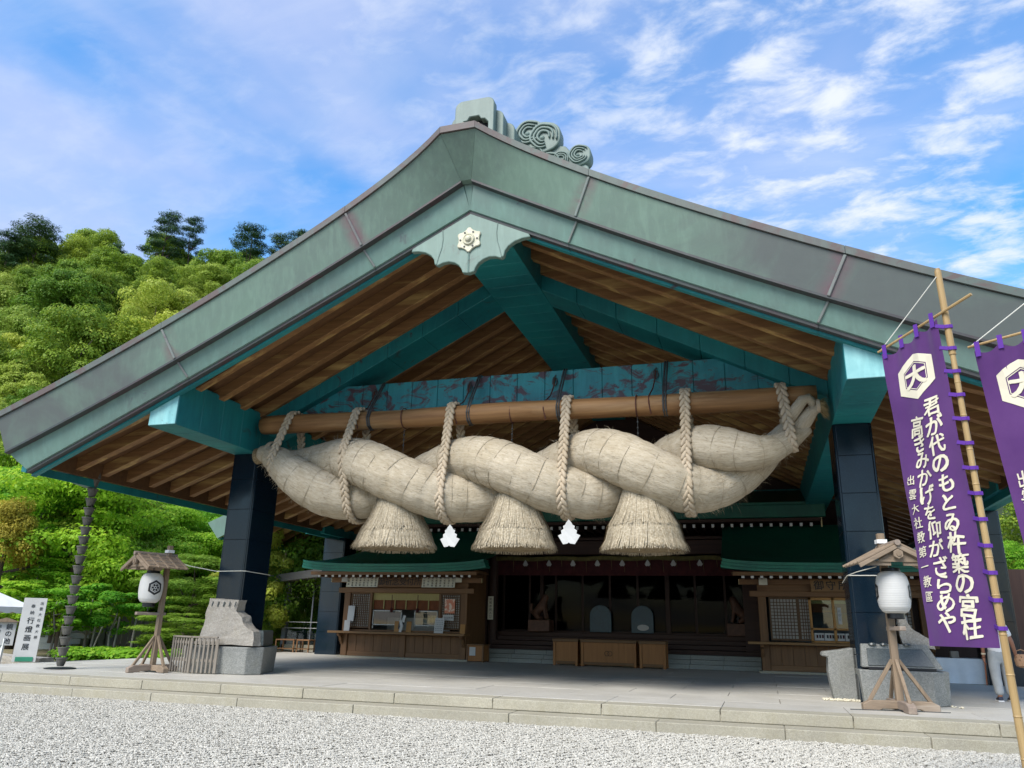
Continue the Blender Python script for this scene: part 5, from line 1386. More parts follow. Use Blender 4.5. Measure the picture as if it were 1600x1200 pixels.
# wooden box by the steps
bx = thing('wooden_box', 'small wooden box with white paper beside the kiosk corner', 'box', (-4.35, 13.4, 0))
put('body', MB().box(-4.68, -4.08, 13.15, 13.75, 0.03, 0.56), M['box'], bx, bevel=0.01)
for xa in (-4.70, -4.12):
    for ya in (13.13, 13.71): put('leg', MB().box(xa, xa + 0.06, ya, ya + 0.06, 0, 0.54), M['kiosk'], bx)
put('lid', MB().box(-4.72, -4.04, 13.11, 13.79, 0.56, 0.60), M['kioskx'], bx, bevel=0.008)
put('paper', MB().box(-4.58, -4.36, 13.122, 13.13, 0.22, 0.5), M['white'], bx)
# wall notice by the dark passage
T_ = TM(-4.5, 15.05, 1.45); sp = board('wall_notice', 0.22, 0.85, 0.012, T_, M['cream'], None, 'narrow vertical notice on the dark wall between kiosk and steps', 'notice')
letter_obj('lettering', column('昇殿参拝入口', 0, 0.74, 0.11, 0.125, 0.004), on_board(T_), M['ink'], sp)
# ------------------------------------------------------------------ stone bases at the pillars
def rough_prism(name, outline, y0, y1, mat, parent, amp=0.02, seed=1, bev=0.02):
    o = put(name, MB().prism(outline, y0, y1), mat, parent)
    bm = bmesh.new(); bm.from_mesh(o.data)
    bmesh.ops.triangulate(bm, faces=[f for f in bm.faces if len(f.verts) > 4])
    bmesh.ops.subdivide_edges(bm, edges=bm.edges[:], cuts=4, use_grid_fill=True)
    rr_ = random.Random(seed)
    from mathutils import noise as nz
    for v_ in bm.verts:
        n_ = nz.noise_vector(v_.co * 3.1 + Vector((seed, 0, 0))) * amp + nz.noise_vector(v_.co * 9.0) * amp * 0.5
        v_.co += n_
    bm.normal_update(); bm.to_mesh(o.data); bm.free()
    return o
PB = thing('pillar_base', 'split granite block wrapped round the black pillar beside the slatted screen', 'stone base', (-7.2, 3.4, 0))
def octa(pts, z0, z1, grow):
    cx = sum(p[0] for p in pts) / len(pts); cy = sum(p[1] for p in pts) / len(pts)
    return MB().hexa([(x, y, z0) for x, y in pts], [(cx + (x - cx) * grow, cy + (y - cy) * grow, z1) for x, y in pts])
put('plinth', octa([(-8.1, 2.78), (-6.42, 2.84), (-6.18, 3.15), (-6.72, 4.5), (-8.1, 4.5)], 0.0, 0.62, 1.05), M['granite'], PB, bevel=0.02, seg=2)
rough_prism('split_block', [(-7.85, 0.64), (-6.24, 0.66), (-6.28, 0.96), (-6.46, 1.04), (-6.60, 1.16), (-6.68, 1.32), (-6.86, 1.44), (-6.82, 1.70), (-7.66, 1.73), (-7.72, 1.1)], 2.84, 3.2, M['roughstone'], PB, 0.03, 4)
for k in range(5): put('chisel_mark', MB().bar((-7.52 + 0.165 * k, 2.822, 1.655), (-7.55 + 0.165 * k, 2.822, 1.54), 0.022, 0.02), M['darkstone'], PB)  # chisel grooves drawn as dark bars, their shade put into the colour
put('polished_foot', MB().hexa([(-6.98, 3.12, 0.65), (-6.17, 3.12, 0.65), (-6.72, 4.35, 0.65), (-6.98, 4.35, 0.65)], [(-6.98, 3.12, 1.0), (-6.2, 3.12, 1.0), (-6.75, 4.35, 1.0), (-6.98, 4.35, 1.0)]), M['darkstone'], PB, bevel=0.02)

WB = thing('water_basin', 'granite water basin built against the black pillar behind the right lantern', 'basin', (7.7, 3.3, 0))
WB['label'] = 'granite water basin built against the black pillar behind the round paper lantern'
put('plinth', octa([(7.03, 2.92), (8.20, 2.80), (8.52, 3.15), (8.45, 4.45), (7.03, 4.45)], 0.0, 0.60, 1.045), M['granite'], WB, bevel=0.02, seg=2)
mb = MB().hexa([(7.05, 2.90, 0.64), (8.42, 2.86, 0.64), (8.42, 4.3, 0.64), (7.05, 4.3, 0.64)], [(7.08, 3.04, 1.06), (8.22, 3.02, 1.06), (8.22, 4.2, 1.06), (7.08, 4.2, 1.06)])
put('sloped_back', mb, M['granite'], WB, bevel=0.015)
mb = MB().hexa([(7.16, 2.885, 0.68), (8.28, 2.855, 0.68), (8.28, 2.9, 0.68), (7.16, 2.93, 0.68)], [(7.17, 2.985, 0.98), (8.12, 2.965, 0.98), (8.12, 3.01, 0.98), (7.17, 3.03, 0.98)])
put('wet_panel', mb, M['darkstone'], WB, bevel=0.006)
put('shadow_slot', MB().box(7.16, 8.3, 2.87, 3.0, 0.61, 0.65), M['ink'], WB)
for k in range(4): put('scallop', MB().lathe([(0.075, 0), (0.06, 0.03), (0.0, 0.045)], (7.28 + 0.2 * k, 3.03, 1.045), 12, caps=False), M['darkstone'], WB)
rough_prism('rock', [(7.86, 1.04), (8.36, 1.0), (8.32, 1.14), (8.16, 1.24), (8.02, 1.32), (7.90, 1.62), (7.80, 1.62), (7.80, 1.2)], 3.1, 3.7, M['roughstone'], WB, 0.03, 9)
put('side_slab', MB().prism([(6.56, 0.0), (7.0, 0.0), (7.0, 0.97), (6.72, 0.92), (6.42, 0.88), (6.40, 0.80), (6.52, 0.78), (6.50, 0.5)], 3.62, 4.2), M['granite'], WB, bevel=0.02)
# pale pebbles gathered round the foot
mb = MB(); rr_ = random.Random(21)
for i in range(150):
    x, y = (rr_.uniform(6.35, 7.0), rr_.uniform(3.2, 3.62)) if rr_.random() < 0.9 else (rr_.uniform(8.4, 8.65), rr_.uniform(2.75, 3.0))
    r_ = rr_.uniform(0.012, 0.03); k0 = len(mb.v)
    mb.lathe([(0.5, -0.5), (1.0, 0), (0.6, 0.6)], n=6); mb.xf(Matrix.Translation((x, y, r_ * 0.6)) @ Matrix.Diagonal((r_, r_ * rr_.uniform(.7, 1.2), r_ * 0.9, 1)), k0)
pbl = put('pebbles', mb, M['paleink'], None, kind='stuff', origin=(6.7, 3.4, 0)); tag(pbl, 'pale pebbles strewn at the foot of the water basin', 'pebbles')

# slatted screen by the first pillar
SC = thing('slatted_screen', 'folding screen of weathered wooden slats leaning by the granite base', 'screen', (-7.8, 2.6, 0))
A_, B_, C_ = Vector((-8.55, 2.86, 0)), Vector((-7.72, 2.50, 0)), Vector((-7.12, 2.66, 0))
for P_, Q_, n_ in ((A_, B_, 7), (B_, C_, 6)):
    d = (Q_ - P_)
    for k in range(n_ + 1):
        p = P_ + d * (k / n_); wd = 0.07 if k in (0, n_) else 0.046
        put('slat', MB().bar(p + Vector((0, 0, 0.02)), p + Vector((0, 0.0, 0.80)), wd, 0.03, d.cross(Vector((0, 0, 1)))), M['slat'], SC, bevel=0.004)
    for z in (0.30, 0.70): put('rail', MB().bar(P_ + Vector((0, 0.03, z)), Q_ + Vector((0, 0.03, z)), 0.03, 0.06), M['slat'], SC)
    put('top_rail', MB().bar(P_ + Vector((0, 0, 0.825)), Q_ + Vector((0, 0, 0.825)), 0.07, 0.04), M['slat'], SC, bevel=0.005)

# ------------------------------------------------------------------ lantern stands
def hexring(cx, cz, r_, n=6, rot=math.pi / 2): return [(cx + r_ * math.cos(rot + 2 * math.pi * k / n), cz + r_ * math.sin(rot + 2 * math.pi * k / n)) for k in range(n)]
def lantern_stand(px, py, ang, mir, label, group):
    """built facing -y with the roof ridge along local y, then turned; local origin at the post foot"""
    L_ = thing('lantern_stand', label, 'lantern stand', (px, py, 0), group)
    TT = Matrix.Translation((px, py, 0)) @ Matrix.Rotation(ang, 4, 'Z')
    def P_(name, mb, mat, parent=None, **k): return put(name, mb.xf(TT), mat, parent or L_, **k)
    P_('post', MB().bar((0, 0, 0.10), (0, 0.0, 2.98), 0.12, 0.11, (0, 1, 0)), M['grey'], bevel=0.01)
    P_('post_cap', MB().box(-0.085, 0.085, -0.08, 0.08, 2.80, 2.87), M['whitepaint'])
    P_('foot_beam', MB().prism([(-0.62, 0.0), (-0.36, 0.0), (-0.3, 0.03), (0.3, 0.03), (0.36, 0.0), (0.62, 0.0), (0.62, 0.10), (0.5, 0.16), (-0.5, 0.16), (-0.62, 0.10)], -0.07, 0.07), M['greyx'], bevel=0.012)
    mb = MB().prism([(-0.62, 0.0), (-0.36, 0.0), (-0.3, 0.03), (0.3, 0.03), (0.36, 0.0), (0.62, 0.0), (0.62, 0.11), (0.5, 0.165), (-0.5, 0.165), (-0.62, 0.11)], -0.068, 0.068, 'x'); P_('foot_beam', mb, M['greyy'], bevel=0.012)
    for sx, sy in ((-1, 0), (1, 0), (0, 1), (0, -1)):
        P_('brace', MB().bar((sx * 0.50, sy * 0.50, 0.14), (sx * 0.05, sy * 0.05, 0.82), 0.06, 0.055, (sy, sx, 0)), M['grey'], bevel=0.006)
    P_('arm', MB().box(-0.05, 0.05, -0.62, 0.12, 1.30, 1.37), M['greyy'], bevel=0.008)
    P_('ground_rod', MB().bar((-0.85, -0.11, 0.008), (0.75, -0.11, 0.008), 0.012, 0.012), M['steel'])
    # roof over the lantern, ridge along y
    yc = -0.34
    for s in (-1, 1):
        rp = P_('roof_pane', MB().hexa([(0, yc - 0.48, 2.70), (s * 0.62, yc - 0.48, 2.38), (s * 0.62, yc + 0.52, 2.38), (0, yc + 0.52, 2.70)], [(0, yc - 0.48, 2.735), (s * 0.63, yc - 0.48, 2.405), (s * 0.63, yc + 0.52, 2.405), (0, yc + 0.52, 2.735)]), M['greyx'])
        for k in range(5):
            y_ = yc - 0.46 + 0.24 * k; P_('roof_batten', MB().bar((s * 0.0, y_, 2.745), (s * 0.66, y_, 2.40), 0.055, 0.035), M['greyx'], rp, bevel=0.006)
        for k in range(3):
            f = 0.28 + 0.27 * k; P_('roof_board', MB().bar((s * 0.64 * f, yc - 0.47, 2.735 - 0.335 * f), (s * 0.64 * f, yc + 0.51, 2.735 - 0.335 * f), 0.035, 0.02), M['greyy'], rp)
        P_('barge', MB().bar((0, yc - 0.49, 2.68), (s * 0.64, yc - 0.49, 2.345), 0.04, 0.07), M['greyx'], bevel=0.006)
        P_('roof_cleat', MB().box(min(s * 0.1, s * 0.5), max(s * 0.1, s * 0.5), yc - 0.40, yc - 0.36, 2.36, 2.44), M['greyx'])
    P_('ridge_pole', MB().lathe([(0.05, -0.55), (0.05, 0.55)], n=10).xf(Matrix.Translation((0, yc, 2.735)) @ Matrix.Rotation(math.pi / 2, 4, 'X')), M['greyy'])
    P_('gable_board', MB().prism([(-0.34, 2.42), (0.34, 2.42), (0, 2.64)], yc - 0.43, yc - 0.40), M['greyx'])
    hexp = P_('gable_knob', MB().prism(hexring(0, 2.545, 0.085, 6, math.pi / 6 * 1), yc - 0.53, yc - 0.47), M['greyx'], bevel=0.006)
    P_('knob_centre', MB().prism(hexring(0, 2.545, 0.04, 10), yc - 0.545, yc - 0.53), M['grey'], hexp)
    # the lantern itself hangs from the roof: a thing of its own
    return L_, TT, yc
def lantern(TT, yc, label, crest_ang, group):
    o3 = TT @ Vector((0, yc, 1.55))
    H = thing('paper_lantern', label, 'lantern', tuple(o3), group)
    prof = [(0.13, 0.03), (0.20, 0.06), (0.245, 0.13), (0.268, 0.25), (0.275, 0.38), (0.268, 0.52), (0.245, 0.64), (0.20, 0.71), (0.13, 0.745)]
    n_ = 20; pr_ = []
    for i in range(60):
        z = 0.03 + 0.715 * i / 59; r_ = float(np.interp(z, [p[1] for p in prof], [p[0] for p in prof])); pr_.append((r_ + 0.0022 * (1 if i % 2 else -1), z))
    put('paper_shade', MB().lathe(pr_, o3, 40, caps=False), M['lantern'], H, smooth=True)
    put('bottom_ring', MB().lathe([(0.13, -0.06), (0.14, -0.05), (0.14, 0.045), (0.12, 0.05)], o3, 24), M['blackpaint'], H, bevel=0.006)
    put('top_ring', MB().lathe([(0.14, 0.72), (0.155, 0.74), (0.15, 0.79), (0.1, 0.80)], o3, 24), M['blackpaint'], H, bevel=0.006)
    put('hanger', MB().tube([o3 + Vector((0, 0, 0.79)), o3 + Vector((0, 0, 0.90))], 0.012, 6), M['steel'], H)
    put('hook', MB().tube([o3 + Vector((0, 0, -0.06)), o3 + Vector((0, 0, -0.15))], 0.01, 6), M['steel'], H)
    def rad_(z): return float(np.interp(z, [p[1] for p in prof], [p[0] for p in prof]))
    def wrap(ang0):
        def f(a, b, l=0.0):
            z = 0.39 + b; r_ = rad_(z) + 0.006 + l; t_ = ang0 + a / 0.275
            return o3 + Vector((r_ * math.sin(t_), -r_ * math.cos(t_), z))
        return f
    for a0 in crest_ang:
        # black hexagon ring and flower crest
        V_, F_ = [], []
        o_, i_ = hexring(0, 0, 0.178), hexring(0, 0, 0.125)
        for k in range(6):
            for j in range(5):
                f0, f1 = j / 5, (j + 1) / 5
                q = [tuple(np.array(A[k]) * (1 - f) + np.array(A[(k + 1) % 6]) * f) for A, f in ((o_, f0), (o_, f1), (i_, f1), (i_, f0))]
                b0 = len(V_); V_ += q; F_.append((b0, b0 + 1, b0 + 2, b0 + 3))
        letter_obj('hexagon_crest', (V_, F_), wrap(a0), M['ink'], H)
        V_, F_ = [], []
        for k in range(6):
            t_ = 2 * math.pi * k / 6; c_ = (0.058 * math.cos(t_), 0.058 * math.sin(t_)); b0 = len(V_)
            V_ += [(c_[0] + 0.026 * math.cos(2 * math.pi * j / 10), c_[1] + 0.026 * math.sin(2 * math.pi * j / 10)) for j in range(10)]; F_.append(tuple(range(b0, b0 + 10)))
        b0 = len(V_); V_ += [(0.018 * math.cos(2 * math.pi * j / 10), 0.018 * math.sin(2 * math.pi * j / 10)) for j in range(10)]; F_.append(tuple(range(b0, b0 + 10)))
        o_, i_ = hexring(0, 0, 0.103), hexring(0, 0, 0.092)
        for k in range(6):
            b0 = len(V_); V_ += [o_[k], o_[(k + 1) % 6], i_[(k + 1) % 6], i_[k]]; F_.append((b0, b0 + 1, b0 + 2, b0 + 3))
        letter_obj('flower_crest', (V_, F_), wrap(a0), M['ink'], H)
    return H
LS1, T1, yc = lantern_stand(-8.78, 2.52, math.radians(-20), 1, 'roofed wooden lantern stand by the slatted screen', 'lantern stands')
lantern(T1, yc, 'white paper lantern with a black hexagon crest facing front', (math.radians(62), math.radians(242)), 'paper lanterns')
LS2, T2, yc = lantern_stand(7.47, 1.75, math.radians(9), 1, 'roofed wooden lantern stand before the water basin, partly behind the purple banner', 'lantern stands')
lantern(T2, yc, 'white paper lantern whose black crests show only at its two edges', (math.radians(83), math.radians(-97)), 'paper lanterns')
# strings that tie the stands to the pillars
s1 = MB(); s1.tube([(-8.74, 2.5, 2.66), (-8.3, 2.72, 2.50), (-7.80, 3.12, 2.40), (-7.78, 3.14, 2.40)], 0.009, 5)
s1.tube([(-7.775, 4.28, 2.40), (-7.775, 3.14, 2.40), (-7.70, 3.145, 2.40), (-7.06, 3.145, 2.41), (-6.985, 3.22, 2.41), (-6.985, 4.28, 2.38)], 0.009, 5)
tag(put('tie_string', s1, M['string'], None, origin=(-7.8, 3.1, 2.4)), 'thin white string tied from the lantern post round the black pillar', 'string')
s1 = MB(); s1.tube([(7.35, 1.8, 2.40), (7.1, 2.6, 2.36), (6.99, 3.14, 2.33), (6.985, 3.2, 2.33), (6.985, 4.28, 2.25)], 0.009, 5); s1.tube([(7.0, 3.145, 2.33), (7.76, 3.145, 2.33)], 0.009, 5)
tag(put('tie_string', s1, M['string'], None, origin=(7.0, 3.1, 2.3)), 'thin white string round the black pillar behind the roofed lantern', 'string')

# ------------------------------------------------------------------ rain chain
RC = thing('rain_chain', 'rain chain of stacked bronze cups hanging from the eave corner', 'rain chain', (-11.2, 2.15, 0))
put('catch_basin', MB().lathe([(0.34, 0.004), (0.36, 0.02), (0.30, 0.03), (0.1, 0.012)], (-11.2, 2.15, 0), 28), M['ink'], RC)
cup = put('cup', MB().lathe([(0.06, 0.0), (0.075, 0.0), (0.105, 0.10), (0.125, 0.17), (0.14, 0.175), (0.14, 0.20), (0.118, 0.20), (0.07, 0.03)], (-11.2, 2.15, 0.06), 20, caps=False), M['bronze'], RC, smooth=False)
lk = put('link', MB().tube([(-11.2 + 0.055, 2.15, 0.20), (-11.2 + 0.055, 2.15, 0.32)], 0.008, 5).tube([(-11.2 - 0.055, 2.15, 0.20), (-11.2 - 0.055, 2.15, 0.32)], 0.008, 5), M['bronze'], RC)
for k in range(1, 19):
    clone(cup, RC, (0, 0, 0.245 * k)); clone(lk, RC, (0, 0, 0.245 * k))
put('funnel', MB().lathe([(0.10, 4.62), (0.16, 4.70), (0.15, 4.86), (0.10, 4.90), (0.11, 4.95), (0.06, 5.02)], (-11.2, 2.15, 0), 20), M['bronze'], RC, smooth=False)
put('gutter_spout', MB().hexa([(-11.75, 1.5, 4.62), (-11.3, 1.5, 4.62), (-11.16, 2.2, 4.40), (-11.26, 2.2, 4.40)], [(-11.8, 1.45, 4.78), (-11.25, 1.45, 4.78), (-11.12, 2.25, 4.52), (-11.3, 2.25, 4.52)]), M['fascia_low'], RC, bevel=0.01)

# ------------------------------------------------------------------ purple banners
def banner(base, adir, wd, ztop, zbot, ptop, drift, tilt, label, plabel, lines, seed, polez=0.0, mono=1.0, lean=0.09):
    base = Vector(base); ad = Vector((adir[0], adir[1], 0)).normalized(); nrm = Vector((ad.y, -ad.x, 0))
    if nrm.y > 0: nrm = -nrm
    P_ = thing('banner_pole', plabel, 'pole', tuple(base))
    pts = []; rad = []
    H = ptop - base.z
    for k in range(45):
        z = base.z + H * k / 44; pts.append((base.x, base.y, z)); rad.append((0.036 - 0.012 * k / 44))
    put('bamboo_cane', MB().tube(pts, rad, 14), M['bamboo'], P_, smooth=False)
    z = base.z + 0.25; k = 0
    while z < ptop - 0.1:
        r_ = 0.036 - 0.012 * (z - base.z) / H
        put('cane_node', MB().lathe([(r_ * 0.95, -0.014), (r_ * 1.13, 0), (r_ * 0.95, 0.014)], (base.x, base.y, z), 14), M['bamboo'], P_); z += 0.34
    put('upper_sleeve', MB().lathe([(0.034, 0), (0.033, 0.9), (0.03, 0.93)], (base.x, base.y, ptop - 0.95), 14), M['bamboo'], P_)
    zc = ztop + 0.06
    a0 = base - base * 0; a0 = Vector((base.x, base.y, zc)) - ad * 0.32 + Vector((0, 0, 0.0)) + nrm * 0.05
    a0.z += 0.32 * tilt / wd
    a1 = Vector((base.x, base.y, zc - tilt * (wd + 0.1) / wd)) + ad * (wd + 0.10) + nrm * 0.05
    put('cross_arm', MB().tube([a0, a1], [0.016, 0.013], 8), M['bamboo'], P_)
    put('stay_string', MB().tube([a1 - ad * 0.02, Vector((base.x, base.y, ptop - 0.1)) + nrm * 0.04], 0.005, 5), M['string'], P_)
    B_ = thing('banner', label, 'banner', (base.x, base.y, zbot))
    off_ = 0.05
    def S(u, v, lift=0.0):
        """u metres from the pole side, v metres down from the top"""
        t_ = v / (ztop - zbot); a = off_ + u
        wob = 0.014 * math.sin(u * 19 + v * 1.1 + seed) * (0.5 + 0.5 * t_) + 0.016 * math.sin(u * 31 - v * 0.5) * max(0, 1 - v / 0.7) + 0.007 * math.sin(u * 8 + v * 5.3 + seed) + 0.03 * math.sin(v * 1.35 + u * 1.5 + seed) * t_ + 0.018 * math.sin(u * 7.2 - v * 0.9 + seed) * (1 - 0.4 * t_) + 0.012 * math.sin(u * 9 + v * 6.0) * max(0, t_ - 0.82) * 5
        sag = 0.05 * math.sin(math.pi * ((u / wd * 3) % 1.0)) * max(0, 1 - v / 0.25)
        p = Vector((base.x, base.y, ztop - v - sag - tilt * (u / wd) * (1 - t_))) + ad * a * (1 - 0.03 * t_) + Vector((drift[0], drift[1], 0)) * (t_ ** 1.3) * (u / wd)
        return p + nrm * (0.05 + wob + lift)
    NU, NV = 34, 90
    put('cloth', MB().grid([[S(wd * j / NU, (ztop - zbot) * i / NV) for j in range(NU + 1)] for i in range(NV + 1)]), M['purple'], B_, smooth=True, fix=False)
    n_ = 13
    for k in range(n_):
        v = 0.06 + (ztop - zbot - 0.25) * k / (n_ - 1); p = S(0.02, v); c_ = Vector((base.x, base.y, p.z - 0.02)); r_ = 0.05
        loop = [p + nrm * 0.006, c_ + nrm * r_, c_ - ad * r_ * 0.7 + nrm * r_ * 0.5, c_ - ad * r_, c_ - nrm * r_, p - nrm * 0.02]
        mb = MB()
        for a, b in zip(loop[:-1], loop[1:]): mb.bar(a, b, 0.006, 0.035)
        put('pole_tie', mb, M['tape'], B_)
    for k in range(4):
        u = 0.04 + (wd - 0.08) * k / 3; p = S(u, 0.0); mb = MB()
        mb.bar(p + nrm * 0.012 + Vector((0, 0, -0.05)), Vector((p.x, p.y, zc + 0.02 - tilt * u / wd)) + nrm * 0.012, 0.045, 0.006, nrm); put('arm_loop', mb, M['tape'], B_)
    def F(a, b, l=0.0): return S(wd / 2 - a * mono, -b, 0.006 + l)
    # mirrored so that writing reads from the camera side
    o_, i_ = hexring(0, 0, 0.262), hexring(0, 0, 0.168)
    V_, F_ = [], []
    for k in range(6):
        b0 = len(V_); V_ += [o_[k], o_[(k + 1) % 6], i_[(k + 1) % 6], i_[k]]; F_.append((b0, b0 + 1, b0 + 2, b0 + 3))
    o2, i2 = hexring(0, 0, 0.157), hexring(0, 0, 0.148)
    for k in range(6):
        b0 = len(V_); V_ += [o2[k], o2[(k + 1) % 6], i2[(k + 1) % 6], i2[k]]; F_.append((b0, b0 + 1, b0 + 2, b0 + 3))
    letter_obj('hexagon_crest', ([(a * 0.92, b - 0.44) for a, b in V_], F_), F, M['paleink'], B_, cuts=0.07)
    letter_obj('crest_character', column('大', 0, -0.44, 0.25, 1, 0.05), F, M['paleink'], B_, cuts=0.07)
    for i, (txt, x, y, sz, pitch, wt) in enumerate(lines):
        letter_obj('lettering', column(txt, x, y, sz, pitch, wt, 0.11, seed + i, 0.86, 0.10), F, M['paleink'], B_, cuts=0.07)
    # the pole leans a little, and the cloth with it
    for T0 in (P_, B_):
        for ch in T0.children:
            og = ORG[ch.name]
            for v_ in ch.data.vertices: v_.co.x += lean * (1 - (v_.co.z + og.z - base.z) / H)
    return P_, B_
banner((7.32, -5.5, GZ), (-0.713, 0.704), 0.68, 4.32, 1.14, 4.88, (0.0, 0.0), 0.17,
       'purple banner with white verse in two long columns, hung from the pole in the gravel', 'bamboo pole carrying the purple banner with the white verse',
       [('君が代のもとゐ杵築の宮柱', 0.125, -0.84, 0.215, 0.196, 0.030), ('高きみかげを仰がざらめや', -0.085, -0.97, 0.20, 0.180, 0.026), ('出雲大社教第一教區', -0.245, -1.50, 0.115, 0.150, 0.018)], 1)
banner((8.22, -5.75, GZ), (-0.88, 0.47), 0.70, 4.02, 0.80, 4.6, (0.16, -0.12), 0.05,
       'second purple banner at the picture edge, cut off by the frame', 'bamboo pole of the second purple banner at the picture edge',
       [('吉事いやしけ', 0.10, -0.95, 0.27, 0.25, 0.034), ('出雲大社教', -0.20, -1.35, 0.155, 0.165, 0.016)], 4)
# ------------------------------------------------------------------ signs, tent, bench, pavilion, table
M['tent'] = plain('tent_fabric', (0.80, 0.79, 0.76), (0.72, 0.71, 0.68), 0.7, 2, bump=0.05, fvar=0.02)
M['cloth'] = plain('white_tablecloth', (0.78, 0.79, 0.80), (0.70, 0.72, 0.74), 0.8, 3, bump=0.05, fvar=0.02)
M['greenpaint'] = flat('green_paint', (0.03, 0.22, 0.13), 0.6)
T_ = TM(-13.95, 3.55, 0.02, math.radians(42), math.radians(-3))
ss = board('standing_sign', 0.56, 1.68, 0.04, T_, M['white'], None, 'tall white standing sign with black characters at the platform edge', 'sign')
letter_obj('lettering', column('奉納', -0.03, 1.46, 0.11, 0.17, 0.008), on_board(T_), M['ink'], ss)
letter_obj('lettering', column('行燈画展', -0.03, 1.08, 0.18, 0.23, 0.014), on_board(T_), M['ink'], ss)
letter_obj('lettering', column('出雲大社教大祭', 0.17, 1.54, 0.095, 0.15, 0.008), on_board(T_), M['ink'], ss)
board('green_foot', 0.42, 0.12, 0.012, TM(-13.94, 3.535, 0.03, math.radians(42)), M['greenpaint'], ss)
th = thing('pond_sign', 'small roofed white sign on a thin post behind the tall sign', 'sign', (-14.9, 3.6, -0.2))
T_ = TM(-14.9, 3.6, 0.42, math.radians(44), math.radians(-2))
put('post', MB().bar((-14.95, 3.65, -0.3), (-14.9, 3.64, 0.6), 0.08, 0.06, (0, 1, 0)), M['whitepaint'], th)
board('panel', 0.52, 0.62, 0.03, T_, M['white'], th)
letter_obj('lettering', column('鏡の池', 0.10, 0.50, 0.17, 0.19, 0.012), on_board(T_), M['ink'], th)
letter_obj('lettering', column('錦鯉の餌', -0.14, 0.50, 0.10, 0.13, 0.006), on_board(T_), M['ink'], th)
mb = MB().prism([(-0.36, 0.62), (0.36, 0.62), (0.0, 0.74)], -0.12, 0.14); mb.xf(T_); put('little_roof', mb, M['grey'], th)
# tent
TN = thing('white_tent', 'white canopy tent with scalloped edge at the garden side', 'tent', (-18.6, 5.2, -0.2))
ct = Vector((-18.9, 5.0, 0)); hw = 1.6
cor = [ct + Vector((a * hw, b * hw, 0)) for a, b in ((-1, -1), (1, -1), (1, 1), (-1, 1))]
mb = MB()
mb.add([(c_.x, c_.y, 1.48) for c_ in cor] + [(ct.x, ct.y, 2.4)], [(0, 1, 4), (1, 2, 4), (2, 3, 4), (3, 0, 4)]); put('canopy', mb, M['tent'], TN)
for a, b in zip(cor, cor[1:] + cor[:1]):
    rows_ = [[], []]
    for k in range(41):
        p = a.lerp(b, k / 40); rows_[0].append((p.x, p.y, 1.48)); rows_[1].append((p.x, p.y, 1.33 - 0.05 * abs(math.sin(k * math.pi / 5))))
    put('valance', MB().grid(rows_), M['tent'], TN)
for c_ in cor: put('leg', MB().tube([(c_.x, c_.y, -0.3), (c_.x, c_.y, 1.46)], 0.025, 8), M['alu'], TN)
put('counter_table', MB().box(-19.9, -17.9, 3.9, 4.5, 0.35, 0.42), M['greyx'], TN)
rk = rough_prism('stone_ledge', [(-16.9, -0.35), (-14.3, -0.35), (-14.35, 0.08), (-16.9, 0.14)], 4.3, 4.9, M['roughstone'], None, 0.06, 31)
tag(rk, 'low rough stone ledge behind the standing sign', 'stone ledge')
# low garden bench under the wing
BN = thing('garden_bench', 'low brown bench with open frame near the glass pavilion', 'bench', (-13.5, 16.4, 0))
for (xa, xb, ya, yb) in ((-14.3, -13.4, 15.9, 16.5), (-13.35, -12.75, 16.0, 16.5)):
    put('seat', MB().box(xa, xb, ya, yb, 0.46, 0.51), M['kioskx'], BN, bevel=0.008)
    put('lower_shelf', MB().box(xa, xb, ya, yb, 0.12, 0.15), M['kioskx'], BN)
    for x in (xa, xb - 0.05):
        for y in (ya, yb - 0.05): put('leg', MB().box(x, x + 0.05, y, y + 0.05, 0, 0.46), M['kiosk'], BN)
# glass pavilion
GP = thing('glass_pavilion', 'low glass pavilion with grey flat roof seen between the black pillars', 'pavilion', (-14.5, 18.5, 0))
M['greyroof'] = plain('grey_metal_roof', (0.19, 0.185, 0.18), (0.14, 0.135, 0.13), 0.5, 3, (1, 1, 20), bump=0.3)
mb = MB().hexa([(-15.9, 17.3, 2.86), (-12.2, 16.2, 3.12), (-12.2, 24, 3.12), (-15.9, 24, 2.86)], [(-16.0, 17.2, 3.16), (-12.2, 16.1, 3.46), (-12.2, 24, 3.46), (-16.0, 24, 3.16)])
put('roof', mb, M['greyroof'], GP, bevel=0.02)
put('post', MB().box(-15.25, -15.05, 17.7, 17.9, 0, 2.95), M['bluewall'], GP, bevel=0.01)
for k in range(3):
    xa = -15.0 + 1.2 * k; put('glass_pane', MB().box(xa, xa + 1.14, 17.80, 17.815, 0.25, 2.9), M['glass'], GP)
    put('mullion', MB().box(xa + 1.14, xa + 1.2, 17.77, 17.85, 0.2, 2.95), M['bluewall'], GP)
put('sill', MB().box(-15.2, -11.4, 17.7, 17.95, 0, 0.25), M['kerb'], GP)
put('ceiling', MB().box(-15.6, -11.6, 17.95, 23.5, 2.78, 2.82), M['cream'], GP)
put('back_wall', MB().box(-12.3, -12.2, 18, 23.5, 0.0, 2.8), M['bluewall'], GP)
for z in (0.95, 1.2): put('hand_rail', MB().tube([(-15.0, 17.55, z), (-11.8, 17.55, z)], 0.015, 6), M['alu'], GP)
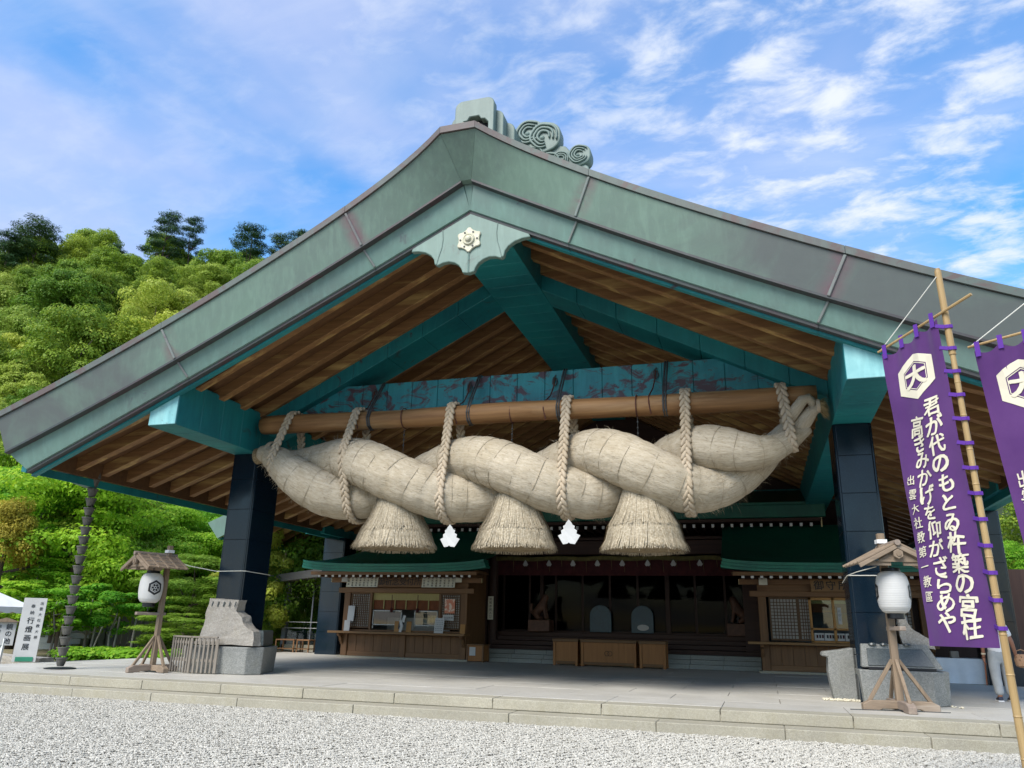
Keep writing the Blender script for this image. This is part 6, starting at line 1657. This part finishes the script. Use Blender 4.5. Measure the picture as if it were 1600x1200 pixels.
# cloth-covered table on the far side
TB = thing('covered_table', 'long table draped with a white cloth behind the walking person', 'table', (11.2, 11.8, 0))
put('table_top', MB().box(9.85, 13.2, 11.3, 12.1, 0.60, 0.64), M['kioskx'], TB)
rows_ = []
for i in range(7):
    z = 0.645 - 0.64 * i / 6
    rows_.append([(9.82 + 3.4 * j / 60, 11.27 + 0.025 * math.sin(j * 0.9) * i / 6 + 0.04 * math.sin(j * 0.23 + i * 0.4) * (i / 6), z) for j in range(61)])
put('cloth_front', MB().grid(rows_), M['cloth'], TB, smooth=True)
put('cloth_top', MB().box(9.82, 13.22, 11.27, 12.12, 0.642, 0.65), M['cloth'], TB)
put('cloth_side', MB().box(9.815, 9.83, 11.27, 12.1, 0.02, 0.65), M['cloth'], TB)
put('leg', MB().box(9.9, 9.95, 11.9, 11.95, 0, 0.6), M['steel'], TB); put('leg', MB().box(13.1, 13.15, 11.9, 11.95, 0, 0.6), M['steel'], TB)
for x, h, lab in ((10.25, 0.18, 'small dark box at the end of the white-clothed table'), (11.1, 0.10, 'flat grey tray on the white-clothed table')):
    b_ = put('table_box', MB().box(x, x + 0.2 + 0.2 * (h < 0.15), 11.5, 11.7, 0.652, 0.652 + h), M['slat'], None, bevel=0.01, origin=(x, 11.6, 0.652)); tag(b_, lab, 'box')
DW = put('dark_side_wall', MB().box(9.6, 13.5, 13.6, 13.75, 0, 3.2), M['darkz'], None, origin=(11.5, 13.6, 0)); tag(DW, 'dark wooden wall behind the white-clothed table', 'wall')
# garden fence and steps far behind the rain chain
FN = thing('garden_fence', 'grey board fence in the garden beyond the rain chain', 'fence', (-20.8, 17.5, 0))
for k in range(22):
    p = Vector((-22.6, 15.2, 0)).lerp(Vector((-19.6, 20.4, 0)), k / 21); hh = 1.35 + 0.05 * ((k * 7) % 3)
    put('board', MB().bar(p + Vector((0, 0, -0.2)), p + Vector((0, 0, hh)), 0.25, 0.03, (0.86, -0.5, 0)), M['slat'], FN)
for k in range(5):
    st_ = MB().box(-25.2 + 0.25 * k, -22.3, 13.2 + 0.42 * k, 13.75 + 0.42 * k, -0.25, 0.12 + 0.22 * k)
    tag(put('garden_step', st_, M['paleston'], None, bevel=0.02, origin=(-23.5, 13.4 + 0.42 * k, 0)), 'pale stone step in the garden flight, counted %s from the bottom' % ('first', 'second', 'third', 'fourth', 'fifth')[k], 'garden step', 'pale steps in the garden')
tag(board('leaning_board', 0.5, 1.35, 0.04, TM(-20.0, 12.0, 0.0, math.radians(-50), math.radians(-14)), M['white'], None), 'blank white board leaning among the garden stakes', 'board')

# ------------------------------------------------------------------ the walking person
M['skin'] = plain('skin', (0.30, 0.14, 0.085), (0.26, 0.12, 0.07), 0.55, 5, bump=0.0, fvar=0)
M['shirt'] = plain('white_shirt', (0.74, 0.74, 0.75), (0.66, 0.67, 0.69), 0.85, 6, bump=0.2, fvar=0.02)
M['trousers'] = plain('grey_trousers', (0.36, 0.38, 0.39), (0.30, 0.32, 0.33), 0.85, 7, bump=0.2, fvar=0.03)
M['shoe'] = flat('navy_shoe', (0.02, 0.025, 0.05), 0.5); M['sole'] = flat('white_sole', (0.7, 0.7, 0.7), 0.6)
M['hair'] = flat('dark_hair', (0.015, 0.012, 0.01), 0.5)
PX, PY = 9.86, 5.05
PN = thing('person', 'person in white shirt and grey trousers walking away with a thin stick', 'person', (PX, PY, 0))
def W(x, y, z): return (PX + x, PY + y, z)
# body: one skin from feet to head
V_ = [W(0, 0, 0.95), W(0, 0.01, 1.12), W(0, 0.03, 1.30), W(-0.02, 0.07, 1.44), W(-0.04, 0.12, 1.50), W(-0.08, 0.19, 1.56), W(-0.10, 0.24, 1.66),
      W(-0.10, 0.0, 0.88), W(-0.11, -0.02, 0.50), W(-0.10, -0.10, 0.10), W(-0.11, 0.03, 0.05),
      W(0.10, 0.0, 0.88), W(0.13, 0.08, 0.50), W(0.13, 0.06, 0.10), W(0.14, 0.18, 0.05),
      W(-0.19, 0.06, 1.40), W(-0.26, 0.02, 1.14), W(-0.25, 0.08, 0.90), W(-0.25, 0.10, 0.82),
      W(0.18, 0.06, 1.40), W(0.27, 0.00, 1.14), W(0.33, 0.10, 0.92), W(0.35, 0.13, 0.84)]
E_ = [(0, 1), (1, 2), (2, 3), (3, 4), (4, 5), (5, 6), (0, 7), (7, 8), (8, 9), (9, 10), (0, 11), (11, 12), (12, 13), (13, 14), (3, 15), (15, 16), (16, 17), (17, 18), (3, 19), (19, 20), (20, 21), (21, 22)]
R_ = [(0.15, 0.11), (0.14, 0.11), (0.15, 0.12), (0.12, 0.09), (0.06, 0.06), (0.085, 0.09), (0.075, 0.085), 0.10, 0.07, 0.045, 0.04, 0.10, 0.07, 0.045, 0.04, 0.065, 0.045, 0.035, 0.03, 0.065, 0.045, 0.035, 0.03]
skin_mesh('body', V_, E_, R_, M['skin'], PN)
V2 = [W(0, 0, 0.80), W(0, 0.01, 1.12), W(0, 0.03, 1.30), W(-0.02, 0.07, 1.43), W(-0.19, 0.06, 1.41), W(-0.235, 0.035, 1.22), W(0.18, 0.06, 1.41), W(0.235, 0.02, 1.22)]
skin_mesh('shirt', V2, [(0, 1), (1, 2), (2, 3), (3, 4), (4, 5), (3, 6), (6, 7)], [(0.215, 0.165), (0.195, 0.15), (0.19, 0.15), (0.13, 0.11), 0.095, 0.085, 0.095, 0.085], M['shirt'], PN)
V3 = [W(0, 0.005, 1.06), W(0, 0.0, 0.88), W(-0.105, 0.0, 0.80), W(-0.11, -0.02, 0.50), W(-0.10, -0.085, 0.10), W(0.105, 0.02, 0.80), W(0.13, 0.08, 0.50), W(0.13, 0.06, 0.10)]
skin_mesh('trousers', V3, [(0, 1), (1, 2), (2, 3), (3, 4), (1, 5), (5, 6), (6, 7)], [(0.19, 0.15), (0.19, 0.155), 0.125, 0.10, 0.088, 0.125, 0.10, 0.088], M['trousers'], PN)
skin_mesh('hair', [W(-0.08, 0.16, 1.58), W(-0.10, 0.20, 1.68), W(-0.10, 0.25, 1.72)], [(0, 1), (1, 2)], [0.08, 0.10, 0.08], M['hair'], PN)
for sx, x, y in ((-1, -0.105, -0.02), (1, 0.135, 0.12)):
    shoe = put('shoe', MB().hexa([W(x - 0.045, y - 0.12, 0.025), W(x + 0.045, y - 0.12, 0.025), W(x + 0.05, y + 0.14, 0.025), W(x - 0.05, y + 0.14, 0.025)], [W(x - 0.04, y - 0.11, 0.10), W(x + 0.04, y - 0.11, 0.10), W(x + 0.035, y + 0.10, 0.07), W(x - 0.035, y + 0.10, 0.07)]), M['shoe'], PN, bevel=0.02, seg=3)
    put('sole', MB().box(PX + x - 0.052, PX + x + 0.052, PY + y - 0.125, PY + y + 0.15, 0.0, 0.027), M['sole'], shoe, bevel=0.008)
# hands with separate fingers
for hx, hy, hz, sx in ((-0.25, 0.10, 0.82, -1), (0.35, 0.13, 0.84, 1)):
    V_ = [W(hx, hy, hz + 0.03), W(hx, hy + 0.01, hz - 0.05)]; E_ = [(0, 1)]; R_ = [(0.032, 0.024), (0.034, 0.022)]
    for k in range(4):
        yo = -0.030 + 0.020 * k; ln = (0.062, 0.072, 0.068, 0.052)[k]; b0 = len(V_)
        V_ += [W(hx, hy + yo, hz - 0.075), W(hx - sx * 0.015, hy + yo, hz - 0.075 - ln * 0.55), W(hx - sx * 0.035, hy + yo, hz - 0.075 - ln * 0.8)]
        E_ += [(1, b0), (b0, b0 + 1), (b0 + 1, b0 + 2)]; R_ += [0.010, 0.009, 0.008]
    b0 = len(V_); V_ += [W(hx - sx * 0.005, hy + 0.045, hz - 0.03), W(hx - sx * 0.02, hy + 0.06, hz - 0.075)]; E_ += [(0, b0), (b0, b0 + 1)]; R_ += [0.011, 0.009]
    skin_mesh('hand', V_, E_, R_, M['skin'], PN, 0, 1)
put('bracelet', MB().lathe([(0.042, 0), (0.042, 0.03)], W(-0.25, 0.085, 0.885), 14), M['paleink'], PN)
st_ = put('walking_stick', MB().tube([W(-0.245, 0.10, 0.80), W(-0.27, 0.02, 0.55), W(-0.30, -0.06, 0.30)], [0.012, 0.011, 0.008], 8), M['noren'], None, origin=W(-0.25, 0.1, 0.8)); tag(st_, 'thin brown stick held downwards in the hand of the walking person', 'stick')
M['wicker'] = plain('spotted_wicker', (0.52, 0.30, 0.17), (0.10, 0.05, 0.03), 0.8, 26, bump=0.3, lo=0.58, hi=0.62)
bk = thing('wicker_bag', 'spotted tan wicker bag held by the walking person', 'bag', W(0.42, 0.13, 0.7))
put('pouch', MB().lathe([(0.05, -0.13), (0.12, -0.10), (0.14, 0.0), (0.12, 0.10), (0.10, 0.13)], W(0.44, 0.13, 0.78), 18), M['wicker'], bk, smooth=False)
put('handle', MB().tube([W(0.34, 0.13, 0.88), W(0.36, 0.13, 0.97), W(0.44, 0.13, 1.0), W(0.52, 0.13, 0.97), W(0.54, 0.13, 0.88)], 0.01, 6), M['wicker'], bk)
# ------------------------------------------------------------------ trees
def leaf_mesh(name, clumps, n, leaf, up, mat, seed, aspect=0.6, shell=0.55, flat_top=False):
    """leaves spread through clumps (x, y, z, rx, ry, rz); every leaf a small quad"""
    rg = np.random.default_rng(seed)
    cl_ = np.array(clumps, dtype=float); vol = (cl_[:, 3] * cl_[:, 4] * cl_[:, 5]) ** (2 / 3.0); pr_ = vol / vol.sum()
    idx = rg.choice(len(cl_), n, p=pr_); c = cl_[idx]
    d = rg.normal(size=(n, 3)); d /= np.linalg.norm(d, axis=1)[:, None]
    d[:, 2] = np.where(rg.random(n) < 0.6, np.abs(d[:, 2]), d[:, 2])
    r_ = shell + (1 - shell) * rg.random(n) ** 0.5
    r_ *= 1 + 0.16 * np.sin(d[:, 0] * 7 + idx) * np.cos(d[:, 1] * 6 + idx * 1.7)
    pos = c[:, :3] + d * r_[:, None] * c[:, 3:6]
    nrm = rg.normal(size=(n, 3)) * 0.38 + d * 0.95 + np.array([0, 0, up]); nrm /= np.linalg.norm(nrm, axis=1)[:, None]
    t_ = np.cross(nrm, rg.normal(size=(n, 3))); t_ /= np.linalg.norm(t_, axis=1)[:, None]; b = np.cross(nrm, t_)
    s_ = leaf * rg.uniform(0.6, 1.35, n)[:, None]
    q = np.stack([pos - t_ * s_, pos - b * s_ * aspect, pos + t_ * s_, pos + b * s_ * aspect], axis=1).reshape(-1, 3)
    me = bpy.data.meshes.new(name); me.vertices.add(4 * n); me.vertices.foreach_set('co', q.ravel().astype(np.float32))
    me.loops.add(4 * n); me.loops.foreach_set('vertex_index', np.arange(4 * n, dtype=np.int32))
    me.polygons.add(n); me.polygons.foreach_set('loop_start', np.arange(0, 4 * n, 4, dtype=np.int32))
    me.update()
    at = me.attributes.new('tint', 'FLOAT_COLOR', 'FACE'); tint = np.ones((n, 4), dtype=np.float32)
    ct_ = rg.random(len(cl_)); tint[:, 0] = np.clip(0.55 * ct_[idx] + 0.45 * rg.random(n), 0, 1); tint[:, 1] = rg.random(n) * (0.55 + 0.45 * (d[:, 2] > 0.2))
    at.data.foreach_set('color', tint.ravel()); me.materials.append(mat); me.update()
    return me
def trunk_mesh(name, h, r_, limbs, mat, seed, lean=0.06, ends=None):
    rr_ = random.Random(seed); mb = MB()
    pts = [(lean * h * math.sin(k * 0.9 + seed) * k / 8, lean * h * math.cos(k * 0.7 + seed) * k / 8, h * k / 8) for k in range(9)]
    mb.tube(pts, [r_ * (1.25 if k == 0 else 1 - 0.75 * k / 8) for k in range(9)], 8)
    for i in range(limbs):
        k = rr_.randint(3, 7); p = Vector(pts[k]); a = rr_.uniform(0, 6.283); ln = h * rr_.uniform(0.25, 0.5)
        e_ = p + Vector((math.cos(a) * ln, math.sin(a) * ln, ln * rr_.uniform(0.2, 0.7))); m_ = p.lerp(e_, 0.5) + Vector((0, 0, -0.06 * ln))
        mb.tube([p, m_, e_], [r_ * 0.42, r_ * 0.26, r_ * 0.08], 6)
    return mesh_of(name, mb, mat, (0, 0, 0), True)
def round_clumps(seed, n, R0=1.0, flat=0.75):
    rr_ = random.Random(seed); out_ = []
    lob = [(rr_.uniform(0, 6.283), rr_.uniform(0.1, 0.35)) for _ in range(3)]
    for i in range(n):
        a = rr_.uniform(0, 6.283); z = rr_.uniform(-0.55, 1.0); r_ = math.sqrt(max(0.05, 1 - z * z)) * rr_.uniform(0.40, 0.88) * (1 + sum(w_ * math.cos(a - p_) for p_, w_ in lob) * 0.6)
        s_ = rr_.choice((0.16, 0.22, 0.28, 0.36)) * rr_.uniform(0.85, 1.1); out_.append((R0 * r_ * math.cos(a), R0 * r_ * math.sin(a), R0 * z * flat, R0 * s_, R0 * s_, R0 * s_ * 0.7))
    return out_
def layer_clumps(seed, n, flat=0.5):
    rr_ = random.Random(seed); out_ = []
    for i in range(n):
        a = rr_.uniform(0, 6.283); z = rr_.uniform(-0.9, 0.95); r_ = math.sqrt(max(0.04, 1 - z * z)) * rr_.uniform(0.3, 0.9)
        s_ = rr_.uniform(0.18, 0.40); out_.append((r_ * math.cos(a), r_ * math.sin(a), z * 0.85, s_, s_ * rr_.uniform(0.8, 1.2), s_ * rr_.uniform(0.28, 0.55)))
    return out_
def pine_clumps(seed, n):
    rr_ = random.Random(seed); out_ = []
    for i in range(n):
        z = -0.8 + 1.8 * i / (n - 1); a = i * 2.4 + rr_.uniform(-.4, .4); r_ = (0.95 - 0.62 * (z + 0.8) / 1.8) * rr_.uniform(0.45, 1.0)
        s_ = rr_.uniform(0.22, 0.36); out_.append((r_ * math.cos(a), r_ * math.sin(a), z, s_ * 1.25, s_ * 1.25, s_ * 0.28))
    return out_
CROWN = {
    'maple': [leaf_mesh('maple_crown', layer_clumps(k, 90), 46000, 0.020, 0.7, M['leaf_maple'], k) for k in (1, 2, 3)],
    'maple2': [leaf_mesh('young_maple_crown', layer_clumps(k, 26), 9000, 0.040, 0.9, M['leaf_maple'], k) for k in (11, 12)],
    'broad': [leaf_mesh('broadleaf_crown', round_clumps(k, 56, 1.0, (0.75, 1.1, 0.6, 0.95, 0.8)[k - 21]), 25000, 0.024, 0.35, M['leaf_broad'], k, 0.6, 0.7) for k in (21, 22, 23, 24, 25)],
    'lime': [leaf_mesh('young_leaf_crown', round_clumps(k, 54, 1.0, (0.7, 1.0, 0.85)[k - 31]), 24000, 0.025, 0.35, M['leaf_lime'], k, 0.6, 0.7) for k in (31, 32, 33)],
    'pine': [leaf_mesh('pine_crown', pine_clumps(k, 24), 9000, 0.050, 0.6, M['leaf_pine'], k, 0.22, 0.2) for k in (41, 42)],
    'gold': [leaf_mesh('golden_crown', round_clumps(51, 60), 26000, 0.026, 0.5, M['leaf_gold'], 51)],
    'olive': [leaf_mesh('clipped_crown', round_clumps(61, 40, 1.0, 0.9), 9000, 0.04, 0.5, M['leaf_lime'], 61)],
    'gpine': [leaf_mesh('garden_pine_crown', layer_clumps(k, 50), 34000, 0.040, 0.8, M['leaf_gpine'] if 'leaf_gpine' in M else M['leaf_pine'], k, 0.16, 0.3) for k in (71, 72)],
}
TR = [trunk_mesh('trunk', 1.0, 0.045, 5, M['bark'], k) for k in (1, 2, 3)]
TRP = [trunk_mesh('trunk', 1.0, 0.035, 6, M['palebark'], k) for k in (4, 5)]
NAME = {'maple': 'maple_tree', 'maple2': 'young_maple', 'broad': 'broadleaf_tree', 'lime': 'young_leaf_tree', 'pine': 'pine_tree', 'gold': 'golden_shrub', 'olive': 'clipped_shrub', 'gpine': 'garden_pine'}
def tree(kind, x, y, zc, rxy, rz, label, group, zground, var=0, rot=0.0, pale=False, slim=0.8):
    t_ = thing(NAME[kind], label, 'shrub' if kind in ('gold', 'olive') else 'tree', (x, y, zground), group)
    cr = bpy.data.objects.new('crown', CROWN[kind][var % len(CROWN[kind])]); col.objects.link(cr); cr.parent = t_
    cr.location = (0, 0, zc - zground); cr.scale = (rxy, rxy, rz); cr.rotation_euler = (0, 0, rot)
    tk = bpy.data.objects.new('trunk', (TRP if pale else TR)[var % 2]); col.objects.link(tk); tk.parent = t_
    h = max(0.4, zc - zground + rz * 0.35); tk.scale = (h * slim, h * slim, h); tk.rotation_euler = (0, 0, rot)
    return t_
GARDEN = [
    ('maple', -26.2, 13.6, 5.8, 3.4, 2.2, 'wide light green maple behind the white tent'),
    ('gold', -22.2, 9.2, 3.8, 1.45, 1.9, 'golden yellow shrub at the picture edge above the tent'),
    ('maple', -23.8, 13.6, 3.7, 2.6, 2.0, 'light green maple behind the upper part of the rain chain'),
    ('maple', -33.0, 26.5, 7.7, 4.3, 4.0, 'tall green tree seen between rain chain and black pillar'),
    ('maple', -33.4, 31.0, 10.9, 4.3, 3.8, 'high green tree under the roof soffit'),
    ('maple', -23.8, 19.0, 4.8, 2.7, 2.2, 'bright green maple above the roofed lantern'),
    ('broad', -38.8, 29.0, 9.5, 4.2, 3.2, 'dark green tree far behind the rain chain top'),
    ('gpine', -16.8, 13.3, 2.5, 2.0, 1.35, 'garden pine with level pads between lantern and black pillar'),
    ('gpine', -15.2, 10.8, 0.8, 1.7, 0.75, 'low spreading garden pine behind the slatted screen'),
    ('olive', -26.2, 18.3, 2.9, 1.4, 0.85, 'rounded clipped shrub behind the rain chain'),
    ('maple2', -20.2, 8.7, 1.5, 1.5, 1.0, 'young staked maple just beside the tent'),
    ('maple2', -18.7, 8.8, 1.4, 1.3, 1.0, 'young staked maple right behind the tall white sign'),
    ('maple2', -18.7, 10.3, 1.5, 1.25, 1.05, 'young staked maple just behind the rain chain'),
    ('maple2', -17.4, 10.1, 1.4, 1.0, 0.95, 'young staked maple between rain chain and lantern stand'),
    ('maple2', -22.2, 10.9, 2.7, 1.6, 1.25, 'young maple with higher crown behind the white sign'),
    ('maple', -20.5, 26.6, 4.8, 2.1, 1.8, 'bright maple framed between the black pillars'),
    ('maple', -17.6, 21.8, 2.4, 1.7, 1.6, 'leafy maple beside the glass pavilion'),
    ('gpine', -16.5, 19.7, 0.8, 1.05, 1.0, 'low garden pine at the foot of the glass pavilion'),
    ('broad', -24.5, 35.8, 5.2, 2.3, 2.4, 'dark tree behind the maple between the black pillars'),
    ('maple', 14.2, 19.0, 3.0, 1.3, 1.7, 'bright green maple at the picture edge beyond the second banner'),
    ('broad', 18.5, 29.1, 5.2, 2.8, 3.0, 'green tree beyond the rear pillar at the picture edge'),
    ('maple', -23.1, 22.1, 5.5, 2.0, 2.3, 'tall maple touching the pillar edge under the eave'),
    ('broad', -40.6, 23.9, 9.8, 3.6, 3.0, 'dark tree under the low roof corner at the picture edge'),
    ('maple', -27.6, 31.0, 8.2, 2.9, 2.4, 'high maple seen beside the wing roof'),
]
for i, (k, x, y, z, a, b, lab) in enumerate(GARDEN):
    tree(k, x, y, z, a, b, lab, 'garden trees and shrubs', -0.2, i, i * 1.7, pale=(k == 'maple2'))
for i, (x, y) in enumerate([(-19.2, 8.6), (-18.6, 9.0), (-17.84, 9.7), (-17.3, 10.2), (-16.9, 10.6)]):
    st_ = put('tree_stake', MB().tube([(x, y, -0.35), (x + 0.06, y + 0.03, 1.25)], [0.045, 0.035], 8), M['palebark'], None, origin=(x, y, -0.3))
    tag(st_, 'weathered wooden stake under the young maples, %s in the row from the white tent' % ('first', 'second', 'third', 'fourth', 'fifth')[i], 'stake', 'stakes under the young maples')
# low planting along the garden edge
rg = random.Random(4)
lowm = leaf_mesh('low_leaves', [(rg.uniform(-17.5, -13.9), rg.uniform(7.5, 11.5), 0.02, 0.5, 0.5, 0.22) for _ in range(60)], 9000, 0.075, 0.9, M['leaf_maple'], 81)
lo_ = bpy.data.objects.new('ground_cover', lowm); col.objects.link(lo_); lo_['kind'] = 'stuff'; lo_['label'] = 'low leafy ground cover along the platform edge'; lo_['category'] = 'ground cover'

# forest on the hill: every tree its own thing
rg = random.Random(19)
KL_ = {'broad': 'round green tree standing in the forest on the hillside', 'lime': 'pale yellow green tree standing in the forest on the hillside', 'pine': 'dark pine standing on the hill', 'maple': 'fresh green layered tree low on the hillside'}
pts_ = []
for i in range(-4, 40):
    for j in range(-2, 30):
        sdist = 46 + 4.4 * j + rg.uniform(-1.6, 1.6); cross = -70 + 5.0 * i + rg.uniform(-1.9, 1.9)
        x = CAM.x - 0.62 * sdist + 0.785 * cross; y = CAM.y + 0.785 * sdist + 0.62 * cross
        v_ = Vector((x, y, hill_h(x, y) + 4)) - CAM
        zf = v_.dot(fwd)
        if zf <= 5: continue
        px = 800 + 1204 * v_.dot(r2) / zf; py = 600 - 1204 * v_.dot(u2) / zf
        if -80 < px < 560 and 300 < py < 930 and sdist < 122: pts_.append((j, i, sdist, x, y, px, py))
pts_.sort()
ORD = ['first', 'second', 'third', 'fourth', 'fifth', 'sixth', 'seventh', 'eighth', 'ninth', 'tenth', 'eleventh', 'twelfth', 'thirteenth', 'fourteenth', 'fifteenth', 'sixteenth', 'seventeenth', 'eighteenth', 'nineteenth', 'twentieth']
js_ = sorted(set(p[0] for p in pts_)); cnt = {}
for jr, ic, sdist, x, y, px, py in pts_:
    cnt[jr] = cnt.get(jr, 0) + 1; kr = ORD[min(19, js_.index(jr))]; kc = ORD[min(19, cnt[jr] - 1)]
    zg = hill_h(x, y)
    u_ = rg.random(); kind = ('maple' if u_ < 0.66 else 'lime' if u_ < 0.72 else 'broad') if sdist < 64 else ('broad' if u_ < 0.52 else 'lime' if u_ < 0.90 else 'maple' if sdist < 90 else 'broad')
    r_ = rg.choice((2.2, 2.8, 3.4, 4.2)) * rg.uniform(0.85, 1.15); hz = r_ * rg.uniform(0.85, 1.35)
    tree(kind, x, y, zg + hz * 0.9 + 1.2, r_, hz, {'broad': 'round green tree', 'lime': 'pale yellow green tree', 'maple': 'fresh green layered tree'}[kind] + ' in the %s row up the hillside, %s from the picture edge' % (kr, kc), {'broad': 'round green forest trees', 'lime': 'pale green forest trees', 'maple': 'layered green forest trees'}[kind], zg, rg.randint(0, 9), rg.uniform(0, 6.28))
# pines on the skyline
SK = [(-78.9, 51.7, 46.8, 3.6, 3.0, 'broad dark pine alone on the skyline at the picture edge'),
      (-71.7, 65.0, 53.7, 2.6, 3.6, 'tall open pine, highest on the skyline'),
      (-70.5, 68.4, 54.9, 2.1, 3.4, 'slim pine next to the highest skyline pine'),
      (-66.2, 76.1, 57.7, 3.2, 2.6, 'spreading dark pine before the skyline gap'),
      (-62.7, 79.2, 57.0, 2.6, 3.0, 'thin pine on the skyline near the roof edge'),
      (-62.2, 83.3, 59.9, 2.4, 3.0, 'last skyline pine touching the roof edge'),
      (-79.8, 49.0, 43.8, 2.6, 3.0, 'pine half cut by the picture edge on the skyline'),
      (-74.5, 59.5, 47.9, 1.8, 1.8, 'small pine in the middle of the wooded skyline')]
for i, (x, y, z, a, b, lab) in enumerate(SK):
    tree('pine', x, y, z - 0.9, a * 1.2, b, lab, 'pines on the skyline', min(hill_h(x, y), z - b * 1.2), i, i * 1.9, slim=0.3)
